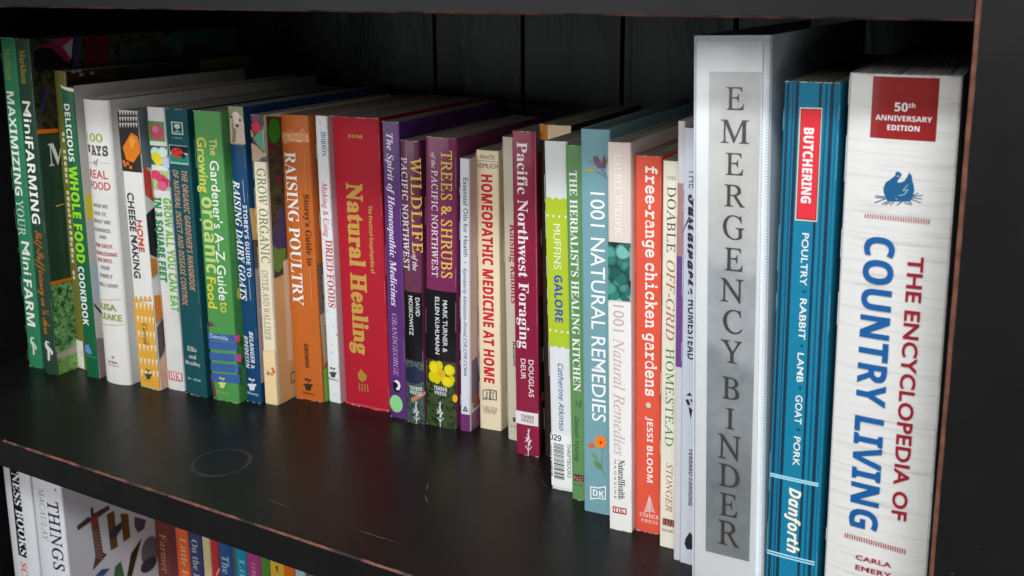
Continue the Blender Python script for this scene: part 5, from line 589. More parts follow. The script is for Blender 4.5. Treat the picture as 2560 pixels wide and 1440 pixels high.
 'u':[136,[17,-3,-7,1,-4,4,-4,5,0,7,1,12,4,17,12,42,1,7,1,7,-1,4,-3,2,-12,2,1,5,16,2,12,2,10,2,4,-2,-1,-3,0,-3,-21,-70,-3,-13,-1,-7,2,-6,6,-2,7,2,9,6,20,23,18,33,13,39,20,0,-22,-81,-3,-16,1,-5,4,-1,9,5,11,14,4,-3,-19,-23,-19,-8,-10,3,-3,10,4,20,8,27,-18,-26,-17,-19,-15,-11]],
 'x':[104,[58,-3,-7,1,-4,3,-7,21,-5,23,-18,-25,-14,-17,-7,-4,-8,-1,-8,3,-3,8,3,7,7,3,6,-2,6,-2,6,2,6,7,22,31,-7,36,-5,12,-10,3,-7,0,-5,-1,1,5,24,5,7,2,5,1,4,-2,2,-5,7,-34,17,24,10,11,6,4,7,1,9,-2,3,-8,-3,-7,-7,-3,-7,2,-3,1,-2,1,-6,-3,-22,-31,7,-34,2,-9,2,-6,3,-4,4,-1,8,5,12,14,3,-4,-19,-23]],
 },
 'I': {
 ',':[55,[15,-30,16,9,10,13,3,15,-5,17,-13,7,-10,-4,-4,-11,3,-9,9,-4,-1,-15,-8,-13]],
 '-':[81,[71,67,-61,0,0,-23,61,0]],
 'A':[141,[-14,0,97,179,23,0,22,-179,-22,0,-6,56,-61,0,-29,-56],[50,76,47,0,-4,37,-2,21,-1,20,-10,-20,-11,-22]],
 'C':[147,[82,-3,-27,5,-20,14,-13,21,-4,29,4,32,11,32,9,13,10,13,13,10,15,8,16,5,19,2,23,-2,20,-8,-9,-18,-15,6,-19,2,-18,-2,-15,-6,-12,-10,-10,-12,-8,-15,-6,-16,-4,-34,3,-20,8,-16,14,-9,19,-4,20,2,19,6,0,-20,-20,-6]],
 'D':[167,[10,0,38,179,42,0,29,-5,22,-13,13,-22,5,-32,-3,-29,-9,-26,-15,-22,-21,-16,-26,-11,-31,-3],[37,19,19,0,23,3,20,9,16,14,11,18,7,21,3,24,-4,23,-10,16,-15,9,-19,3,-22,0]],
 'F':[119,[10,0,38,179,91,0,-4,-20,-69,0,-13,-64,64,0,-4,-19,-64,0,-16,-76]],
 'H':[170,[11,0,37,179,23,0,-16,-76,78,0,16,76,22,0,-38,-179,-22,0,18,83,-79,0,-17,-83]],
 'I':[81,[-5,0,2,12,22,5,30,144,-19,5,3,13,62,0,-2,-13,-22,-5,-30,-144,19,-5,-2,-12]],
 'K':[141,[10,0,38,179,22,0,-18,-87,15,16,69,71,27,0,-78,-79,43,-100,-25,0,-35,87,-20,-16,-15,-71]],
 'M':[210,[10,0,38,179,31,0,18,-146,1,0,79,146,34,0,-37,-179,-22,0,22,106,7,30,5,21,-86,-157,-18,0,-19,157,-1,0,-2,-14,-3,-18,-3,-18,-23,-107]],
 'P':[142,[10,0,38,179,40,0,25,-4,17,-9,9,-15,3,-19,-5,-27,-15,-19,-25,-12,-34,-4,-16,0,-14,-70],[51,89,16,0,21,2,17,8,10,13,4,19,-2,13,-6,9,-11,5,-15,1,-19,0]],
 'R':[143,[10,0,38,179,39,0,31,-6,18,-15,6,-25,-2,-18,-8,-15,-14,-13,-20,-8,29,-79,-24,0,-26,74,-29,0,-15,-74],[52,93,20,0,21,2,15,9,8,12,3,16,-2,13,-6,8,-11,5,-15,1,-19,0]],
 'Y':[127,[38,0,14,67,-29,112,22,0,22,-90,58,90,25,0,-76,-113,-14,-66]],
 'a':[142,[48,-3,-14,3,-12,9,-7,14,-3,20,1,19,4,17,6,16,8,14,9,11,11,9,13,6,14,2,12,-2,9,-5,7,-8,6,-9,1,0,8,21,17,0,-29,-134,-17,0,3,25,-1,0,-20,-19,-12,-6],[56,16,9,1,9,6,16,18,11,26,2,13,1,11,-2,11,-4,9,-8,5,-10,2,-9,-2,-9,-4,-14,-17,-10,-24,-3,-28,1,-12,4,-8,7,-6]],
 'b':[145,[67,-3,-12,2,-10,5,-7,8,-5,9,-1,0,-8,-21,-17,0,40,190,22,0,-9,-45,-4,-17,-4,-13,-1,-6,1,0,19,19,12,6,13,2,15,-3,11,-8,8,-14,3,-20,-2,-18,-3,-17,-5,-16,-8,-14,-9,-12,-11,-9,-13,-6],[66,16,9,1,9,5,7,8,7,9,9,25,3,27,-5,20,-16,7,-9,-2,-8,-4,-16,-17,-12,-24,-3,-14,-1,-14,2,-11,4,-9,8,-5]],
 'd':[145,[48,-3,-14,3,-12,9,-7,14,-3,20,1,18,3,17,6,16,8,14,9,12,11,9,13,5,15,2,12,-1,9,-6,7,-7,6,-9,1,0,2,17,3,16,10,44,21,0,-40,-190,-18,0,3,25,-1,0,-20,-19,-12,-6],[56,16,8,1,9,5,15,17,12,23,3,14,1,15,-1,11,-5,9,-7,5,-12,2,-9,-2,-9,-4,-14,-17,-9,-25,-3,-27,5,-20]],
 'e':[125,[61,-3,-21,4,-15,10,-10,16,-3,21,1,16,4,16,5,15,8,13,10,12,11,9,13,6,15,2,17,-3,12,-6,7,-10,2,-13,-2,-12,-6,-11,-10,-10,-15,-8,-20,-4,-25,-2,-4,0,-1,-5,0,-4,2,-14,6,-10,9,-7,14,-2,18,3,18,7,0,-19,-19,-7],[38,76,2,0,28,2,11,4,9,5,6,7,2,10,-1,5,-4,5,-5,3,-8,1,-12,-3,-11,-8,-10,-13]],
 'g':[145,[47,-60,-23,2,-18,6,0,21,18,-8,22,-3,14,2,11,6,9,10,5,15,3,9,3,14,3,11,-1,0,-20,-19,-11,-6,-13,-3,-15,3,-12,9,-7,14,-3,20,1,18,3,17,6,16,8,14,9,12,11,9,13,6,15,2,12,-2,10,-5,7,-8,5,-9,1,0,8,21,17,0,-31,-142,-8,-24,-13,-16,-18,-9],[56,16,8,1,9,5,15,17,12,24,4,28,-1,11,-5,9,-7,5,-11,2,-10,-2,-9,-4,-7,-8,-7,-9,-9,-25,-3,-27,5,-20]],
 'h':[145,[7,0,40,190,22,0,-10,-49,-4,-16,-4,-16,1,0,11,13,15,10,9,3,10,1,14,-2,11,-6,6,-11,3,-15,-1,-10,-2,-10,-17,-82,-22,0,17,84,3,17,-2,7,-3,5,-5,4,-8,1,-9,-1,-9,-5,-10,-8,-9,-11,-7,-15,-6,-20,-12,-58]],
 'i':[65,[53,156,-8,3,-4,9,4,11,5,4,6,1,9,-3,3,-8,-2,-7,-3,-5],[7,0,29,134,22,0,-29,-134]],
 'k':[124,[7,0,40,190,22,0,-16,-75,-7,-31,-5,-15,1,0,63,65,26,0,-57,-57,36,-77,-25,0,-28,63,-18,-14,-10,-49]],
 'l':[65,[7,0,40,190,22,0,-40,-190]],
 'm':[219,[7,0,29,134,18,0,-3,-25,1,0,11,13,14,10,8,3,10,2,12,-2,9,-6,6,-10,3,-12,1,0,12,14,16,11,8,3,10,2,14,-3,10,-6,7,-10,2,-14,-1,-12,-2,-10,-17,-82,-22,0,18,84,1,10,1,8,-1,6,-3,6,-6,3,-7,1,-9,-1,-8,-5,-9,-8,-8,-11,-7,-14,-5,-18,-13,-61,-22,0,18,84,2,17,-1,7,-3,5,-5,4,-7,1,-9,-1,-9,-5,-9,-8,-8,-11,-7,-15,-6,-20,-12,-58]],
 'n':[145,[6,-1,29,136,19,0,-2,-25,11,13,15,10,9,3,10,1,14,-2,11,-7,7,-10,3,-14,-1,-12,-2,-11,-18,-82,-23,0,18,85,1,10,1,7,-4,12,-13,4,-9,-1,-9,-5,-9,-7,-9,-11,-7,-16,-6,-19,-12,-59]],
 'o':[141,[62,-2,-21,3,-16,11,-10,16,-3,22,4,30,6,15,7,13,9,11,12,9,13,6,16,2,21,-4,16,-10,10,-17,3,-21,-4,-30,-6,-15,-7,-13,-9,-12,-12,-8,-13,-6],[63,16,12,2,10,7,9,10,7,14,4,17,2,21,-3,14,-9,12,-7,3,-9,2,-13,-3,-11,-7,-9,-11,-6,-14,-4,-16,-2,-18,2,-14,6,-10,9,-7]],
 'r':[100,[7,0,29,134,18,0,-3,-25,1,0,11,13,13,11,17,4,7,-1,7,-1,-4,-20,-13,2,-12,-3,-10,-6,-9,-9,-8,-12,-9,-26,-13,-61]],
 's':[108,[39,-3,-22,3,-16,6,0,20,17,-7,20,-3,13,1,10,4,5,7,2,9,-1,6,-3,6,-18,12,-13,8,-9,8,-5,10,-2,12,3,15,9,12,15,8,18,3,23,-3,18,-7,-7,-17,-14,5,-20,3,-9,-1,-8,-4,-4,-6,-2,-7,1,-6,3,-6,18,-12,21,-15,7,-10,2,-12,-4,-18,-10,-13,-17,-8]],
 't':[83,[46,-3,-12,2,-10,5,-7,9,-3,14,1,8,1,10,16,72,-21,0,2,10,23,10,15,28,13,0,-7,-31,34,0,-3,-17,-34,0,-15,-73,-2,-7,-1,-8,3,-9,4,-4,7,0,8,0,9,3,0,-17,-9,-3]],
 'u':[145,[47,-3,-13,3,-11,6,-7,10,-2,15,1,11,1,10,18,82,22,0,-18,-84,-2,-17,1,-7,3,-6,6,-3,8,-1,8,1,10,5,9,8,9,11,8,15,6,20,12,58,22,0,-29,-134,-18,0,3,25,-1,0,-12,-13,-14,-10,-9,-3]],
 'v':[117,[28,0,-16,134,22,0,8,-74,1,-16,1,-16,0,-11,1,0,7,14,7,16,7,13,39,74,24,0,-73,-134]],
 'x':[121,[-9,0,58,69,-29,65,22,0,21,-49,39,49,26,0,-56,-66,31,-68,-23,0,-22,52,-42,-52]],
 'y':[117,[-6,-60,-10,1,-8,1,0,18,8,-1,8,-1,10,2,8,4,14,18,8,16,-20,136,22,0,9,-66,2,-18,1,-18,0,-14,1,0,5,12,7,17,7,14,39,73,24,0,-85,-157,-11,-16,-10,-12,-13,-7]],
 },
}

def unpack_letters():
    out = {}
    for st, letters in OUTLINES.items():
        for ch, (adv, *steps) in letters.items():
            loops = []
            for lp in steps:
                x = y = 0
                pts = []
                for k in range(0, len(lp), 2):
                    x += lp[k]
                    y += lp[k + 1]
                    pts.append((x / 250, y / 250))
                loops.append(pts)
            out[(st, ch)] = (adv / 250, loops)
    return out

LETTERS = unpack_letters()
GLY = {}

def prepare_lettering(keys):
    """filled triangles of every letter in every style and weight, all made in one go"""
    made = []
    for key in keys:
        ch, st, wt = key
        c = bpy.data.curves.new('lettering', 'CURVE')
        c.dimensions = '2D'
        c.fill_mode = 'BOTH'
        c.offset = wt
        for pts in LETTERS[(st, ch)][1]:
            sp = c.splines.new('POLY')
            sp.points.add(len(pts) - 1)
            for p, q in zip(sp.points, pts):
                p.co = (q[0], q[1], 0, 1)
            sp.use_cyclic_u = True
        o = bpy.data.objects.new('lettering', c)
        sc.collection.objects.link(o)
        made.append((key, o, c))
    dg = bpy.context.evaluated_depsgraph_get()
    for key, o, c in made:
        me = bpy.data.meshes.new_from_object(o.evaluated_get(dg))
        GLY[key] = ([(v.co.x, v.co.y) for v in me.vertices], [tuple(p.vertices) for p in me.polygons])
        bpy.data.meshes.remove(me)
    for key, o, c in made:
        bpy.data.objects.remove(o, do_unlink=True)
        bpy.data.curves.remove(c)

def text_raw(t, st, wt):
    vs, fs, x = [], [], 0.0
    for ch in t:
        if ch == ' ':
            x += 0.27
            continue
        gv, gf = GLY[(ch, st, wt)]
        n = len(vs)
        vs += [(p[0] + x, p[1]) for p in gv]
        fs += [tuple(i + n for i in f) for f in gf]
        x += LETTERS[(st, ch)][0] + (0.03 if st == 'LU' else 0) + max(0, wt)
    return vs, fs

CAPS = {}

def cap_height(st, wt, low):
    k = (st, wt, low)
    if k not in CAPS:
        v, _ = text_raw('x' if low else 'H', st, wt)
        CAPS[k] = max(y for _, y in v) - (0 if not v else 0)
    return CAPS[k]

def build_text(t, st, wt, length, cap):
    vs, fs = text_raw(t, st, wt)
    if not vs:
        return [], []
    x0 = min(v[0] for v in vs)
    x1 = max(v[0] for v in vs)
    low = t.islower() and not any(ch in t for ch in 'bdfhklt')
    ch = cap_height(st, wt, low)
    sx = length / (x1 - x0)
    sy = cap / ch
    return [((v[0] - x0) * sx, v[1] * sy) for v in vs], fs

# ------------------------------------------------------------------ books
def spine_y(m, u):
    """how far the rounded spine stands proud of its flat line, in mm"""
    b, W = m['bulge'] or 0.35, m['w']
    x = max(-1, min(1, 2 * u / W - 1))
    return b * (1 - abs(x) ** 2.6)

class Build:
    def __init__(s, m):
        s.m = m
        s.v = Vector((math.sin(math.radians(m['lean'])), 0, math.cos(math.radians(m['lean']))))
        ya = math.radians(m['yaw'])
        U = Vector((math.cos(ya), math.sin(ya), 0))
        U = U - s.v * U.dot(s.v)
        s.u = U.normalized()
        s.side = Vector((s.v.z, 0, -s.v.x))      # sideways, square to the covers

    def spine(s, u, v, off=0.0):
        n = Vector((s.u.y, -s.u.x, 0))
        d = spine_y(s.m, u)
        return (s.u * u + s.v * v + Vector((0, -1, 0)) * d + n * off) * MM

    def cover(s, e, v, off=0.0):
        return (s.u * s.m['w'] + Vector((0, 1, 0)) * e + s.v * v + s.side * off) * MM

def box_mesh(bm, corners, mi=0):
    vs = [bm.verts.new(c) for c in corners]
    for f in ((0, 1, 2, 3), (7, 6, 5, 4), (0, 4, 5, 1), (1, 5, 6, 2), (2, 6, 7, 3), (3, 7, 4, 0)):
        bm.faces.new([vs[i] for i in f]).material_index = mi
    return vs

def sheet(bm, prof, B, h0, h1, jit=None):
    """extrude a closed plan outline [(x mm along side, y mm)] between two heights; returns nothing"""
    lo = [bm.verts.new((B.side * p[0] + Vector((0, p[1], 0)) + B.v * h0) * MM) for p in prof]
    hi = [bm.verts.new((B.side * p[0] + Vector((0, p[1], 0)) + B.v * h1) * MM) for p in prof]
    n = len(prof)
    for i in range(n):
        j = (i + 1) % n
        bm.faces.new((lo[i], lo[j], hi[j], hi[i]))
    bm.faces.new(hi)
    bm.faces.new(lo[::-1])

def book(m, els, idx):
    B = Build(m)
    cat = {'book': 'book', 'field_guide': 'book', 'binder': 'ring binder', 'booklet': 'booklet'}[m['kind']]
    root = empty(m['kind'], [c * MM for c in m['o']], m['label'], cat, m['group'])
    W, H, D, hard = m['w'], m['h'], m['d'], m['hard']
    t = {0: 0.45, 1: 2.2, 2: 2.6, 3: 2.6}[hard]
    ys = W * math.sin(math.radians(m['yaw']))
    over = 0.0 if hard == 0 else 3.0
    N = 28 if m['bulge'] else 12
    # outer outline of the spine, then the covers, as one folded sheet (plan view)
    outer = [(W * i / N, ys * i / N - spine_y(m, W * i / N)) for i in range(N + 1)]
    r = 2.6 if hard == 3 else min(1.1, W * .12)
    # round the two spine corners a little
    outer[0:1] = [(0.0, r), (r * .3, r * .3), (r, ys * r / W - spine_y(m, r))]
    outer[-1:] = [(W - r, ys - spine_y(m, W - r)), (W - r * .3, ys + r * .3), (W, ys + r)]
    outer = sorted(outer[:], key=lambda p: p[0])
    outer = [p for i, p in enumerate(outer) if i == 0 or p[0] - outer[i - 1][0] > 1e-4 or abs(p[1] - outer[i - 1][1]) > 1e-4]
    inner = []
    for x, y in outer:
        xi = min(max(x, t), W - t)
        inner.append((xi, y + t))
    prof = [(0.0, D)] + outer + [(W, D), (W - t, D)] + inner[::-1] + [(t, D)]
    bm = bmesh.new()
    sheet(bm, prof, B, 0, H)
    bmesh.ops.recalc_face_normals(bm, faces=bm.faces)
    me = bpy.data.meshes.new('cover')
    bm.to_mesh(me)
    bm.free()
    cover = link('cover', me, root, [mat(m['color'], m['rough'], m['coat'], m['grain'])])
    # page block
    x0, x1 = t + .05, W - t - .05
    if x1 > x0:
        bm = bmesh.new()
        ns = 6
        front = [(x0 + (x1 - x0) * i / ns, ys * i / ns + t + .5 - spine_y(m, x0 + (x1 - x0) * i / ns) * .7 + (1 if hard else 0)) for i in range(ns + 1)]
        if hard == 3:
            pr = [(x0 + 1, 14), (x1 - 1, 14), (x1 - 1, D - 30), (x0 + 1, D - 30)]
            sheet(bm, pr, B, 5, H - 14)
        else:
            back = [(x1, D - .3 - over), ((x0 + x1) / 2, D - 1.2 - over), (x0, D - .3 - over)]
            sheet(bm, front + back, B, 0.05 + (over if hard else 0), H - (over if hard else 0.12))
        bmesh.ops.recalc_face_normals(bm, faces=bm.faces)
        me = bpy.data.meshes.new('page_block')
        bm.to_mesh(me)
        bm.free()
        link('page_block', me, root, [page_mat(m['page'])])
    if hard == 2:
        bm = bmesh.new()
        sheet(bm, [(t + .1, 16), (t + 2.4, 34), (t + 1.6, D * .55), (t + .1, D * .62)], B, 6, H - 2.7)
        bmesh.ops.recalc_face_normals(bm, faces=bm.faces)
        me = bpy.data.meshes.new('endpaper')
        bm.to_mesh(me)
        bm.free()
        link('endpaper', me, root, [mat('#5a1216', .6)])
    # paper showing where the cover is rubbed at the head and foot of the spine
    if hard == 0 and m['o'][2] > -1:
        rnd = random.Random(m['label'])
        wear = []
        u_ = 0.3
        while u_ < W - .6:
            L_ = rnd.uniform(.8, 4)
            if rnd.random() < .6:
                wear.append(('worn_edge', 's', 'r', '#cfc8bc', u_, H - rnd.uniform(.15, .5), min(W - .3, u_ + L_), H - .02))
            if rnd.random() < .5:
                wear.append(('worn_edge', 's', 'r', '#b9b1a6', u_, .02, min(W - .3, u_ + L_), rnd.uniform(.2, .7)))
            u_ += L_ + rnd.uniform(.2, 2)
        light = tuple(int(m['color'][k:k + 2], 16) for k in (1, 3, 5))
        pale = '#%02x%02x%02x' % tuple(int(x + (225 - x) * .45) for x in light)
        for u_ in (.28, W - .28):
            v_ = rnd.uniform(3, 30)
            while v_ < H - 12:
                L_ = rnd.uniform(4, 26)
                if rnd.random() < .55:
                    wear.append(('worn_edge', 's', 'r', pale, u_ - .14, v_, u_ + .14, min(H - 2, v_ + L_)))
                v_ += L_ + rnd.uniform(3, 30)
        els = els + wear
    # printed and stuck-on things, each part one mesh
    parts = {}
    for i, e in enumerate(els):
        parts.setdefault((e[0], e[1]), []).append((i, e))
    made = {}
    for (pname, surf), lst in parts.items():
        flat = []
        for i, e in lst:
            k, col = e[2:4]
            a = e[4:]
            bb = bmesh.new()
            pos = (lambda p: (p[0], p[1], 0.0))
            if k == 'r':
                u0_, v0_, u1_, v1_ = a
                bb.faces.new([bb.verts.new(pos(p)) for p in ((u0_, v0_), (u1_, v0_), (u1_, v1_), (u0_, v1_))])
            elif k == 'p':
                vs = [bb.verts.new(pos(p)) for p in a[0]]
                f = bb.faces.new(vs)
                if len(vs) > 4:
                    bmesh.ops.triangulate(bb, faces=[f])
            elif k == 'e':
                cu, cv, ru, rv = a
                n = 26
                bb.faces.new([bb.verts.new(pos((cu + ru * math.cos(2 * math.pi * j / n), cv + rv * math.sin(2 * math.pi * j / n)))) for j in range(n)])
            elif k == 'l':
                x0_, y0_, x1_, y1_, wd = a
                L = math.hypot(x1_ - x0_, y1_ - y0_) or 1
                nx, ny = -(y1_ - y0_) / L * wd / 2, (x1_ - x0_) / L * wd / 2
                bb.faces.new([bb.verts.new(pos(p)) for p in ((x0_ + nx, y0_ + ny), (x0_ - nx, y0_ - ny), (x1_ - nx, y1_ - ny), (x1_ + nx, y1_ + ny))])
            else:
                txt, st, p0, p1, length, cap, wt = a
                vs_, fs_ = build_text(txt, st, wt, length, cap)
                if k == 'v':
                    tv = [bb.verts.new(pos((p0 + y, p1 - x))) for x, y in vs_]
                else:
                    tv = [bb.verts.new(pos((p0 + x, p1 + y))) for x, y in vs_]
                for f in fs_:
                    try:
                        bb.faces.new([tv[q] for q in f])
                    except ValueError:
                        pass
            if not bb.verts:
                bb.free()
                continue
            if surf == 's':
                us = [v.co.x for v in bb.verts]
                ua, ub = min(us), max(us)
                step = m['w'] / (28 if m['bulge'] else 6)
                q = math.ceil(ua / step) * step
                while q < ub:
                    bmesh.ops.bisect_plane(bb, geom=bb.verts[:] + bb.edges[:] + bb.faces[:], plane_co=(q, 0, 0), plane_no=(1, 0, 0), dist=1e-4)
                    q += step
            xs = [v.co.x for v in bb.verts]
            ys_ = [v.co.y for v in bb.verts]
            flat.append([i, e, bb, (min(xs), min(ys_), max(xs), max(ys_))])
        # prints that lie apart on the same book are parts of their own
        groups = []
        for it in flat:
            bx = it[3]
            hit = [g for g in groups if any(max(bx[0] - o_[3][2], o_[3][0] - bx[2], bx[1] - o_[3][3], o_[3][1] - bx[3]) < 8 for o_ in g)]
            ng = [it]
            for g in hit:
                ng = g + ng
                groups.remove(g)
            groups.append(ng)
        for g in groups:
            bm = bmesh.new()
            mats = []
            for i, e, bb, bx in g:
                mm = mat(e[3], m['rough'] if e[2] in 'rpe' else min(.6, m['rough'] + .08), m['coat'])
                if mm not in mats:
                    mats.append(mm)
                off = 0.12 + 0.03 * min(i, 14) + 0.004 * i
                put = B.spine if surf == 's' else B.cover
                mp_ = {v: bm.verts.new(put(v.co.x, v.co.y, off)) for v in bb.verts}
                for f in bb.faces:
                    try:
                        bm.faces.new([mp_[v] for v in f.verts]).material_index = mats.index(mm)
                    except ValueError:
                        pass
                bb.free()
            bm.normal_update()
            want = Vector((0, -1, 0)) if surf == 's' else Vector((1, 0, 0))
            for f in bm.faces:
                if f.normal.dot(want) < 0:
                    f.normal_flip()
            over_, _, own = pname.rpartition('>')
            me = bpy.data.meshes.new(own)
            bm.to_mesh(me)
            bm.free()
            o = link(own, me, made.get(over_, root), mats)
            made.setdefault(own, o)
    return root, B

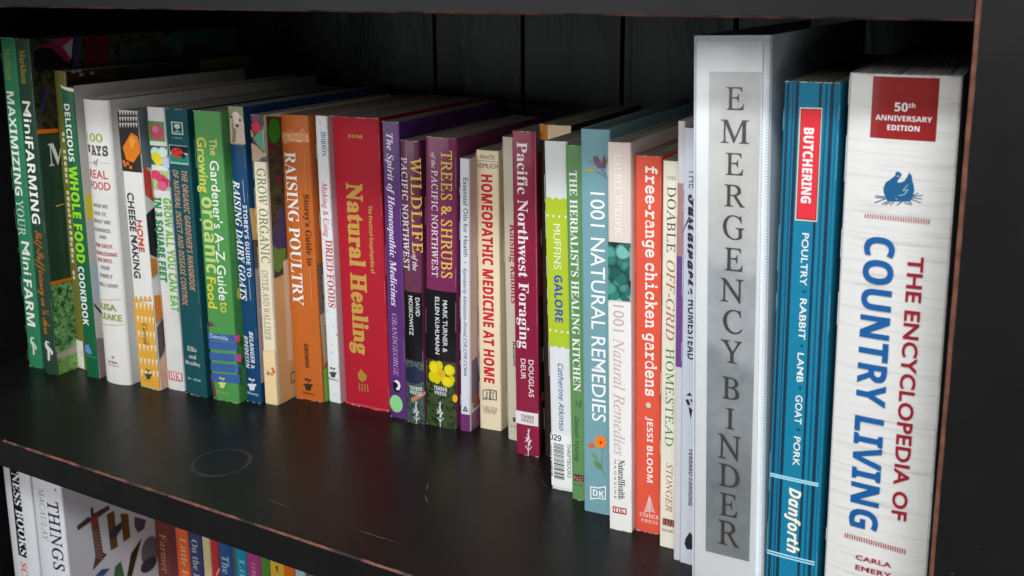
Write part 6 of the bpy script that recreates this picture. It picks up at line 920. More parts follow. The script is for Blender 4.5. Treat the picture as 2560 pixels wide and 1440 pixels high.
BOOKS = [
 ({'kind': 'book', 'label': 'slim mid-green paperback farm book, the leftmost on the shelf', 'color': '#307a56', 'o': [-781.01, 107.69, 0], 'w': 17.99, 'h': 301.09, 'd': 190, 'lean': 1.261, 'yaw': 2.343, 'hard': 0, 'bulge': 0, 'rough': 0.45, 'coat': 0.3, 'page': '#8f887b', 'group': 'books standing in a row on the black shelf', 'grain': 0}, [
  ('author_name','s','v','#7d8a3e','Markham','R',4.2,291.9,27.5,7.6,0),
  ('title','s','v','#e6e6e0','MAXIMIZING','B',2.52,254.7,92.8,9.3,0),
  ('title','s','v','#d0dcd4','YOUR','LU',2.28,158.4,33.4,9.4,0),
  ('title','s','v','#e6e6e0','Mini','S',4.7,120,31.1,10.1,0.01),
  ('title','s','v','#ecebe6','FARM','B',3.2,84.3,44.2,10.6,0),
  ('publisher_mark','s','p','#cfd4c8',[(5,26.1),(6.1,28.7),(8.6,29.9),(11.8,28.4),(9.3,27.9),(7.9,28),(7.3,26.5),(11.2,23.4),(13.6,20.3),(12.9,18.1),(11.2,17.8),(11.7,20),(10.4,21.2),(9.7,12.6),(7.4,12),(7.8,20.7),(5.4,23.7)]),
 ]),
 ({'kind': 'book', 'label': 'dark green mini farming paperback with hedge photo cover, second from the left', 'color': '#24402f', 'o': [-754.52, 104.37, 0], 'w': 17.85, 'h': 300.94, 'd': 240, 'lean': 0.82, 'yaw': 1.867, 'hard': 0, 'bulge': 0, 'rough': 0.45, 'coat': 0.2, 'page': '#8f887b', 'group': 'books standing in a row on the black shelf', 'grain': 0}, [
  ('author_name','s','v','#8f8a2a','Markham','R',4.6,291.4,28.8,7.5,0),
  ('title','s','v','#e8e8e4','Mini','S',3.1,247.8,32.9,9.8,0.006),
  ('title','s','v','#efefec','FARMING','B',1.96,213,73.4,10.3,0),
  ('subtitle','s','v','#b3632c','Self-Sufficiency on ¼ Acre','C',4.5,133.4,95.7,8.5,0.01),
  ('publisher_mark','s','r','#3a4640',4.4,13.3,13.9,31.3),
  ('publisher_mark','s','p','#d2d2d2',[(4.3,28.5),(5.9,31.2),(9.2,31.1),(11.3,29.8),(7.6,29.8),(6.9,28.3),(11.2,25),(14.1,22.4),(13.6,19.6),(11.6,18.5),(11.2,20.9),(10.4,22.1),(8.8,12.9),(6.3,12.2),(7.1,22.2),(4.6,25.1)]),
  ('cover_photo','c','r','@veg',0.3,222,150,300.7),
  ('cover_photo','c','r','#2b2440',4.8,238.6,10.8,259.9),
  ('cover_photo','c','p','#3f3a60',[(12.8,259.2),(16.5,258.9),(7.1,238.3),(2.7,238.8)]),
  ('cover_photo','c','p','#0b0712',[(3.3,290.4),(8.8,294),(23.6,294.5),(37.3,276.2),(29.3,274),(5.2,272.5),(1.9,276.1)]),
  ('cover_photo','c','p','#8a1f50',[(3.3,290.4),(8.9,295.3),(20.7,295.6),(31,291.5),(38.5,281.5),(35.9,277.6),(20.4,292.1),(9.4,293.3)]),
  ('cover_photo','c','p','#a8325c',[(19.6,299.4),(41.4,300.7),(38.4,288.3),(29.4,291.6)]),
  ('cover_photo','c','p','#b9aab0',[(31.1,292.8),(42.2,299.7),(38.5,281.5)]),
  ('cover_photo','c','p','#3a3a5c',[(43.4,300.6),(49.8,300.8),(45.6,272.8),(39.4,273.3)]),
  ('cover_photo','c','p','#5a1024',[(54.5,300.9),(78.3,300.4),(77.5,271.9),(51.2,272.4)]),
  ('cover_photo','c','e','#2f3f43',104.5,284.5,11.9,5.6),
  ('cover_photo','c','e','#2a3a3c',117,282.3,12.2,5.6),
  ('cover_photo','c','e','#33474a',153.4,292.2,13.1,5.8),
  ('cover_photo','c','e','#3a4e50',162.7,285.7,13.3,5.9),
  ('cover_photo','c','e','#22302f',142.9,280.7,12.9,5.8),
  ('cover_photo','c','e','#3f1e26',178.6,283.2,13.7,6),
  ('cover_photo','c','e','#4a4048',220.7,282.5,14.8,6.2),
  ('cover_photo','c','e','#38121a',188.6,279.6,14,6),
  ('cover_band','c','p','#d9731f',[(0,224),(20.2,222.3),(19.9,218.9),(-0.3,220.1)]),
  ('cover_title','c','h','#e8e8e4','M','R',8.5,190.6,19.3,19.6,0),
  ('cover_band','c','p','#c8c23a',[(11.3,154.9),(19.9,155.1),(19.8,154.3),(11.5,153.7)]),
  ('cover_band','c','p','#d9731f',[(-0.1,88),(23.1,86.7),(23.1,83.8),(0.1,84.9)]),
  ('cover_photo','c','p','@hedge',[(0.2,84.6),(23.1,83.4),(22,22),(-1.2,21.8)]),
  ('cover_photo','c','p','#b9ad96',[(-0.1,21.4),(22,22),(22.9,13.4),(0.1,13.9)]),
  ('cover_photo','c','p','@grass',[(0.3,16.1),(23.4,14.8),(23.4,0.4),(0.4,0.6)]),
 ]),
 ({'kind': 'book', 'label': 'thin olive paperback with a white label at its foot, beside the green cookbook', 'color': '#6b6a30', 'o': [-739.15, 126.33, 0], 'w': 17.5, 'h': 272.54, 'd': 222, 'lean': 1.055, 'yaw': -4.537, 'hard': 0, 'bulge': 0, 'rough': 0.45, 'coat': 0.1, 'page': '#8f887b', 'group': 'books standing in a row on the black shelf', 'grain': 0}, [
  ('title','s','r','#c9c6a4',6.2,216,9.9,219.2),
  ('title','s','r','#c9c6a4',6.2,210.6,9.5,214),
  ('title','s','r','#c9c6a4',6.2,200.8,9.7,203.6),
  ('title','s','r','#c9c6a4',6.2,195.2,10.6,198.3),
  ('title','s','r','#c9c6a4',6.2,189.7,9.6,193.1),
  ('title','s','r','#c9c6a4',6.2,184.1,10.1,187.9),
  ('title','s','r','#c9c6a4',6.2,179.2,9.5,182.7),
  ('title','s','r','#c9c6a4',6.2,174.1,9.8,177.4),
  ('title','s','r','#c9c6a4',6.2,163.9,10.4,167),
  ('title','s','r','#c9c6a4',6.2,158.2,10.7,161.8),
  ('title','s','r','#c9c6a4',6.2,152.8,10,156.6),
  ('title','s','r','#c9c6a4',6.2,147.5,9.5,151.3),
  ('title','s','r','#c9c6a4',6.2,143.5,10.7,146.1),
  ('title','s','r','#c9c6a4',6.2,137.5,9.8,140.9),
  ('title','s','r','#c9c6a4',6.2,132.7,9.9,135.7),
  ('title','s','r','#c9c6a4',6.2,127.2,10.7,130.5),
  ('title','s','r','#c9c6a4',6.2,121.3,10.6,125.2),
  ('title','s','r','#c9c6a4',6.2,116.5,9.6,120),
  ('title','s','r','#c9c6a4',6.2,110.8,10.7,114.8),
  ('title','s','r','#c9c6a4',6.2,106,9.7,109.6),
  ('title','s','r','#c9c6a4',6.2,101.1,9.8,104.4),
  ('title','s','r','#c9c6a4',6.2,89.9,9.5,93.9),
  ('title','s','r','#c9c6a4',6.2,85.7,9.6,88.7),
  ('foot_label','s','r','#dad9cc',0.1,1.04,13,27.8),
  ('foot_label','s','l','#8c8a84',10.3,19.1,10.6,12.9,1.0),
  ('cover_photo','c','r','@brownmix',0.4,224.5,150,272.3),
  ('cover_photo','c','e','#a08a80',7.7,271.9,2.36,1.37),
  ('cover_photo','c','e','#a08a80',13.1,272.4,2.39,1.38),
  ('cover_photo','c','e','#a08a80',15.2,268.9,2.4,1.38),
  ('cover_photo','c','e','#a08a80',26.2,269.4,2.46,1.4),
 ]),
 ({'kind': 'book', 'label': 'dark green hardcover whole food cookbook with a torn white spine top', 'color': '#0c5a37', 'o': [-712.68, 115.81, 0], 'w': 14.74, 'h': 260.41, 'd': 235, 'lean': -0.004, 'yaw': 5, 'hard': 1, 'bulge': 0, 'rough': 0.45, 'coat': 0.25, 'page': '#d8d4ca', 'group': 'books standing in a row on the black shelf', 'grain': 0}, [
  ('torn_edge','s','p','#d9d6cc',[(0.1,262),(4.2,260.8),(15.7,259.1),(15,256.4),(6.9,257.7),(2.2,259.5)]),
  ('title','s','v','#e6e9e4','DELICIOUS','B',2.96,245.9,49.6,6.2,0),
  ('title','s','v','#93d11c','WHOLE FOOD','B',1.65,192.4,86.4,9.6,0.02),
  ('title','s','v','#e6e9e4','COOKBOOK','B',1.84,102.7,53.9,6.9,0),
  ('publisher_mark','s','p','#5b86cf',[(1.9,29.4),(6.1,31.1),(9.5,23.4),(7.2,21.4),(2,23.3)]),
  ('publisher_mark','s','l','#2f7a55',1.67,20.3,13.9,19.6,1.2),
  ('cover_photo','c','r','#c9c5bf',0.3,-2.83,200,261.6),
  ('cover_photo','c','p','#e3cf3f',[(2.1,167.7),(16.9,166.3),(17.9,143.7),(2.2,145.5)]),
  ('cover_photo','c','p','#b8c4cf',[(1.3,105.9),(11.2,109),(10.7,70.5),(1.1,71.9)]),
  ('cover_photo','c','p','#2a2a2c',[(1,70.5),(8.7,59.5),(7.7,57.7),(1.1,67.6)]),
  ('cover_photo','c','p','#8f7f80',[(0.1,37.6),(12.1,35.1),(10.2,-1.1),(1.2,-0.1)]),
 ]),
 ({'kind': 'book', 'label': 'thick white hardcover real food cookbook with a rounded spine', 'color': '#dcdad6', 'o': [-690.59, 119.16, 0], 'w': 30.01, 'h': 251.24, 'd': 262, 'lean': 0.344, 'yaw': 2, 'hard': 2, 'bulge': 4, 'rough': 0.45, 'coat': 0.1, 'page': '#cfc8bc', 'group': 'books standing in a row on the black shelf', 'grain': 0}, [
  ('title','s','h','#8fa23c','100','S',3.4,215.8,19.7,7.4,0.006),
  ('title','s','h','#4c4a48','DAYS','T',3.4,204.8,23.4,8.1,0.04),
  ('title','s','l','#9aa55a',0.33,196.9,11.7,198.1,0.35),
  ('title','s','l','#9aa55a',17.9,198.1,27.2,198.3,0.35),
  ('title','s','h','#6a6a58','of','RI',10.8,196.5,6.2,4.6,0),
  ('title','s','h','#c0392f','REAL','S',3.4,184.6,21.8,7.1,0.006),
  ('title','s','h','#c0392f','FOOD','S',3.4,175,23.1,6.8,0.006),
  ('blurb','s','h','#8a8886','HOW WE','B',5.6,159.2,17.4,3.2,0),
  ('blurb','s','h','#8a8886','DID IT,','B',5.8,152.4,15.8,3.2,0),
  ('blurb','s','h','#8a8886','WHAT WE','B',3.6,145.4,20.6,3.3,0),
  ('blurb','s','h','#8a8886','LEARNED,','B',3.4,137.9,20.8,3.4,0),
  ('blurb','s','h','#8a8886','AND','B',10.3,132.1,8.6,3.2,0),
  ('blurb','s','h','#b4605a','100 EASY,','B',3.4,124.1,21.8,3.4,0),
  ('blurb','s','h','#b4605a','WHOLESOME','B',3.4,117.2,24.3,3.3,0),
  ('blurb','s','h','#b4605a','RECIPES','B',5.5,111.2,17.3,3.3,0),
  ('blurb','s','h','#8a8886','YOUR','B',9.3,104.7,10.7,3.3,0),
  ('blurb','s','h','#8a8886','FAMILY','B',7.2,97.4,15,3.3,0),
  ('blurb','s','h','#8a8886','WILL LOVE!','B',3.4,89.2,23.1,3.3,0),
  ('author_name','s','l','#c9a46a',-0.61,75.3,27.8,79.3,0.5),
  ('author_name','s','l','#c9a46a',4.7,53.7,28.2,56.2,0.5),
  ('author_name','s','h','#8fa23c','LISA','S',4.2,68.1,19.3,5.7,0.02),
  ('author_name','s','h','#8fa23c','LEAKE','S',3.8,59.3,23.8,5.6,0.02),
  ('publisher_mark','s','r','#a87c78',8.9,19.3,10.1,21.2),
  ('publisher_mark','s','r','#a87c78',11.3,19.3,12.4,21.2),
  ('publisher_mark','s','r','#a87c78',13.7,19.3,15.3,21.4),
  ('publisher_mark','s','r','#a87c78',16,19.3,17.5,21.1),
  ('publisher_mark','s','r','#a87c78',18.4,19.3,19.5,21.1),
  ('publisher_mark','s','r','#c4a5a2',8.9,16.6,10,18.3),
  ('publisher_mark','s','r','#c4a5a2',10.5,16.6,11.6,18.3),
  ('publisher_mark','s','r','#c4a5a2',13.6,16.6,14.8,18.2),
  ('publisher_mark','s','r','#c4a5a2',15.2,16.6,15.9,18.1),
  ('publisher_mark','s','r','#c4a5a2',16.8,16.6,17.7,18.1),
  ('publisher_mark','s','r','#c4a5a2',19.9,16.6,20.7,18.3),
  ('publisher_mark','s','e','#b08a88',15,25,1.31,1.25),
 ]),
 ({'kind': 'book', 'label': 'cream cheese making paperback with orange cheese photo and yellow patterned foot', 'color': '#e0ded9', 'o': [-650.81, 122.97, 0], 'w': 22.88, 'h': 243.28, 'd': 200, 'lean': -0.587, 'yaw': 1.163, 'hard': 0, 'bulge': 0, 'rough': 0.45, 'coat': 0.1, 'page': '#8f887b', 'group': 'books standing in a row on the black shelf', 'grain': 0}, [
  ('spine_photo','s','r','#2a2624',0.05,191.8,22.8,242.6),
  ('spine_photo','s','p','#cfcdc6',[(2.2,242.5),(5.1,242.5),(3.1,238.3)]),
  ('spine_photo','s','p','#cfcdc6',[(5.6,242.7),(8.4,242.7),(6.5,238.4)]),
  ('spine_photo','s','p','#cfcdc6',[(8.8,242.8),(11.6,242.8),(9.7,238.6)]),
  ('spine_photo','s','p','#cfcdc6',[(12,243),(14.7,243),(12.9,238.8)]),
  ('spine_photo','s','p','#cfcdc6',[(15.2,243.1),(17.8,243.1),(16,238.9)]),
  ('spine_photo','s','p','#cfcdc6',[(18.3,243.2),(20.8,243.2),(19.1,239)]),
  ('spine_photo','s','p','#cfcdc6',[(21.2,243.4),(23.8,243.3),(22,239.2)]),
  ('spine_photo','s','p','#cfcdc6',[(2,237.6),(4.8,237.6),(2.9,233.3)]),
  ('spine_photo','s','p','#cfcdc6',[(5.3,237.7),(8.1,237.8),(6.2,233.5)]),
  ('spine_photo','s','p','#cfcdc6',[(8.6,237.9),(11.3,237.9),(9.5,233.7)]),
  ('spine_photo','s','p','#cfcdc6',[(11.8,238.1),(14.5,238.1),(12.6,233.8)]),
  ('spine_photo','s','p','#cfcdc6',[(15,238.2),(17.6,238.2),(15.8,234)]),
  ('spine_photo','s','p','#cfcdc6',[(18,238.3),(20.6,238.3),(18.8,234.1)]),
  ('spine_photo','s','p','#cfcdc6',[(21,238.5),(23.6,238.5),(21.8,234.3)]),
  ('spine_photo','s','p','#cfcdc6',[(1.7,232.6),(4.6,232.6),(2.6,228.3)]),
  ('spine_photo','s','p','#cfcdc6',[(5.1,232.8),(7.9,232.8),(6,228.5)]),
  ('spine_photo','s','p','#cfcdc6',[(8.4,233),(11.1,233),(9.2,228.7)]),
  ('spine_photo','s','p','#cfcdc6',[(11.6,233.1),(14.3,233.1),(12.4,228.9)]),
  ('spine_photo','s','p','#cfcdc6',[(14.7,233.3),(17.4,233.3),(15.6,229.1)]),
  ('spine_photo','s','p','#cfcdc6',[(17.8,233.4),(20.4,233.4),(18.6,229.2)]),
  ('spine_photo','s','p','#cfcdc6',[(20.8,233.6),(23.3,233.6),(21.6,229.4)]),
  ('spine_photo','s','p','#d9781f',[(3.7,212.3),(15.4,225.2),(22.2,221.9),(23.9,209.6),(14.9,199.9),(6.6,202)]),
  ('spine_photo','s','p','#e89a3c',[(11.4,218.7),(15.4,222.8),(20.2,218.5),(14.1,211)]),
  ('spine_photo','s','e','#c9702a',3.4,199.8,1.93,1.6),
  ('spine_photo','s','e','#c9702a',8,198.8,1.85,1.6),
  ('spine_photo','s','e','#c9702a',11.3,195.7,1.83,1.59),
  ('spine_photo','s','e','#c9702a',4.7,197.2,1.91,1.6),
  ('title','s','v','#3a3836','CHEESE MAKING','S',3.8,173.9,74.6,7.5,0.018),
  ('title','s','v','#c8463a','HOME','S',12.3,151,27.9,6.2,0.018),
  ('foot_band','s','p','#dca442',[(0.6,77.7),(3.7,83.5),(6,78.5)]),
  ('foot_band','s','p','#dca442',[(6.4,78.6),(9.4,84.3),(11.6,79.3)]),
  ('foot_band','s','p','#dca442',[(11.9,79.3),(14.8,85),(16.9,80)]),
  ('foot_band','s','p','#dca442',[(17.3,80.1),(20,85.6),(22.1,80.6)]),
  ('foot_band','s','r','#dca442',0.05,0.87,22.8,78),
  ('foot_band','s','p','#e8dcc2',[(2.7,76.9),(5.7,77.1),(3.5,70.3)]),
  ('foot_band','s','p','#e8dcc2',[(7.6,77.2),(10.4,77.3),(8.3,70.6)]),
  ('foot_band','s','p','#e8dcc2',[(12.3,77.4),(15,77.5),(13,70.9)]),
  ('foot_band','s','p','#e8dcc2',[(16.9,77.6),(19.5,77.7),(17.6,71.1)]),
  ('foot_band','s','p','#e8dcc2',[(21.3,77.8),(23.9,77.8),(21.9,71.2)]),
  ('foot_band','s','p','#e8dcc2',[(2.6,65),(5.6,65.2),(3.4,58.4)]),
  ('foot_band','s','p','#e8dcc2',[(7.5,65.3),(10.3,65.5),(8.2,58.7)]),
  ('foot_band','s','p','#e8dcc2',[(12.2,65.6),(15,65.7),(12.9,59)]),
  ('foot_band','s','p','#e8dcc2',[(16.8,65.8),(19.5,65.9),(17.5,59.2)]),
  ('foot_band','s','p','#e8dcc2',[(21.2,66),(23.9,66.1),(21.9,59.4)]),
  ('foot_band','s','p','#e8dcc2',[(2.3,51.6),(5.3,51.8),(3.1,44.9)]),
  ('foot_band','s','p','#e8dcc2',[(7.3,52),(10.1,52.1),(8,45.3)]),
  ('foot_band','s','p','#e8dcc2',[(12,52.3),(14.8,52.4),(12.7,45.6)]),
  ('foot_band','s','p','#e8dcc2',[(16.6,52.5),(19.3,52.6),(17.3,45.9)]),
  ('foot_band','s','p','#e8dcc2',[(21,52.7),(23.7,52.8),(21.7,46.1)]),
  ('foot_band','s','p','#e8dcc2',[(2.2,39.5),(5.2,39.8),(3,32.8)]),
  ('foot_band','s','p','#e8dcc2',[(7.2,39.9),(10,40.1),(7.9,33.3)]),
  ('foot_band','s','p','#e8dcc2',[(11.9,40.3),(14.7,40.4),(12.6,33.6)]),
  ('foot_band','s','p','#e8dcc2',[(16.5,40.6),(19.2,40.7),(17.3,33.9)]),
  ('foot_band','s','p','#e8dcc2',[(21,40.8),(23.6,40.9),(21.7,34.1)]),
  ('foot_band','s','p','#e8dcc2',[(2,26.7),(5,26.9),(2.8,20)]),
  ('foot_band','s','p','#e8dcc2',[(7,27.1),(9.9,27.3),(7.7,20.4)]),
  ('foot_band','s','p','#e8dcc2',[(11.8,27.5),(14.6,27.7),(12.5,20.8)]),
  ('foot_band','s','p','#e8dcc2',[(16.4,27.8),(19.1,28),(17.1,21.2)]),
  ('foot_band','s','p','#e8dcc2',[(20.9,28.1),(23.5,28.2),(21.6,21.4)]),
  ('foot_band','s','p','#e8dcc2',[(2.1,16),(5.1,16.2),(2.9,9.2)]),
  ('foot_band','s','p','#e8dcc2',[(7.1,16.5),(10,16.7),(7.8,9.7)]),
  ('foot_band','s','p','#e8dcc2',[(11.9,16.9),(14.7,17),(12.6,10.1)]),
  ('foot_band','s','p','#e8dcc2',[(16.5,17.2),(19.2,17.4),(17.2,10.5)]),
  ('foot_band','s','p','#e8dcc2',[(21,17.5),(23.6,17.6),(21.7,10.8)]),
  ('author_name','s','v','#5a4a2a','Carroll','RI',8.5,59.2,19.4,6.1,0),
  ('publisher_mark','s','p','#3a4a30',[(6.4,13),(15.5,14.2),(14.9,12.3),(14,12.2),(12.8,8.7),(8.3,8.3),(7.6,11.4),(6.5,11.4)]),
  ('publisher_mark','s','l','#3a4a30',11,13.4,11.2,17.5,0.35),
  ('publisher_mark','s','p','#3a4a30',[(11.2,17.5),(8.3,18),(7.7,16.3),(10.3,16.2)]),
  ('publisher_mark','s','p','#3a4a30',[(11.4,16.6),(13.8,18.1),(14.3,16.9),(11.9,15.7)]),
  ('publisher_mark','s','h','#9a8a5a','Storey','R',4.9,6.4,11.6,1.26,0),
  ('cover_photo','c','r','#66727c',0.3,195.6,120,243.4),
  ('cover_photo','c','p','#c4463c',[(0.7,197),(7.4,192),(11,163.3),(0.7,173.3)]),
  ('cover_photo','c','p','#231f22',[(-0.2,156.2),(10.9,162),(8,117),(0.3,121.7)]),
  ('cover_photo','c','p','#d9852a',[(0.3,119),(6.3,116.1),(6,103.8),(0.2,101.3)]),
  ('cover_photo','c','p','#d98226',[(0.7,85.4),(9.7,83.5),(8.9,65.6),(0.6,59.8)]),
  ('cover_photo','c','p','#5a4a44',[(1.1,56.8),(10.3,65.1),(8.6,36),(0.7,27.4)]),
  ('cover_photo','c','p','#e0b49c',[(-0.3,26.4),(8.7,31.7),(9.9,0.5),(0.5,0.2)]),
 ]),
 ({'kind': 'book', 'label': 'white paperback garden book with three square fruit and flower photos', 'color': '#d6d6d2', 'o': [-626.87, 130.61, 0], 'w': 18.65, 'h': 246.65, 'd': 200, 'lean': -0.079, 'yaw': 3.928, 'hard': 0, 'bulge': 0, 'rough': 0.45, 'coat': 0.3, 'page': '#8f887b', 'group': 'books standing in a row on the black shelf', 'grain': 1}, [
  ('berry_photo','s','r','#4c8a34',0.32,218.3,17.6,235),
  ('berry_photo','s','e','#b2415c',9.6,226.1,7.7,6.9),
  ('berry_photo','s','e','#cc6f80',8.4,228.4,3.7,2.86),
  ('flower_photo','s','r','#1f5f4c',0.88,198.3,18.6,214.6),
  ('flower_photo','s','e','#bcd6cc',6.5,208.8,5.2,4.4),
  ('flower_photo','s','e','#c4dcd2',14.6,209.3,4.9,4.4),
  ('flower_photo','s','e','#e6cf1e',9.3,202.4,5.2,4.4),
  ('flower_photo','s','e','#d7c72a',7,204.9,5.2,4.4),
  ('flower_photo','s','e','#b4c4e0',18.1,201,5.1,4.4),
  ('rose_photo','s','r','#9fc27e',1.43,177.3,17.7,193.9),
  ('rose_photo','s','e','#d0405f',5.5,189.7,5.7,4.1),
  ('rose_photo','s','e','#c93a5a',11.2,186.8,5.5,4.1),
  ('rose_photo','s','e','#a82a48',15,183.8,5.4,4.1),
  ('rose_photo','s','e','#d4587a',11.4,180.9,5.5,4.1),
  ('title','s','v','#14874a','IN 3 SQUARE FEET','B',1.21,170.7,73.5,7.7,0.02),
  ('title','s','v','#5fb32a','GROW ALL YOU CAN EAT','B',11.3,170.9,98.8,7.5,0),
  ('publisher_mark','s','r','#c86a70',2.62,8.9,17.6,16.9),
  ('publisher_mark','s','r','#e3dcda',4.4,9.9,16.6,16.2),
  ('publisher_mark','s','h','#c24a52','DK','R',5,9.6,11,6.2,0),
 ]),
 ({'kind': 'book', 'label': 'teal garden handbook with a ladybug photo on its spine', 'color': '#0a4a50', 'o': [-605.69, 131.1, 0], 'w': 25.26, 'h': 246.64, 'd': 200, 'lean': -0.312, 'yaw': -0.765, 'hard': 0, 'bulge': 0, 'rough': 0.6, 'coat': 0, 'page': '#8f887b', 'group': 'books standing in a row on the black shelf', 'grain': 0}, [
  ('publisher_mark','s','r','#b9ccc4',7,225.6,20.2,236),
  ('publisher_mark','s','r','#0a4a50',8.4,226.6,18.9,235.1),
  ('publisher_mark','s','e','#b9ccc4',13.8,232.4,3.5,2.05),
  ('publisher_mark','s','l','#b9ccc4',13.8,232.4,13.3,227.5,0.8),
  ('publisher_mark','s','l','#b9ccc4',10.1,227.6,16.9,227.9,0.6),
  ('publisher_mark','s','r','#7fa09a',7.2,222.2,8.6,223.1),
  ('publisher_mark','s','r','#7fa09a',10.8,222.2,12,223.4),
  ('publisher_mark','s','r','#7fa09a',12.6,222.2,13.7,223.4),
  ('publisher_mark','s','r','#7fa09a',14.4,222.2,15.2,223.3),
  ('publisher_mark','s','r','#7fa09a',16.2,222.2,17.4,223.5),
  ('publisher_mark','s','r','#7fa09a',18,222.2,19.1,223.3),
  ('ladybug_photo','s','r','#9fb4ae',2.65,201.1,23.9,216.8),
  ('ladybug_photo','s','r','#15191c',3.5,211,24,216.2),
  ('ladybug_photo','s','r','#1f7a68',3.4,202.6,23.5,209.4),
  ('ladybug_photo','s','e','#c0392f',11.9,210.5,6.8,4.2),
  ('ladybug_photo','s','e','#20161a',18.8,208.4,2.25,2.2),
  ('ladybug_photo','s','e','#2a1214',8.9,211.2,1.03,0.73),
  ('ladybug_photo','s','e','#2a1214',13.6,212.8,1.02,0.73),
  ('ladybug_photo','s','e','#2a1214',15,209.1,1.01,0.73),
  ('title','s','v','#b58f74','OF NATURAL INSECT AND DISEASE CONTROL','BI',5.2,196,116.1,6.4,0),
  ('title','s','v','#b58f74',"THE ORGANIC GARDENER'S HANDBOOK",'BI',15.2,196.2,102.3,6.3,0),
  ('author_name','s','h','#c8d2cc','Ellis','R',6.8,39.8,10.8,4.1,0),
  ('author_name','s','h','#c8d2cc','and','R',8.1,33.3,8.6,3.6,0),
  ('author_name','s','h','#c8d2cc','Bradley','R',3.2,27.4,17.8,3.4,0),
  ('publisher_mark','s','r','#9fb8b2',4.8,13.7,6.2,15.5),
  ('publisher_mark','s','r','#9fb8b2',7,13.7,8.5,15.3),
  ('publisher_mark','s','r','#9fb8b2',11.5,13.7,12.7,15.4),
  ('publisher_mark','s','r','#9fb8b2',13.7,13.7,15.1,15.8),
  ('publisher_mark','s','r','#9fb8b2',16,13.7,17.4,15.3),
  ('publisher_mark','s','r','#9fb8b2',18.2,13.7,19.8,15.6),
 ]),
 ({'kind': 'book', 'label': 'bright green garden guide with blue striped foot and yellow lettering', 'color': '#4f914c', 'o': [-575.53, 132.8, 0], 'w': 27.42, 'h': 246.16, 'd': 190, 'lean': -0.311, 'yaw': 5, 'hard': 0, 'bulge': 0, 'rough': 0.45, 'coat': 0.15, 'page': '#8f887b', 'group': 'books standing in a row on the black shelf', 'grain': 0}, [
  ('title','s','v','#cdc95a','Growing ','S',2.37,224.8,45.7,9.3,0.02),
  ('title','s','v','#bdd07c','organic','B',2.87,175.8,64.4,10.2,0.008),
  ('title','s','v','#dcca44','Food','S',2.61,107.9,26.9,9.2,0.02),
  ('title','s','v','#d4cf72','The','S',15.3,224.5,13.9,7.1,0.012),
  ('title','s','v','#eef0e6',"Gardener's A–Z Guide",'S',14.1,206.3,117.2,8.8,0.006),
  ('title','s','v','#dcca44','to','S',15.1,87.9,9.3,8.8,0.006),
  ('leaf_print','s','p','#6a3a4a',[(0.4,69),(4.4,68.2),(7.6,65.9),(1.2,64.5)]),
  ('foot_band','s','p','#3b5c9c',[(-0.5,58.5),(29.1,60.3),(28.9,54.5),(-0.7,52.5)]),
  ('foot_band','s','p','#b83a68',[(27.8,60.4),(32.3,60.6),(32.1,54.8),(27.7,54.6)]),
  ('foot_band','s','p','#3b5c9c',[(-0.1,51.7),(29.5,53.6),(29.3,46.8),(-0.4,44.7)]),
  ('foot_band','s','p','#3b5c9c',[(0,41.6),(29.7,43.7),(29.5,37.3),(-0.2,35.1)]),
  ('foot_band','s','p','#b83a68',[(28.4,43.8),(32.9,44),(32.8,37.6),(28.3,37.4)]),
  ('foot_band','s','p','#3b5c9c',[(0.3,32.4),(30,34.6),(29.8,27.7),(0,25.4)]),
  ('foot_band','s','p','#3b5c9c',[(0.5,23.3),(30.2,25.6),(30,18.4),(0.2,16)]),
  ('author_name','s','h','#d4dcec','Denckla','S',2.21,54.9,18.7,3.6,0),
  ('publisher_mark','s','p','#c9cf7c',[(7.6,16.3),(15.8,17.2),(15.3,15.3),(14.5,15.1),(13.5,11.7),(9.4,11.4),(8.6,14.5),(7.7,14.5)]),
  ('publisher_mark','s','l','#c9cf7c',11.7,16.5,11.9,20.6,0.35),
  ('publisher_mark','s','p','#c9cf7c',[(11.9,20.6),(9.2,21.2),(8.7,19.5),(11,19.4)]),
  ('publisher_mark','s','p','#c9cf7c',[(12,19.7),(14.2,21.2),(14.7,19.9),(12.5,18.8)]),
  ('publisher_mark','s','h','#8fb86a','Storey','R',4.9,6.3,13.2,2.56,0),
  ('leaf_print','s','p','#6a3540',[(-0.5,21.7),(2.5,13.9),(4.1,1.3),(1.8,2.3),(0,12)]),
  ('cover_dot','c','e','#c3cf58',7.5,94.2,2.78,5.2),
 ]),
 ({'kind': 'book', 'label': 'navy blue dairy goat guide with a white goat photo at its top', 'color': '#0e416a', 'o': [-546.98, 143.15, 0], 'w': 15.55, 'h': 250.03, 'd': 200, 'lean': -0.416, 'yaw': 1.384, 'hard': 0, 'bulge': 0, 'rough': 0.45, 'coat': 0.15, 'page': '#8f887b', 'group': 'books standing in a row on the black shelf', 'grain': 0}, [
  ('goat_photo','s','r','#87926a',0.05,219.4,15.5,250),
  ('goat_photo','s','p','#c8b4a4',[(1.1,235.3),(2.3,241),(4.9,245.1),(8.1,246.4),(11.5,245),(14.1,241.6),(15.7,236.1),(15.5,229.5),(16.1,220.6),(0.4,220.3),(0.7,228.6)]),
  ('goat_photo','s','p','#8f7666',[(4.2,241.1),(4.8,233.6),(7.7,231),(6,221.4),(2.1,220.5),(3.5,228.8),(3.1,235.4)]),
  ('goat_photo','s','p','#dccbbb',[(4.8,244.4),(8.1,246.2),(11.2,244.3),(11.7,240.1),(9.9,235.8),(7.3,236.6),(5.4,240.2)]),
  ('goat_photo','s','e','#3f2f2a',3.3,241.5,1.31,0.97),
  ('goat_photo','s','e','#3f2f2a',12,239.4,1.19,0.96),
  ('goat_photo','s','e','#3f2f2a',8.9,234.8,1.65,1.29),
  ('title','s','l','#cfd8e0',11.1,190.9,11.7,172.4,0.4),
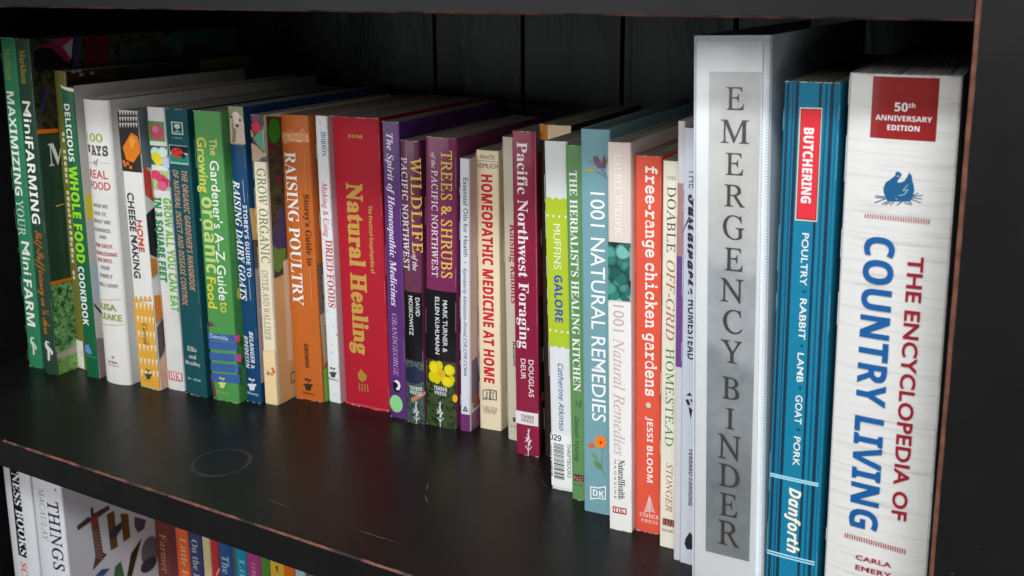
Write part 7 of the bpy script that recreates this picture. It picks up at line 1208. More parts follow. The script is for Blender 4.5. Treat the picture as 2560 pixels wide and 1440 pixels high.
  ('title','s','l','#cfd8e0',11.1,108.4,11.6,89.8,0.4),
  ('title','s','v','#e2e6ea',"STOREY'S GUIDE TO",'B',9.6,170.3,60.4,4,0),
  ('title','s','v','#e8ecef','RAISING DAIRY GOATS','RI',0.62,190,100.9,6.9,0.005),
  ('author_name','s','v','#dfe5ea','BELANGER &','BI',7.6,62.6,32.4,4.2,0),
  ('author_name','s','v','#dfe5ea','BREDESEN','BI',1.7,58.2,28.3,4.1,0),
  ('publisher_mark','s','p','#d5dce2',[(2.4,15.8),(12.1,17.1),(11.5,15),(10.6,14.8),(9.4,10.9),(4.6,10.4),(3.7,13.9),(2.5,13.9)]),
  ('publisher_mark','s','l','#d5dce2',7.4,16.3,7.5,20.9,0.35),
  ('publisher_mark','s','p','#d5dce2',[(7.5,20.9),(4.3,21.5),(3.7,19.5),(6.5,19.4)]),
  ('publisher_mark','s','p','#d5dce2',[(7.6,19.8),(10.3,21.6),(10.8,20.2),(8.2,18.8)]),
  ('publisher_mark','s','h','#c5d0d8','Storey','R',1.69,6.8,12,2.27,0),
  ('cover_photo','c','p','#dfb878',[(-0.4,168),(10.9,165.3),(9.6,139.4),(1.2,141.4)]),
  ('cover_photo','c','p','#6f5a48',[(1.5,140.6),(11.4,139),(11.2,114.5),(1.6,117)]),
  ('cover_photo','c','p','#b3a4a4',[(1.6,117),(11.3,115.8),(7,18.9),(0.4,17.9)]),
 ]),
 ({'kind': 'book', 'label': 'narrow cream organic growing book with a fruit photo spine top', 'color': '#e6d9bd', 'o': [-529.49, 146.84, 0], 'w': 12.22, 'h': 243.98, 'd': 170, 'lean': 0.218, 'yaw': 5, 'hard': 0, 'bulge': 0, 'rough': 0.45, 'coat': 0.05, 'page': '#8f887b', 'group': 'books standing in a row on the black shelf', 'grain': 0}, [
  ('spine_photo','s','r','#4a4038',0.05,206.5,12.2,244.6),
  ('spine_photo','s','e','#6a3a5a',4.7,241.5,4.5,2.8),
  ('spine_photo','s','p','#c4284a',[(-0.2,235.6),(4.5,238.7),(8.4,237),(9.7,232.4),(5.1,229.4),(1.7,231.5)]),
  ('spine_photo','s','p','#c9862a',[(-1,232.2),(1.5,229.6),(2.3,226.8),(-0.6,225.7)]),
  ('spine_photo','s','p','#5a9478',[(1.6,225.4),(6.2,229.4),(10.8,233),(13,230.3),(12,218),(10.3,214.7),(6.7,218.7)]),
  ('spine_photo','s','p','#b49a80',[(-0.9,221),(4.5,219.5),(9.8,214.6),(13.4,213),(13.4,207.6),(-0.6,206.8)]),
  ('spine_photo','s','p','#4a5658',[(5.4,207.5),(10.6,210.9),(13.6,211.3),(13.5,207.4)]),
  ('title','s','v','#4f7a62','GROW ORGANIC','LU',3.4,201.2,78.4,8.1,0),
  ('author_name','s','v','#8a9486','OSTER AND WALLISER','LU',2.8,116.5,59.9,6.1,0),
  ('foot_band','s','r','#ecd0a0',0.05,-0.98,12.2,46.7),
  ('foot_band','s','l','#c9a77c',0.5,46.7,14.6,47.5,0.4),
  ('publisher_mark','s','e','#d07058',9.3,32,1.53,1.42),
  ('publisher_mark','s','e','#cf6050',10.2,29.4,1.5,1.42),
  ('publisher_mark','s','e','#d88a70',8.2,27.1,1.57,1.42),
  ('publisher_mark','s','e','#7a8a5a',4.3,27.1,1.65,1.43),
  ('publisher_mark','s','l','#7a8a5a',2.85,30.3,8.3,27.8,0.5),
  ('cover_photo','c','p','@veg2',[(2.5,243),(23.2,240),(18.4,111),(2.5,109.7)]),
  ('cover_photo','c','e','#7a1f50',13.5,190.9,2.93,2.94),
  ('cover_photo','c','e','#7a1f50',6.3,217.5,2.87,2.89),
  ('cover_photo','c','e','#7a1f50',12.4,187.3,2.6,2.61),
  ('cover_photo','c','p','#463f6c',[(19.8,169),(11.7,164.1),(5.9,153.7),(3,137.4),(8.6,132.1),(18.9,133.6)]),
  ('cover_photo','c','p','#6b9448',[(3,137.4),(8.7,132.8),(17.9,131.9),(16.4,118.3),(8.2,113.1),(2.2,116.6)]),
  ('sticker','c','e','#2f9a28',10.8,230.5,6.8,10),
  ('cover_band','c','p','#e2b882',[(2.1,109.4),(19.3,110.1),(23.7,-0.2),(2.8,-0.1)]),
  ('cover_band','c','p','#eed6b4',[(13.6,121.4),(22,122.2),(22.9,33.2),(13.9,34)]),
  ('cover_band','c','h','#6a6a4a','D','S',16.3,12.9,6.6,10.2,0),
 ]),
 ({'kind': 'book', 'label': 'burnt orange poultry guide with white lettering and a white bird sketch', 'color': '#be642a', 'o': [-515.12, 167.21, 0], 'w': 28.46, 'h': 242.45, 'd': 170, 'lean': -0.697, 'yaw': 4.189, 'hard': 0, 'bulge': 0, 'rough': 0.45, 'coat': 0.1, 'page': '#8f887b', 'group': 'books standing in a row on the black shelf', 'grain': 0}, [
  ('bird_sketch','s','r','#d98f60',0.51,220.8,28.4,228.3),
  ('bird_sketch','s','l','#e8ddd0',17.7,222.4,18.9,221.1,0.45),
  ('bird_sketch','s','l','#e8ddd0',20.7,221.6,18.7,221.6,0.45),
  ('bird_sketch','s','l','#e8ddd0',26,225.1,27.7,226.3,0.45),
  ('bird_sketch','s','l','#e8ddd0',14.1,229.2,14.3,229,0.45),
  ('bird_sketch','s','l','#e8ddd0',1.67,225.9,0.57,224.6,0.45),
  ('bird_sketch','s','l','#e8ddd0',21.9,230.6,23.2,231.7,0.45),
  ('bird_sketch','s','l','#e8ddd0',17.9,227.5,15.7,226.2,0.45),
  ('bird_sketch','s','l','#e8ddd0',7,226.2,9.1,225.2,0.45),
  ('bird_sketch','s','l','#e8ddd0',8.8,220.2,8.9,219.6,0.45),
  ('bird_sketch','s','l','#e8ddd0',6.5,220.2,7.2,218.8,0.45),
  ('bird_sketch','s','l','#e8ddd0',25.1,229.1,24.6,230.1,0.45),
  ('bird_sketch','s','l','#e8ddd0',5.4,227.4,4.5,227,0.45),
  ('bird_sketch','s','l','#e8ddd0',1.11,222.1,0.42,222.6,0.45),
  ('bird_sketch','s','l','#e8ddd0',23,226.9,22.2,226.9,0.45),
  ('bird_sketch','s','l','#e8ddd0',20.2,228.1,22.3,229.7,0.45),
  ('bird_sketch','s','l','#e8ddd0',21,222.5,18.9,221.6,0.45),
  ('bird_sketch','s','l','#e8ddd0',11.2,225.2,9.1,226.5,0.45),
  ('bird_sketch','s','l','#e8ddd0',5.8,220.1,4.4,219.2,0.45),
  ('bird_sketch','s','l','#e8ddd0',25.5,221.6,24.9,222,0.45),
  ('bird_sketch','s','l','#e8ddd0',15.2,223.1,13.4,222.2,0.45),
  ('bird_sketch','s','l','#e8ddd0',22.2,222.4,20.1,221,0.45),
  ('bird_sketch','s','l','#e8ddd0',3.8,225,4.2,223.8,0.45),
  ('bird_sketch','s','l','#e8ddd0',10.2,221.1,10.4,221.7,0.45),
  ('bird_sketch','s','l','#e8ddd0',10.2,229.8,8.4,230.8,0.45),
  ('bird_sketch','s','l','#e8ddd0',19.3,220.4,17.9,221.7,0.45),
  ('bird_sketch','s','l','#e8ddd0',27.2,226.4,26.9,227.2,0.45),
  ('bird_sketch','s','l','#e8ddd0',16.9,221.7,16.7,221.9,0.45),
  ('bird_sketch','s','l','#e8ddd0',2.42,220.2,0.3,220.1,0.45),
  ('bird_sketch','s','l','#e8ddd0',23.8,231,24.6,229.7,0.45),
  ('bird_sketch','s','l','#e8ddd0',17.9,222.1,16.2,222.2,0.45),
  ('bird_sketch','s','l','#e8ddd0',5,220.9,4.1,221,0.45),
  ('bird_sketch','s','l','#e8ddd0',27.3,222.7,29.2,222.9,0.45),
  ('bird_sketch','s','l','#e8ddd0',14.2,223.6,14.2,224.2,0.45),
  ('bird_sketch','s','l','#e8ddd0',12.5,230.3,11.9,228.8,0.45),
  ('bird_sketch','s','l','#e8ddd0',26.5,225.3,26.5,225.8,0.45),
  ('bird_sketch','s','l','#e8ddd0',3.7,225.6,4.9,224.5,0.45),
  ('bird_sketch','s','l','#e8ddd0',10.8,222.7,12,222.2,0.45),
  ('bird_sketch','s','l','#e8ddd0',18.8,222.3,18.1,221.7,0.45),
  ('bird_sketch','s','l','#e8ddd0',8.8,224.1,9.9,223.6,0.45),
  ('bird_sketch','s','l','#e8ddd0',8.9,220.3,9.5,220.1,0.45),
  ('bird_sketch','s','l','#e8ddd0',1.43,223.2,0.25,222.6,0.45),
  ('bird_sketch','s','l','#e8ddd0',13.5,222.5,14.1,221.6,0.45),
  ('bird_sketch','s','l','#e8ddd0',10.6,224.4,11.6,223.4,0.45),
  ('bird_sketch','s','l','#e8ddd0',10.5,222,12.1,221.5,0.45),
  ('bird_sketch','s','l','#e8ddd0',26.6,221.5,26.7,221.4,0.45),
  ('bird_sketch','s','l','#e8ddd0',5.5,221,7.4,221.2,0.45),
  ('title','s','v','#f2eee8','RAISING POULTRY','R',4.3,212.3,128.9,10.6,0),
  ('title','s','v','#4a2a18',"Storey's Guide to",'R',20.5,178.2,59.4,5.2,0),
  ('title','s','l','#e2a070',23.7,212.4,23.4,179.9,0.35),
  ('title','s','l','#e2a070',23.3,116.7,23.2,85.4,0.35),
  ('author_name','s','v','#4a2a18','DROWNS','BI',12.5,50.4,21.6,4,0),
  ('publisher_mark','s','p','#3a2618',[(10,14.2),(18.9,15.1),(18.4,13),(17.5,12.9),(16.4,9),(12,8.6),(11.1,12.2),(10.1,12.2)]),
  ('publisher_mark','s','l','#3a2618',14.5,14.4,14.6,19.1,0.35),
  ('publisher_mark','s','p','#3a2618',[(14.6,19.1),(11.6,19.7),(11.1,17.8),(13.6,17.6)]),
  ('publisher_mark','s','p','#3a2618',[(14.7,18),(17.1,19.7),(17.7,18.3),(15.3,17)]),
  ('publisher_mark','s','h','#7a431f','Storey','R',7.8,5.1,13.4,2.4,0),
  ('cover_photo','c','p','#6a5a4a',[(1.7,120),(9.5,119.3),(8.6,57.1),(0.4,58.5)]),
  ('cover_photo','c','p','#b39c84',[(0.6,76),(8.2,77.7),(8.7,36.5),(2.5,30.4)]),
  ('cover_photo','c','p','#7ab04a',[(1.2,28.2),(9,30.9),(10.2,-1.6),(1.2,-0.2)]),
 ]),
 ({'kind': 'book', 'label': 'slim white speckled dried foods paperback between the orange and red books', 'color': '#dfe2e2', 'o': [-484.99, 174.69, 0], 'w': 11.94, 'h': 242.64, 'd': 170, 'lean': -0.535, 'yaw': 0.253, 'hard': 0, 'bulge': 0, 'rough': 0.45, 'coat': 0.05, 'page': '#8f887b', 'group': 'books standing in a row on the black shelf', 'grain': 2}, [
  ('author_name','s','v','#3a5a94','HOBSON','R',5.5,229.9,19.8,4.7,0),
  ('title','s','v','#c8566a','Making & Using','RI',3.8,188.7,45.5,5.4,0),
  ('title','s','v','#c23c4c','DRIED FOODS','R',4.8,141,57.6,6.6,0),
  ('publisher_mark','s','p','#3a4648',[(2.1,26.5),(9.9,27.5),(9.5,25.8),(8.8,25.6),(7.8,22.4),(3.9,22),(3.2,24.9),(2.2,24.9)]),
  ('publisher_mark','s','l','#3a4648',6.1,26.9,6.1,30.8,0.35),
  ('publisher_mark','s','p','#3a4648',[(6.1,30.8),(3.5,31.2),(3.1,29.6),(5.3,29.6)]),
  ('publisher_mark','s','p','#3a4648',[(6.3,29.9),(8.4,31.3),(8.8,30.2),(6.8,29)]),
  ('publisher_mark','s','h','#8a9496','Storey','R',1.05,19.5,10,2.25,0),
  ('cover_strip','c','r','#d9b9bc',0.4,-2,120,242.1),
 ]),
 ({'kind': 'book', 'label': 'thick red hardback natural healing book with gold lettering', 'color': '#ae1a2d', 'o': [-470.89, 179.34, 0], 'w': 44.25, 'h': 242.64, 'd': 160, 'lean': -0.654, 'yaw': 2.705, 'hard': 0, 'bulge': 2.5, 'rough': 0.6, 'coat': 0, 'page': '#8f887b', 'group': 'books standing in a row on the black shelf', 'grain': 0}, [
  ('stamp','s','r','#c9a04e',16.6,226.2,17.7,228.6),
  ('stamp','s','r','#c9a04e',18.6,226.2,19.4,228.9),
  ('stamp','s','r','#c9a04e',20.6,226.2,21.5,228.9),
  ('stamp','s','r','#c9a04e',22.6,226.2,23.4,228.8),
  ('stamp','s','r','#c9a04e',24.6,226.2,25.7,229.1),
  ('stamp','s','r','#c9a04e',26.6,226.2,27.6,228.5),
  ('stamp','s','r','#c9a04e',28.5,226.2,30.1,229),
  ('title','s','v','#c39a4c','Natural Healing','R',13,189.7,143.6,15.2,0.028),
  ('subtitle','s','v','#c9a256','The Practical Encyclopedia of','B',32.8,172.4,55.8,3.3,0),
  ('publisher_mark','s','p','#a8803c',[(15.5,28.9),(19.4,33.7),(21.5,30.6),(24.8,28.9),(24,24.9),(19.6,22.1),(16.2,24.3)]),
  ('publisher_mark','s','l','#a8703c',16.3,20.6,16.9,13.9,1.3),
  ('publisher_mark','s','l','#a8703c',19.2,20.7,19.8,14,1.3),
  ('publisher_mark','s','l','#a8703c',22,20.8,22.6,14.1,1.3),
  ('publisher_mark','s','l','#a8703c',24.7,20.8,25.3,14.1,1.3),
  ('frayed_edge','s','p','#c8384a',[(-1.1,1.6),(16.1,2.7),(43.3,1.8),(43.2,-0.7),(33.5,-1),(23.2,0.5),(11.7,-0.3),(0.5,-0.6)]),
 ]),
 ({'kind': 'book', 'label': 'purple homeopathic paperback with a round mint sticker near its foot', 'color': '#5a2d72', 'o': [-421.62, 174.36, 0], 'w': 15.61, 'h': 242.22, 'd': 160, 'lean': 0.026, 'yaw': 2.223, 'hard': 0, 'bulge': 0, 'rough': 0.35, 'coat': 0.7, 'page': '#8f887b', 'group': 'books standing in a row on the black shelf', 'grain': 0}, [
  ('title','s','v','#e9e4ee','The Spirit of Homeopathic Medicines','RI',4.3,233.2,138.5,5.6,0),
  ('author_name','s','v','#c9a2c4','GRANDGEORGE','L',4.7,88.5,52.3,4.4,0),
  ('publisher_mark','s','e','#141016',7.4,27.4,3.8,5.6),
  ('publisher_mark','s','p','#eceaee',[(4.5,31.1),(7.3,32.7),(9.9,31.5),(11,28.3),(10,24.8),(7.6,24),(6.3,25.5),(8.3,26.5),(8.7,29),(6.9,30.5)]),
  ('sticker','s','e','#8fd491',6.3,12.1,6.2,7.4),
 ]),
 ({'kind': 'book', 'label': 'plum wildlife field guide with a dark animal photo at its foot', 'color': '#69324e', 'o': [-405.19, 174.54, 0], 'w': 17.2, 'h': 228.95, 'd': 140, 'lean': 0.07, 'yaw': 0.864, 'hard': 0, 'bulge': 1.5, 'rough': 0.3, 'coat': 1, 'page': '#8f887b', 'group': 'books standing in a row on the black shelf', 'grain': 0}, [
  ('black_band','s','r','#0e0d10',0.05,52.6,17.1,109.5),
  ('spine_photo','s','r','@darkmix',0.05,-1.85,17.1,52.3),
  ('spine_photo','s','p','#232845',[(0.2,45.3),(10.1,48.3),(17.7,43.3),(18.5,36.9),(11.1,33.4),(0.7,33.6)]),
  ('spine_photo','s','p','#c08068',[(4.8,20.2),(18.2,28.3),(18.5,25.7),(7,17.4)]),
  ('title','s','v','#e3b958','WILDLIFE','LU',10.3,216.4,75.2,8.3,0.012),
  ('title','s','v','#e8e2e6','of the','RI',10.1,140.4,13.3,4,0),
  ('title','s','v','#ece6ea','PACIFIC NORTHWEST','LU',1.23,215.7,89,5.8,0.012),
  ('author_name','s','v','#e2e2e4','DAVID','S',11.9,105.3,15.1,3.3,0.01),
  ('author_name','s','v','#e2e2e4','MOSKOWITZ','S',5.6,106.1,32.3,3.6,0.01),
  ('publisher_mark','s','h','#dcdcdc','TIMBER','B',4.2,28,11.8,3.3,0),
  ('publisher_mark','s','h','#dcdcdc','PRESS','B',4.9,24.3,10.5,3.1,0),
  ('publisher_mark','s','l','#e6e6e6',9.8,18.5,11.5,6.6,0.55),
  ('publisher_mark','s','l','#e6e6e6',11.2,19.2,9.1,9.6,0.55),
  ('publisher_mark','s','l','#e6e6e6',7.6,12.4,11.8,6.6,0.55),
  ('publisher_mark','s','l','#e6e6e6',7.2,8.6,10.6,11.7,0.55),
  ('publisher_mark','s','l','#e6e6e6',13,10.9,9.8,6.3,0.55),
  ('publisher_mark','s','l','#e6e6e6',7.6,5.8,10.5,2.7,0.55),
  ('publisher_mark','s','l','#e6e6e6',13.4,6,10.3,2.66,0.55),
  ('publisher_mark','s','l','#e6e6e6',10.3,7.8,10.5,-1.41,0.55),
  ('publisher_mark','s','l','#e6e6e6',10.4,12.9,12,9.1,0.55),
  ('publisher_mark','s','l','#e6e6e6',9.2,15.1,11.4,12.3,0.55),
 ]),
 ({'kind': 'book', 'label': 'magenta tree and shrub field guide with a yellow flower photo at its foot', 'color': '#7a2a55', 'o': [-387.89, 176.97, 0], 'w': 26.57, 'h': 233.09, 'd': 140, 'lean': 1.101, 'yaw': 5, 'hard': 0, 'bulge': 1.5, 'rough': 0.3, 'coat': 1, 'page': '#8f887b', 'group': 'books standing in a row on the black shelf', 'grain': 0}, [
  ('black_band','s','r','#100e11',0.05,55.8,26.5,113.2),
  ('spine_photo','s','r','@darkleaf',0.05,-0.24,26.5,55.5),
  ('spine_photo','s','e','#dccb18',7.8,49.6,4.8,5.2),
  ('spine_photo','s','e','#dccb18',6.8,41.6,4.3,4.7),
  ('spine_photo','s','e','#dccb18',12.5,51.8,3,3.9),
  ('spine_photo','s','e','#dccb18',21.1,49.3,4.4,4.7),
  ('spine_photo','s','e','#dccb18',19.6,39.4,5,4.4),
  ('spine_photo','s','e','#dccb18',23,41.8,2.42,3.1),
  ('spine_photo','s','e','#dccb18',13.8,44.2,4.1,4.9),
  ('spine_photo','s','e','#dccb18',10.3,39.7,3.1,3.4),
  ('spine_photo','s','e','#ecdd30',7.5,48.8,3.4,3.9),
  ('spine_photo','s','e','#ecdd30',20.9,49.3,3.2,3.4),
  ('spine_photo','s','e','#ecdd30',19.3,39.7,3.6,3.1),
  ('spine_photo','s','e','#e8a80c',13.8,45.5,2.32,2.86),
  ('spine_photo','s','e','#e6b41c',25.8,26.4,2.06,3.3),
  ('title','s','v','#e3b958','TREES & SHRUBS','LU',14.8,223.6,99.5,8.7,0.014),
  ('title','s','v','#e8d8e2','of the','RI',6.3,221.2,11.9,3.7,0),
  ('title','s','v','#e8dce4','PACIFIC NORTHWEST','LU',6.4,207.7,83.7,5.3,0.012),
  ('author_name','s','v','#e6e6e6','MARK TURNER &','S',15.9,106.2,42.5,3.7,0.006),
  ('author_name','s','v','#e6e6e6','ELLEN KUHLMANN','S',9.2,108.1,46.8,3.6,0.012),
  ('publisher_mark','s','h','#e4e4e4','TIMBER','B',7.7,31.2,11.8,3.3,0),
  ('publisher_mark','s','h','#e4e4e4','PRESS','B',8.6,27.4,10.2,3,0),
  ('publisher_mark','s','l','#ececec',12.7,21.4,14.6,8.9,0.55),
  ('publisher_mark','s','l','#ececec',14.1,22.1,12.1,12.1,0.55),
  ('publisher_mark','s','l','#ececec',10.6,15,14.8,8.9,0.55),
  ('publisher_mark','s','l','#ececec',10.2,11,13.6,14.3,0.55),
  ('publisher_mark','s','l','#ececec',16,13.5,12.8,8.6,0.55),
  ('publisher_mark','s','l','#ececec',10.6,8.1,13.6,4.8,0.55),
  ('publisher_mark','s','l','#ececec',16.5,8.4,13.3,4.8,0.55),
  ('publisher_mark','s','l','#ececec',13.3,10.2,13.5,0.53,0.55),
  ('publisher_mark','s','l','#ececec',13.3,15.5,15,11.6,0.55),
  ('publisher_mark','s','l','#ececec',12.1,17.8,14.3,14.8,0.55),
 ]),
 ({'kind': 'book', 'label': 'narrow white essential oils paperback with a purple foot', 'color': '#d7dae2', 'o': [-357.31, 179.21, 0], 'w': 8.01, 'h': 218.07, 'd': 140, 'lean': 0.713, 'yaw': 8, 'hard': 0, 'bulge': 0, 'rough': 0.45, 'coat': 0.1, 'page': '#8f887b', 'group': 'books standing in a row on the black shelf', 'grain': 0}, [
  ('title','s','v','#4a4c52','Essential Oils for Health','S',3.2,203.4,61,3.5,0.008),
  ('title','s','e','#6a6c72',4.7,137.8,0.51,0.61),
  ('author_name','s','v','#4a4c52','Kymberly Keniston-Pond,CIR,CFR,CCMA','I',2.99,133.4,87.2,2.55,0.008),
  ('publisher_mark','s','p','#1f3a36',[(4.2,21.4),(6.5,16.8),(1.9,16.5)]),
  ('publisher_mark','s','p','#d7dae2',[(4.3,19.3),(5.2,17.6),(3.4,17.6)]),
  ('foot_band','s','r','#70306a',0.05,-0.63,8,14.2),
  ('cover_photo','c','r','#d3b6ae',0.4,56.7,100,218),
  ('cover_photo','c','p','#75627a',[(2.4,58.1),(10.2,59.2),(16.1,29.7),(8.9,22),(2.3,23.3)]),
  ('cover_photo','c','p','#a06048',[(4.2,29.1),(16.1,29.7),(16.1,17.8),(4.1,17.3)]),
  ('foot_band','c','p','#8a5578',[(1.8,14.4),(16.1,16.5),(16.1,-2.2),(1.7,0.2)]),
 ]),
 ({'kind': 'book', 'label': 'cream paperback home medicine book with bold red lettering', 'color': '#e8d8b8', 'o': [-346.44, 190.52, 0], 'w': 18.35, 'h': 223.25, 'd': 140, 'lean': -0.164, 'yaw': 5, 'hard': 0, 'bulge': 0, 'rough': 0.45, 'coat': 0.05, 'page': '#8f887b', 'group': 'books standing in a row on the black shelf', 'grain': 0}, [
  ('author_name','s','h','#5a564e','PANOS','S',3.3,216.6,12,3.2,0),
  ('author_name','s','l','#5a564e',0.35,215.3,17.5,215,0.3),
  ('author_name','s','h','#5a564e','HEIMLICH','S',0.12,209.8,17.7,3.6,0),
  ('title','s','v','#c9202e','HOMEOPATHIC MEDICINE AT HOME','B',4.5,204.8,165.9,8.9,0.02),
  ('publisher_mark','s','p','#4a4e44',[(2.9,32.2),(8.9,33.9),(9.7,33),(10.5,33.9),(15.3,33.4),(15.2,25.1),(10.4,25.3),(9.6,24.4),(8.5,25.3),(2.8,24)]),
  ('publisher_mark','s','p','#e2d6bc',[(3.7,31.6),(8.9,33),(8.8,26.1),(3.6,25.2)]),
  ('publisher_mark','s','p','#e2d6bc',[(10.2,33),(14.5,32.5),(14.4,26),(10.2,26.2)]),
  ('publisher_mark','s','h','#4a4e44','J','R',5,26.2,2.73,5.2,0),
  ('publisher_mark','s','h','#4a4e44','T','R',10.8,26.9,2.79,4.8,0),
  ('publisher_mark','s','h','#8a8070','TARCHER','LU',2.07,15.8,13.5,3.5,0),
  ('publisher_mark','s','h','#8a8070','PERIGEE','LU',3.7,13.4,11.1,2.63,0),
 ]),
 ({'kind': 'book', 'label': 'thin grey cream rabbit book half hidden behind the wine red book', 'color': '#c9bfac', 'o': [-317.24, 183.76, 0], 'w': 12.5, 'h': 235.98, 'd': 140, 'lean': -0.852, 'yaw': -2.756, 'hard': 0, 'bulge': 0, 'rough': 0.45, 'coat': 0, 'page': '#8f887b', 'group': 'books standing in a row on the black shelf', 'grain': 0}, [
  ('title','s','v','#a02838','Raising Rabbits','R',5.4,171.1,61,6.3,0),
  ('author_name','s','v','#3a3630','Kanable','R',6.3,80.4,20.2,4.5,0),
  ('publisher_mark','s','e','#55524c',6.3,17.1,1.4,2.17),
  ('publisher_mark','s','r','#7a766c',3,10.9,3.7,12.1),
  ('publisher_mark','s','r','#7a766c',4.1,10.9,4.8,12),
  ('publisher_mark','s','r','#7a766c',6.2,10.9,6.7,12.1),
  ('publisher_mark','s','r','#7a766c',7.2,10.9,7.8,12.3),
 ]),
 ({'kind': 'book', 'label': 'wine red foraging field guide with big white lettering and a white band', 'color': '#8c1c3c', 'o': [-300.1, 165.93, 0], 'w': 18.5, 'h': 243.88, 'd': 150, 'lean': -0.645, 'yaw': 4.747, 'hard': 0, 'bulge': 0, 'rough': 0.3, 'coat': 0.9, 'page': '#8f887b', 'group': 'books standing in a row on the black shelf', 'grain': 0}, [
  ('title','s','v','#efe8ea','Pacific Northwest Foraging','R',4.1,236.2,152.8,7.7,0),
  ('author_name','s','v','#e8dede','DOUGLAS','S',11.1,75.4,28.9,3.9,0.01),
  ('author_name','s','v','#e8dede','DEUR','S',4.9,75.5,15.9,3.8,0.01),
  ('white_band','s','r','#e6e2e4',0.05,24.2,18.4,34.3),
  ('white_band>lettering','s','h','#7a4a58','TIMBER','B',4.2,29.2,11,2.72,0),
  ('white_band>lettering','s','h','#7a4a58','PRESS','B',5,26.2,9.6,2.47,0),
  ('publisher_mark','s','l','#efe6e8',10.1,20.9,11.3,8.2,0.55),
  ('publisher_mark','s','l','#efe6e8',11.3,21.6,9.2,11.5,0.55),
  ('publisher_mark','s','l','#efe6e8',8,14.5,11.5,8.2,0.55),
  ('publisher_mark','s','l','#efe6e8',7.6,10.5,10.6,13.7,0.55),
  ('publisher_mark','s','l','#efe6e8',12.8,12.8,9.8,7.9,0.55),
  ('publisher_mark','s','l','#efe6e8',7.8,7.5,10.3,4.1,0.55),
  ('publisher_mark','s','l','#efe6e8',13,7.6,10.1,4,0.55),
  ('publisher_mark','s','l','#efe6e8',10.3,9.5,10.1,-0.32,0.55),
  ('publisher_mark','s','l','#efe6e8',10.5,15,11.8,10.9,0.55),
  ('publisher_mark','s','l','#efe6e8',9.4,17.4,11.3,14.2,0.55),
  ('cover_photo','c','r','#55585e',0.3,227.4,60,242.9),
  ('cover_photo','c','r','#5f1418',0.3,124.1,130,228.9),
  ('cover_photo','c','r','#1a1010',0.3,-0.32,130,123.8),
  ('cover_photo','c','r','#7a3a2a',3,42.5,130,48.9),
 ]),
 ({'kind': 'book', 'label': 'recessed dark book with orange and cream spine top peeking above the white muffin book', 'color': '#2a1d18', 'o': [-279.9, 173, 0], 'w': 24.5, 'h': 249, 'd': 130, 'lean': -1, 'yaw': 0, 'hard': 0, 'bulge': 0, 'rough': 0.45, 'coat': 0, 'page': '#8f887b', 'group': 'books standing in a row on the black shelf', 'grain': 0}, [
  ('spine_band','s','r','#b9751a',0.1,238,6.5,248.7),
  ('spine_band','s','r','#e0c9a0',6.5,238,24.4,248.7),
 ]),
 ({'kind': 'book', 'label': 'white and lime muffin cookbook with a barcode label', 'color': '#dfe1e0', 'o': [-253.29, 132.04, 0], 'w': 16.5, 'h': 244.69, 'd': 170, 'lean': -1.556, 'yaw': 1.546, 'hard': 0, 'bulge': 0, 'rough': 0.45, 'coat': 0.15, 'page': '#8f887b', 'group': 'books standing in a row on the black shelf', 'grain': 0}, [
  ('lime_band','s','r','#b2c636',0.05,106.4,16.4,204.7),
  ('lime_band','s','e','#b2c636',2.7,204.7,2.75,2.6),
  ('lime_band','s','e','#b2c636',2.7,106.4,2.75,2.6),
  ('lime_band','s','e','#b2c636',8.1,204.7,2.75,2.6),
  ('lime_band','s','e','#b2c636',8.1,106.4,2.75,2.6),
  ('lime_band','s','e','#b2c636',13.5,204.7,2.75,2.6),
  ('lime_band','s','e','#b2c636',13.5,106.4,2.75,2.6),
  ('lime_band','s','e','#eef0e4',1.6,194.7,0.75,0.85),
  ('lime_band','s','e','#eef0e4',1.6,115.4,0.75,0.85),
  ('lime_band','s','e','#eef0e4',6,194.7,0.75,0.85),
  ('lime_band','s','e','#eef0e4',6,115.4,0.75,0.85),
  ('lime_band','s','e','#eef0e4',10.4,194.7,0.75,0.85),
  ('lime_band','s','e','#eef0e4',10.4,115.4,0.75,0.85),
  ('lime_band','s','e','#eef0e4',14.8,194.7,0.75,0.85),
  ('lime_band','s','e','#eef0e4',14.8,115.4,0.75,0.85),
  ('title','s','v','#eef2dc','MUFFINS','S',5.8,189.6,31,5.2,0),
  ('title','s','v','#3b50b4','GALORE','B',5.6,154.7,32.9,5.7,0),
  ('author_name','s','v','#5566b0','Catherine Atkinso','I',6.9,92.8,48.3,3.9,0),
  ('barcode_label','s','r','#eceeee',0.1,2.36,16.3,41.2),
  ('barcode_label>lettering','s','h','#2a2a2c','029','B',-0.6,36.3,8.9,4.4,0),
  ('barcode_label>barcode','s','r','#26262a',2.36,33.6,10.1,34.2),
  ('barcode_label>barcode','s','r','#26262a',2.36,32.4,10.1,33),
  ('barcode_label>barcode','s','r','#26262a',2.36,31.4,10.1,31.9),
  ('barcode_label>barcode','s','r','#26262a',2.36,30.5,10.1,31.1),
  ('barcode_label>barcode','s','r','#26262a',2.36,29.3,10.1,29.8),
  ('barcode_label>barcode','s','r','#26262a',2.36,28.4,10.1,29),
  ('barcode_label>barcode','s','r','#26262a',2.36,27.4,10.1,27.9),
  ('barcode_label>barcode','s','r','#26262a',2.36,26.8,10.1,27.1),
  ('barcode_label>barcode','s','r','#26262a',2.36,25.5,10.1,26.1),
  ('barcode_label>barcode','s','r','#26262a',2.36,24.6,10.1,25.1),
  ('barcode_label>barcode','s','r','#26262a',2.36,23.5,10.1,23.9),
  ('barcode_label>barcode','s','r','#26262a',2.36,22.4,10.1,22.8),
  ('barcode_label>barcode','s','r','#26262a',2.36,21.8,10.1,22.1),
  ('barcode_label>barcode','s','r','#26262a',2.36,21,10.1,21.5),
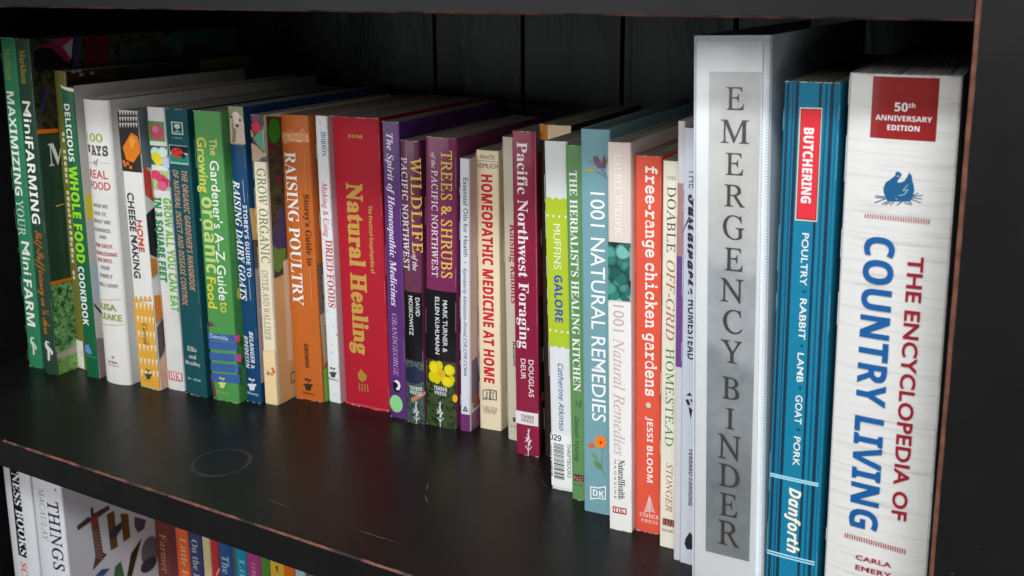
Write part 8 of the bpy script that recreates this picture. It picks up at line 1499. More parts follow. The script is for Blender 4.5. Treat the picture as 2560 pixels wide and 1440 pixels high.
  ('barcode_label>barcode','s','r','#26262a',2.36,19.9,10.1,20.3),
  ('barcode_label>barcode','s','r','#26262a',2.36,18.6,10.1,19.5),
  ('barcode_label>barcode','s','r','#26262a',2.36,17.6,10.1,18.1),
  ('barcode_label>barcode','s','r','#26262a',2.36,16.4,10.1,16.9),
  ('barcode_label>barcode','s','r','#26262a',2.36,14.8,10.1,15.8),
  ('barcode_label>barcode','s','r','#26262a',2.36,14.1,10.1,14.4),
  ('barcode_label>barcode','s','r','#26262a',2.36,13,10.1,13.3),
  ('barcode_label>barcode','s','r','#26262a',2.36,11.7,10.1,12.6),
  ('barcode_label>barcode','s','r','#26262a',2.36,10.8,10.1,11.2),
  ('barcode_label>barcode','s','r','#26262a',2.36,9.2,10.1,10.2),
  ('barcode_label>barcode','s','r','#26262a',2.36,8.3,10.1,8.8),
  ('barcode_label>lettering','s','v','#3a3a3e','THRIFTBOOKS','S',12.5,35.5,24.9,2.63,0),
  ('barcode_label>lettering','s','r','#55555a',-0.08,31.2,0.93,32.3),
  ('barcode_label>lettering','s','r','#55555a',-0.08,30.2,0.98,30.8),
  ('barcode_label>lettering','s','r','#55555a',-0.08,28.6,1.14,29.4),
  ('barcode_label>lettering','s','r','#55555a',-0.08,27.1,1.08,27.9),
  ('barcode_label>lettering','s','r','#55555a',-0.08,25.4,0.92,26.4),
  ('barcode_label>lettering','s','r','#55555a',-0.08,24.4,0.99,25),
  ('barcode_label>lettering','s','r','#55555a',-0.08,22.4,1.04,23.5),
  ('barcode_label>lettering','s','r','#55555a',-0.08,19.5,0.91,20.6),
  ('barcode_label>lettering','s','r','#55555a',-0.08,18.3,1.15,19.1),
  ('barcode_label>lettering','s','r','#55555a',-0.08,16.7,1.08,17.7),
  ('barcode_label>lettering','s','r','#55555a',-0.08,15.1,1.12,16.2),
  ('barcode_label>lettering','s','r','#55555a',-0.08,14.1,1.27,14.8),
  ('barcode_label>lettering','s','r','#55555a',-0.08,12.6,1.27,13.3),
  ('barcode_label>lettering','s','r','#55555a',-0.08,10.8,1.24,11.8),
  ('barcode_label>lettering','s','r','#55555a',-0.08,9.6,1.24,10.4),
 ]),
 ({'kind': 'book', 'label': 'slim leaf green herbal kitchen book beside the pale blue one', 'color': '#628e58', 'o': [-234.64, 125.3, 0], 'w': 13.3, 'h': 244.24, 'd': 170, 'lean': -1.557, 'yaw': 5, 'hard': 0, 'bulge': 0, 'rough': 0.45, 'coat': 0.2, 'page': '#8f887b', 'group': 'books standing in a row on the black shelf', 'grain': 0}, [
  ('title','s','v','#eef2ea',"THE HERBALIST'S HEALING KITCHEN",'R',2.64,227.8,149.5,5.1,0),
  ('plant_print','s','l','#3f5a3c',3.3,72,7.1,67.7,0.35),
  ('plant_print','s','l','#3f5a3c',5,72.9,4.7,69,0.35),
  ('plant_print','s','l','#3f5a3c',2.9,68.7,5.5,67.8,0.35),
  ('plant_print','s','l','#3f5a3c',7.2,72.6,6.9,66.8,0.35),
  ('plant_print','s','l','#3f5a3c',8.3,72.2,7.3,67.7,0.35),
  ('author_name','s','v','#2e4a30','Devon Young','I',3.1,60.2,32,3.1,0),
  ('publisher_mark','s','r','#33201f',1.7,13.7,9,18.6),
  ('publisher_mark','s','h','#c07a70','PAGE','B',2.08,13.7,6.6,4,0),
  ('publisher_mark','s','r','#43603f',2.14,10.7,2.78,11.3),
  ('publisher_mark','s','r','#43603f',3.2,10.7,3.8,11.3),
  ('publisher_mark','s','r','#43603f',5.2,10.7,5.7,11.3),
  ('publisher_mark','s','r','#43603f',6.2,10.7,6.8,11.5),
  ('publisher_mark','s','r','#43603f',7.2,10.7,7.9,11.3),
 ]),
 ({'kind': 'book', 'label': 'tall pale blue natural remedies hardcover with an orange flower print', 'color': '#76a0a9', 'o': [-221.08, 115.42, 0], 'w': 19.35, 'h': 256.91, 'd': 200, 'lean': -1.12, 'yaw': 3.719, 'hard': 1, 'bulge': 0, 'rough': 0.5, 'coat': 0.15, 'page': '#8f887b', 'group': 'books standing in a row on the black shelf', 'grain': 0}, [
  ('plant_print','s','p','#75546a',[(8.5,240.3),(11.1,240.4),(14.1,236.6),(15.3,232.3),(12,233.1),(8.5,236.8)]),
  ('plant_print','s','p','#6a4a64',[(15.6,241.6),(17.1,237.3),(16.1,232.3),(14.1,233.7),(14.6,238.1)]),
  ('plant_print','s','p','#7a7a5c',[(17.3,239.2),(19.1,242.2),(18.6,235.4),(16.6,233.3)]),
  ('plant_print','s','p','#a8a25c',[(1.6,229.8),(4.8,232.2),(8.4,232.4),(11,230.6),(7.9,230.1),(4.8,230.2)]),
  ('plant_print','s','l','#5f5a62',10.5,230.6,18.5,226.6,0.4),
  ('plant_print','s','l','#5f5a62',14.1,232.2,18.5,226.6,0.4),
  ('plant_print','s','l','#5f5a62',5.7,237.7,13,232.2,0.3),
  ('title','s','v','#f4f7f7','1001 NATURAL REMEDIES','S',6.6,217.3,152.1,9.4,0.004),
  ('flower_print','s','e','#ee7a28',12.5,51.2,3.9,4.3),
  ('flower_print','s','e','#5a2a1a',12.5,50.9,0.75,0.76),
  ('flower_print','s','e','#f08a34',15.7,51.7,0.95,1.09),
  ('flower_print','s','e','#f08a34',15.1,49.5,0.95,1.09),
  ('flower_print','s','e','#f08a34',13.5,48,0.96,1.09),
  ('flower_print','s','e','#f08a34',11.5,47.6,0.97,1.09),
  ('flower_print','s','e','#f08a34',9.8,48.6,0.97,1.09),
  ('flower_print','s','e','#f08a34',9.2,50.6,0.98,1.09),
  ('flower_print','s','e','#f08a34',9.9,52.9,0.97,1.09),
  ('flower_print','s','e','#f08a34',11.5,54.4,0.97,1.09),
  ('flower_print','s','e','#f08a34',13.5,54.8,0.96,1.09),
  ('flower_print','s','e','#f08a34',15.1,53.8,0.95,1.08),
  ('flower_print','s','p','#e2603a',[(3,47.8),(7.1,49.7),(8.5,48.3),(5.9,45.6)]),
  ('flower_print','s','l','#7f9a5a',13.5,47.2,12.9,33.8,0.5),
  ('flower_print','s','l','#7f9a5a',7,42.6,15.2,27.9,0.5),
  ('flower_print','s','p','#6f9a58',[(5.9,42.9),(8.6,41.8),(10.6,35.6),(9.1,36.4)]),
  ('flower_print','s','p','#5f8a50',[(7.5,36.6),(11.9,36.3),(14,31.8),(9.7,32.6)]),
  ('publisher_mark','s','p','#eef4f4',[(4.9,18.7),(10.7,19),(16.1,20.9),(16,11),(10.6,10.8),(4.9,8.9)]),
  ('publisher_mark','s','p','#76a0a9',[(5.7,17.9),(10.7,18.1),(15.3,19.8),(15.3,11.7),(10.6,11.6),(5.7,10.1)]),
  ('publisher_mark','s','h','#eef4f4','DK','B',6.8,12.4,7.8,4.5,0),
 ]),
 ({'kind': 'book', 'label': 'blush and white remedies paperback with a teal leaf photo patch', 'color': '#dfd2c9', 'o': [-196.96, 103.15, 0], 'w': 14.6, 'h': 252.12, 'd': 160, 'lean': -1.29, 'yaw': 5, 'hard': 0, 'bulge': 0, 'rough': 0.45, 'coat': 0.2, 'page': '#8f887b', 'group': 'books standing in a row on the black shelf', 'grain': 0}, [
  ('white_band','s','r','#eae8e5',0.05,-0.65,14.6,152.7),
  ('leaf_photo','s','r','@tealleaf',0.05,153.7,14.6,190.6),
  ('author_name','s','v','#f7f1ee','LAUREL VUKOVIC','LU',4.8,244.9,50.7,4.3,0.008),
  ('title','s','v','#c9aeb0','1001 Natural Remedies','L',3.2,150.8,99.2,7.1,0.004),
  ('publisher_mark','s','v','#4a4648','M A G A Z I N E','S',3.2,48.3,26.6,1.47,0),
  ('publisher_mark','s','v','#2c2a2c','NaturalHealth.','R',6,48.8,27.5,4.3,0),
  ('publisher_mark','s','r','#b0404c',2.05,11.7,11.4,16.1),
  ('publisher_mark','s','r','#efe6e4',2.87,12.6,10.6,15.4),
  ('publisher_mark','s','h','#b8303c','DK','R',3.4,11.9,7,3.5,0),
 ]),
 ({'kind': 'book', 'label': 'bright coral red chicken garden book with white typewriter lettering', 'color': '#dd5944', 'o': [-182.02, 109.39, 0], 'w': 16.71, 'h': 244.29, 'd': 170, 'lean': -1.223, 'yaw': 3.531, 'hard': 0, 'bulge': 0, 'rough': 0.45, 'coat': 0.15, 'page': '#8f887b', 'group': 'books standing in a row on the black shelf', 'grain': 0}, [
  ('title','s','v','#f7ece6','free-range chicken gardens','T',7,238.1,145.4,6.7,0.022),
  ('title','s','e','#b4dcc8',8.9,86.5,1.61,1.75),
  ('author_name','s','v','#f4ebe6','JESSI BLOOM','B',8,78.8,44.1,3.8,0),
  ('publisher_mark','s','l','#f0dcd4',9.8,24.5,9,23.3,0.5),
  ('publisher_mark','s','l','#f0dcd4',9.9,24.5,10.7,23.6,0.5),
  ('publisher_mark','s','l','#f0dcd4',9.8,23.3,8.6,22.1,0.5),
  ('publisher_mark','s','l','#f0dcd4',9.9,23.4,11,22.6,0.5),
  ('publisher_mark','s','l','#f0dcd4',9.8,22.2,8.3,20.9,0.5),
  ('publisher_mark','s','l','#f0dcd4',9.9,22.2,11.4,21.5,0.5),
  ('publisher_mark','s','l','#f0dcd4',9.8,21.1,7.9,19.6,0.5),
  ('publisher_mark','s','l','#f0dcd4',9.9,21.1,11.7,20.4,0.5),
  ('publisher_mark','s','l','#f0dcd4',9.8,19.9,7.6,18.4,0.5),
  ('publisher_mark','s','l','#f0dcd4',9.9,19.9,12.1,19.4,0.5),
  ('publisher_mark','s','l','#f0dcd4',9.8,18.8,7.2,17.2,0.5),
  ('publisher_mark','s','l','#f0dcd4',9.9,18.8,12.4,18.3,0.5),
  ('publisher_mark','s','l','#f0dcd4',9.8,17.7,6.8,16,0.5),
  ('publisher_mark','s','l','#f0dcd4',9.9,17.7,12.8,17.2,0.5),
  ('publisher_mark','s','l','#f0dcd4',9.8,16.5,6.5,14.8,0.5),
  ('publisher_mark','s','l','#f0dcd4',9.9,16.5,13.2,16.1,0.5),
  ('publisher_mark','s','l','#f0dcd4',9.8,15.4,6.1,13.6,0.5),
  ('publisher_mark','s','l','#f0dcd4',9.9,15.4,13.5,15.1,0.5),
  ('publisher_mark','s','l','#f0dcd4',9.8,26,9.8,13.6,0.5),
  ('publisher_mark','s','h','#f4e0d8','TIMBER','LU',3.1,10.6,13,2.5,0.008),
  ('publisher_mark','s','h','#f4e0d8','PRESS','LU',4.5,7,10.9,2.09,0.008),
 ]),
 ({'kind': 'book', 'label': 'narrow cream homestead paperback with green and brown lettering', 'color': '#e6e0cf', 'o': [-161.87, 99.25, 0], 'w': 11.3, 'h': 244.33, 'd': 180, 'lean': -0.912, 'yaw': 1.464, 'hard': 0, 'bulge': 0, 'rough': 0.45, 'coat': 0.1, 'page': '#8f887b', 'group': 'books standing in a row on the black shelf', 'grain': 1}, [
  ('title','s','h','#5a564a','THE','LU',2.52,233.5,6.1,1.93,0),
  ('title','s','v','#4a483e','DOABLE','LU',3.1,229.4,39.4,5.2,0),
  ('title','s','v','#a3685c','OFF-GRID','L',3.2,185.2,49.5,5,0),
  ('title','s','v','#45803c','HOMESTEAD','LU',3.3,130.4,62.6,5,0),
  ('author_name','s','v','#a0605c','STONGER','L',4.2,56.5,31.7,4,0),
  ('publisher_mark','s','r','#4a1f1c',2.19,15.1,9.8,19.5),
  ('publisher_mark','s','h','#b87868','PAGE','B',2.45,14.6,7.2,4.5,0),
  ('publisher_mark','s','h','#5a564e','PAGE STREET','S',2.08,10.8,7.4,1.62,0),
 ]),
 ({'kind': 'booklet', 'label': 'very thin grey and purple booklet squeezed beside the white binder', 'color': '#c9c6c9', 'o': [-149.01, 89.5, 0], 'w': 4.2, 'h': 269.5, 'd': 190, 'lean': -1, 'yaw': 0, 'hard': 0, 'bulge': 0, 'rough': 0.45, 'coat': 0.4, 'page': '#8f887b', 'group': 'books standing in a row on the black shelf', 'grain': 0}, [
  ('purple_band','s','r','#6b4585',0.05,124.1,4.2,191.3),
  ('rose_band','s','r','#a87f80',0.05,191.3,4.2,234.1),
 ]),
 ({'kind': 'book', 'label': 'pale grey blue homestead book half hidden by the white binder', 'color': '#c6ccd8', 'o': [-144.78, 88.5, 0], 'w': 14.5, 'h': 266, 'd': 190, 'lean': -1.1, 'yaw': 0, 'hard': 0, 'bulge': 0, 'rough': 0.45, 'coat': 0.2, 'page': '#8f887b', 'group': 'books standing in a row on the black shelf', 'grain': 0}, [
  ('title','s','v','#5a5c66','THE','S',3.4,242.9,11,4.6,0),
  ('title','s','v','#2a2638','Sustainable','C',3.3,228.4,58.6,5.8,0.03),
  ('title','s','v','#23232e','HOMESTEAD','B',3.7,166.5,36,4.5,0),
  ('author_name','s','v','#3a3a46','FERRARO-FANNING','BI',5.3,74.7,36.3,2.87,0),
  ('plant_print','s','p','#26242e',[(3.2,107.9),(5.5,110.2),(6.6,108.1)]),
  ('plant_print','s','p','#26242e',[(2.8,105.3),(4.6,105.7),(5.9,102.4),(4.2,102)]),
  ('plant_print','s','p','#26242e',[(5.5,106),(7,106.1),(7,104)]),
  ('plant_print','s','p','#26242e',[(4.7,101.2),(7.1,99.8),(6.2,94)]),
  ('publisher_mark','s','p','#24242c',[(6.5,21.5),(3.7,16.3),(3.3,12.7),(4.8,9.7),(8.1,10.4),(10.3,17.1)]),
 ]),
 ({'kind': 'binder', 'label': 'tall white ring binder with a grey emergency label on its spine', 'color': '#f2f5f7', 'o': [-127.4, 58, 0.5], 'w': 40.8, 'h': 318.3, 'd': 270, 'lean': -1.6, 'yaw': 0, 'hard': 3, 'bulge': 0, 'rough': 0.3, 'coat': 0.3, 'page': '#1a1a1c', 'group': 'books standing in a row on the black shelf', 'grain': 0}, [
  ('label','s','p','@greylabel',[(9.12,299.92),(36.23,300.01),(33.6,30.61),(8.74,30.67)]),
  ('label>lettering','s','h','#504a4a','E','LU',18.4,280.5,9.2,11.7,0.006),
  ('label>lettering','s','h','#504a4a','M','LU',15.4,263.3,15.1,12.1,0.006),
  ('label>lettering','s','h','#504a4a','E','LU',18.3,246.6,9.3,11.6,0.006),
  ('label>lettering','s','h','#504a4a','R','LU',17.8,229.9,11,11.7,0.006),
  ('label>lettering','s','h','#504a4a','G','LU',17.1,212.5,11.5,12.7,0.006),
  ('label>lettering','s','h','#504a4a','E','LU',18.3,195.4,9.7,12.4,0.006),
  ('label>lettering','s','h','#504a4a','N','LU',16.1,178.2,12.6,12.8,0.006),
  ('label>lettering','s','h','#504a4a','C','LU',17.6,161,10.7,12.9,0.006),
  ('label>lettering','s','h','#504a4a','Y','LU',16.4,144.3,11.8,12.6,0.006),
  ('label>lettering','s','h','#504a4a','B','LU',17.6,123.6,9.5,12.6,0.006),
  ('label>lettering','s','h','#504a4a','I','LU',19.8,106.5,4.7,12,0.006),
  ('label>lettering','s','h','#504a4a','N','LU',15.5,88.8,12.9,14.1,0.006),
  ('label>lettering','s','h','#504a4a','D','LU',16.1,72.5,11.7,13.2,0.006),
  ('label>lettering','s','h','#504a4a','E','LU',16.9,55.1,9.7,13.4,0.006),
  ('label>lettering','s','h','#504a4a','R','LU',16.1,37.6,12,14.5,0.006),
 ]),
 ({'kind': 'book', 'label': 'teal striped butchering guide with a red title panel', 'color': '#077b9c', 'o': [-85.2, 58, 0], 'w': 27.3, 'h': 297.5, 'd': 220, 'lean': -0.5, 'yaw': 0, 'hard': 0, 'bulge': 0, 'rough': 0.5, 'coat': 0.05, 'page': '#8f887b', 'group': 'books standing in a row on the black shelf', 'grain': 0}, [
  ('stripes','s','r','#14304a',1.23,0.3,2.59,297.2),
  ('stripes','s','r','#14304a',3.2,0.3,3.4,297.2),
  ('stripes','s','r','#14506c',4.1,0.3,4.4,297.2),
  ('stripes','s','r','#14304a',4.5,0.3,4.8,297.2),
  ('stripes','s','r','#14304a',5.6,0.3,7.2,297.2),
  ('stripes','s','r','#14304a',17.1,0.3,18.3,297.2),
  ('stripes','s','r','#14506c',20.1,0.3,20.3,297.2),
  ('stripes','s','r','#14304a',20.6,0.3,20.9,297.2),
  ('stripes','s','r','#14304a',22.5,0.3,24.2,297.2),
  ('stripes','s','r','#14506c',25.4,0.3,25.7,297.2),
  ('title_panel','s','p','#e8e0c8',[(8.1,284.7),(19,284.9),(19,227.6),(8,227.3)]),
  ('title_panel','s','p','#5a2a20',[(8.6,284.1),(18.6,284.3),(18.6,228.1),(8.5,228)]),
  ('title_panel','s','p','#e23440',[(8.9,283.6),(18.2,283.8),(18.2,228.7),(8.9,228.6)]),
  ('title_panel>lettering','s','v','#f5f0ee','BUTCHERING','B',10.7,274.7,38.1,4.8,0.02),
  ('subtitle','s','v','#eaf0ee','POULTRY','S',12,221.2,27.5,3.3,0.012),
  ('subtitle','s','v','#eaf0ee','RABBIT','S',12.4,186.8,22,3.3,0.012),
  ('subtitle','s','v','#eaf0ee','LAMB','S',12.4,157.5,16,3.2,0.012),
  ('subtitle','s','v','#eaf0ee','GOAT','S',12.3,134.3,15.9,3.5,0.012),
  ('subtitle','s','v','#eaf0ee','PORK','S',12.3,111.2,16.5,3.4,0.012),
  ('subtitle','s','e','#123c56',14.2,190.7,0.6,0.63),
  ('subtitle','s','e','#123c56',14.2,161.5,0.61,0.65),
  ('subtitle','s','e','#123c56',14.3,138.4,0.61,0.66),
  ('subtitle','s','e','#123c56',14.3,115.4,0.62,0.67),
  ('author_name','s','v','#f4eedc','Danforth','BI',11.1,81.8,37.4,6.2,0.012),
  ('rule_lines','s','r','#a8dcec',0.55,86.8,25.9,87.7),
  ('rule_lines','s','r','#a8dcec',0.55,85.6,25.9,86.5),
  ('rule_lines','s','r','#a8dcec',0.55,41.6,25.9,42.5),
  ('rule_lines','s','r','#a8dcec',0.55,40.1,25.9,41),
 ]),
 ({'kind': 'book', 'label': 'thick whitewashed wood-grain country living encyclopedia with a red square', 'color': '#e2e1de', 'o': [-54.2, 58, 0], 'w': 50.2, 'h': 302.8, 'd': 220, 'lean': -0.5, 'yaw': 0, 'hard': 0, 'bulge': 3, 'rough': 0.34, 'coat': 0.35, 'page': '#e4e4e2', 'group': 'books standing in a row on the black shelf', 'grain': 3}, [
  ('red_square','s','p','#94201f',[(11.2,301.7),(40.6,301.7),(40.6,272),(11.2,272.3)]),
  ('red_square>lettering','s','h','#f0ecec','50','B',21.7,285.6,5.9,4.1,0),
  ('red_square>lettering','s','h','#f0ecec','th','B',27.9,287.5,2.92,2.17,0),
  ('red_square>lettering','s','h','#f0ecec','ANNIVERSARY','B',13.4,281,25.1,2.49,0),
  ('red_square>lettering','s','h','#f0ecec','EDITION','B',19,276.5,14.3,2.48,0),
  ('hen_print','s','p','#1f5f8c',[(23.8,255.8),(24.4,256.8),(25.6,256.8),(26.2,255.9),(27,255.9),(26.4,254.8),(25.8,253.6),(25,252.4),(25.2,251.5),(26.5,251.7),(28.2,252.7),(29.1,254.4),(30,257),(30.8,255.6),(31.3,255.7),(31.4,253.7),(32.4,250.6),(32.8,247.9),(32.3,246.3),(32,244.1),(31,242.8),(24.8,242.2),(21.1,241.9),(19.9,244.1),(18.9,246.7),(18.9,248.9),(19.8,251.2),(22,253),(23.9,255)]),
  ('hen_print','s','l','#1f5f8c',15.1,243.3,19.9,243.6,0.35),
  ('hen_print','s','l','#1f5f8c',15.3,244.2,19.9,244.1,0.35),
  ('hen_print','s','l','#1f5f8c',15.5,241,20.5,243.3,0.35),
  ('hen_print','s','l','#1f5f8c',15.2,240.6,19.2,242.9,0.35),
  ('hen_print','s','l','#1f5f8c',31.9,245.7,34.7,247.3,0.35),
  ('hen_print','s','l','#1f5f8c',32.1,245.5,36.7,246.4,0.35),
  ('hen_print','s','l','#1f5f8c',31.9,244.9,36.4,244.6,0.35),
  ('hen_print','s','l','#1f5f8c',31.7,244.1,36,242.7,0.35),
  ('hen_print','s','l','#1f5f8c',18.6,240.4,21.1,242,0.35),
  ('hen_print','s','l','#1f5f8c',20.1,240.3,22.3,241.9,0.35),
  ('hen_print','s','l','#1f5f8c',22.4,240.5,23.8,242,0.35),
  ('hen_print','s','l','#1f5f8c',25.4,240.7,27.6,242.4,0.35),
  ('hen_print','s','l','#1f5f8c',28.6,242.2,32.1,241.4,0.35),
  ('hen_print','s','l','#1f5f8c',30.6,242.9,32.1,242.2,0.35),
  ('hen_print','s','l','#b9ccd0',29.7,250.9,27.8,247.8,0.3),
  ('hen_print','s','l','#b9ccd0',27.8,247.8,30.1,248.5,0.3),
  ('hen_print','s','l','#b9ccd0',30,248.2,28.4,246,0.3),
  ('hen_print','s','l','#b9ccd0',28.4,246,25.9,245.2,0.3),
  ('hen_print','s','l','#b9ccd0',24.7,243.9,25.5,243.2,0.3),
  ('hen_print','s','e','#dfe8ea',25.1,254.7,0.25,0.4),
  ('rule_ticks','s','l','#a8352f',11.2,234.9,11.2,232.8,0.42),
  ('rule_ticks','s','l','#a8352f',10.1,64.7,10,62.1,0.5),
  ('rule_ticks','s','l','#a8352f',12.4,235,12.4,232.8,0.42),
  ('rule_ticks','s','l','#a8352f',11.3,64.8,11.2,62.1,0.5),
  ('rule_ticks','s','l','#a8352f',13.6,235,13.6,232.8,0.42),
  ('rule_ticks','s','l','#a8352f',12.6,64.8,12.4,62.1,0.5),
  ('rule_ticks','s','l','#a8352f',14.8,235,14.8,232.9,0.42),
  ('rule_ticks','s','l','#a8352f',13.8,64.8,13.6,62.1,0.5),
  ('rule_ticks','s','l','#a8352f',16,235.1,16,232.9,0.42),
  ('rule_ticks','s','l','#a8352f',15,64.8,14.8,62.1,0.5),
  ('rule_ticks','s','l','#a8352f',17.2,235.1,17.2,232.9,0.42),
  ('rule_ticks','s','l','#a8352f',16.2,64.8,16,62.1,0.5),
  ('rule_ticks','s','l','#a8352f',18.4,235.1,18.4,232.9,0.42),
  ('rule_ticks','s','l','#a8352f',17.4,64.8,17.2,62.1,0.5),
  ('rule_ticks','s','l','#a8352f',19.5,235.1,19.5,232.9,0.42),
  ('rule_ticks','s','l','#a8352f',18.5,64.8,18.4,62.1,0.5),
  ('rule_ticks','s','l','#a8352f',20.7,235.1,20.7,232.9,0.42),
  ('rule_ticks','s','l','#a8352f',19.7,64.8,19.6,62.1,0.5),
  ('rule_ticks','s','l','#a8352f',21.9,235.1,21.9,232.9,0.42),
  ('rule_ticks','s','l','#a8352f',20.9,64.8,20.8,62.1,0.5),
  ('rule_ticks','s','l','#a8352f',23,235.1,23,232.9,0.42),
  ('rule_ticks','s','l','#a8352f',22.1,64.7,22,62,0.5),
  ('rule_ticks','s','l','#a8352f',24.2,235.1,24.2,232.9,0.42),
  ('rule_ticks','s','l','#a8352f',23.2,64.7,23.2,62,0.5),
  ('rule_ticks','s','l','#a8352f',25.4,235.1,25.4,232.9,0.42),
  ('rule_ticks','s','l','#a8352f',24.4,64.6,24.4,61.9,0.5),
  ('rule_ticks','s','l','#a8352f',26.5,235.1,26.5,232.9,0.42),
  ('rule_ticks','s','l','#a8352f',25.6,64.6,25.5,61.9,0.5),
  ('rule_ticks','s','l','#a8352f',27.7,235.1,27.7,232.8,0.42),
  ('rule_ticks','s','l','#a8352f',26.8,64.5,26.7,61.8,0.5),
  ('rule_ticks','s','l','#a8352f',28.8,235.1,28.8,232.8,0.42),
  ('rule_ticks','s','l','#a8352f',27.9,64.5,27.9,61.8,0.5),
  ('rule_ticks','s','l','#a8352f',29.9,235.1,30,232.8,0.42),
  ('rule_ticks','s','l','#a8352f',29.1,64.4,29,61.7,0.5),
  ('rule_ticks','s','l','#a8352f',31.1,235.1,31.1,232.8,0.42),
  ('rule_ticks','s','l','#a8352f',30.2,64.4,30.2,61.6,0.5),
  ('rule_ticks','s','l','#a8352f',32.2,235.1,32.2,232.8,0.42),
  ('rule_ticks','s','l','#a8352f',31.4,64.3,31.4,61.6,0.5),
  ('rule_ticks','s','l','#a8352f',33.4,235.1,33.4,232.8,0.42),
  ('rule_ticks','s','l','#a8352f',32.5,64.2,32.5,61.5,0.5),
  ('rule_ticks','s','l','#a8352f',34.5,235.1,34.5,232.8,0.42),
  ('rule_ticks','s','l','#a8352f',33.7,64.2,33.6,61.4,0.5),
  ('rule_ticks','s','l','#a8352f',35.6,235.1,35.6,232.7,0.42),
  ('rule_ticks','s','l','#a8352f',34.8,64.1,34.8,61.3,0.5),
  ('rule_ticks','s','l','#a8352f',36.7,235,36.8,232.7,0.42),
  ('rule_ticks','s','l','#a8352f',35.9,64,36,61.2,0.5),
  ('rule_ticks','s','l','#a8352f',37.9,235,37.9,232.7,0.42),
  ('rule_ticks','s','l','#a8352f',37.1,63.9,37.1,61.1,0.5),
  ('rule_ticks','s','l','#a8352f',39,235,39,232.6,0.42),
  ('rule_ticks','s','l','#a8352f',38.2,63.8,38.2,61,0.5),
  ('rule_ticks','s','l','#a8352f',40.1,235,40.1,232.6,0.42),
  ('rule_ticks','s','l','#a8352f',39.3,63.7,39.4,60.9,0.5),
  ('title','s','v','#1b5c9a','COUNTRY LIVING','B',11.8,224.1,154.4,13.9,0.008),
  ('title','s','v','#9a1f30','THE ENCYCLOPEDIA OF','S',32.1,216.2,137.3,6.9,0.022),
  ('author_name','s','h','#a02a34','CARLA','S',15.9,51.9,17.5,2.65,0.02),
  ('author_name','s','h','#a02a34','EMERY','S',16,46.1,17.8,2.74,0.02),
 ]),
 ({'kind': 'book', 'label': 'white hardcover with a black title strip, leftmost on the shelf below', 'color': '#d4d4d8', 'o': [-793.51, 80, -360], 'w': 37.96, 'h': 328, 'd': 250, 'lean': 0, 'yaw': 0, 'hard': 1, 'bulge': 2, 'rough': 0.45, 'coat': 0.3, 'page': '#8f887b', 'group': 'books on the shelf below', 'grain': 0}, [
  ('title_strip','s','p','#141416',[(12.9,274),(25.7,275.6),(24.7,183.9),(12.4,184.3)]),
  ('title_strip>lettering','s','v','#e6e6e8','EYEWITNESS BOOKS','R',15.5,319.2,133.1,9.8,0),
  ('title','s','v','#c86a60','SCI','R',14.2,178,17.5,8.9,0),
 ]),
 ({'kind': 'book', 'label': 'large white hardcover of machines with a picture-letter cover, on the shelf below', 'color': '#d6d6da', 'o': [-749.89, 78, -360], 'w': 39.88, 'h': 328, 'd': 270, 'lean': 0, 'yaw': 0, 'hard': 1, 'bulge': 2, 'rough': 0.45, 'coat': 0.35, 'page': '#8f887b', 'group': 'books on the shelf below', 'grain': 0}, [
  ('author_name','s','v','#8a8c84','MACAULAY','LU',10.1,263.4,51,8,0),
  ('title','s','v','#1c2426','THINGS','LU',21.9,255.2,68.4,13.5,0.012),
  ('title','s','l','#1c2426',33,267.9,34.6,265.7,1.0),
  ('cover_letters','c','p','#54382f',[(11.6,226.8),(23.7,229.7),(26.8,227.3),(27,237.3),(29.7,235.9),(29.5,229.8),(45.6,230.2),(46.9,225.6),(33.5,223.8),(25.6,224),(12.4,222.1)]),
  ('cover_letters','c','p','#6a4138',[(26,223.8),(33.6,219.9),(35.5,188.1),(39.3,183.2),(23.3,176.3),(27.5,188.6)]),
  ('cover_letters','c','p','#9a3f24',[(26.7,226.6),(33.5,227.8),(33.8,218.2),(27.3,216.2)]),
  ('cover_letters','c','p','#6a4a1c',[(43.1,222),(50.9,222),(51.6,184.8),(43.8,185.1)]),
  ('cover_letters','c','p','#6a4a1c',[(57.7,215.4),(65.7,211.2),(66.1,186.7),(58.4,186)]),
  ('cover_letters','c','p','#2f3844',[(43.9,204.2),(58.2,207.1),(57.5,200.2),(51.8,196),(44,196.2)]),
  ('cover_letters','c','p','#4a4a66',[(72.8,204.4),(85.2,194.6),(82.6,186.9),(75.2,186.3),(71.9,195)]),
  ('cover_letters','c','p','#2c2a1a',[(79.1,178.9),(74.6,170.6),(64.1,146.7),(58.9,149.7),(65.4,169.9)]),
  ('cover_letters','c','p','#4a6a44',[(46.8,166.5),(53.2,168.6),(55.5,151.7),(44.6,158)]),
  ('cover_letters','c','p','#3a5a94',[(25.2,169.3),(32.2,172.1),(40.8,168.3),(33.2,164.7)]),
  ('cover_letters','c','l','#a08878',26.7,214.1,33.7,212.8,0.5),
  ('cover_letters','c','l','#a08878',27.1,213.9,34,207.9,0.5),
  ('cover_letters','c','l','#a08878',26.9,210.8,33.8,209.5,0.5),
  ('cover_letters','c','l','#a08878',27.2,210.6,34.2,204.6,0.5),
  ('cover_letters','c','l','#a08878',27,207.5,34,206.1,0.5),
  ('cover_letters','c','l','#a08878',27.4,207.3,34.3,201.2,0.5),
  ('cover_letters','c','l','#a08878',27.1,204.2,34.1,202.8,0.5),
  ('cover_letters','c','l','#a08878',27.5,204,34.5,197.9,0.5),
  ('cover_letters','c','l','#a08878',27.3,200.9,34.3,199.5,0.5),
  ('cover_letters','c','l','#a08878',27.7,200.7,34.6,194.5,0.5),
  ('cover_letters','c','l','#a08878',27.4,197.6,34.4,196.1,0.5),
  ('cover_letters','c','l','#a08878',27.8,197.4,34.8,191.2,0.5),
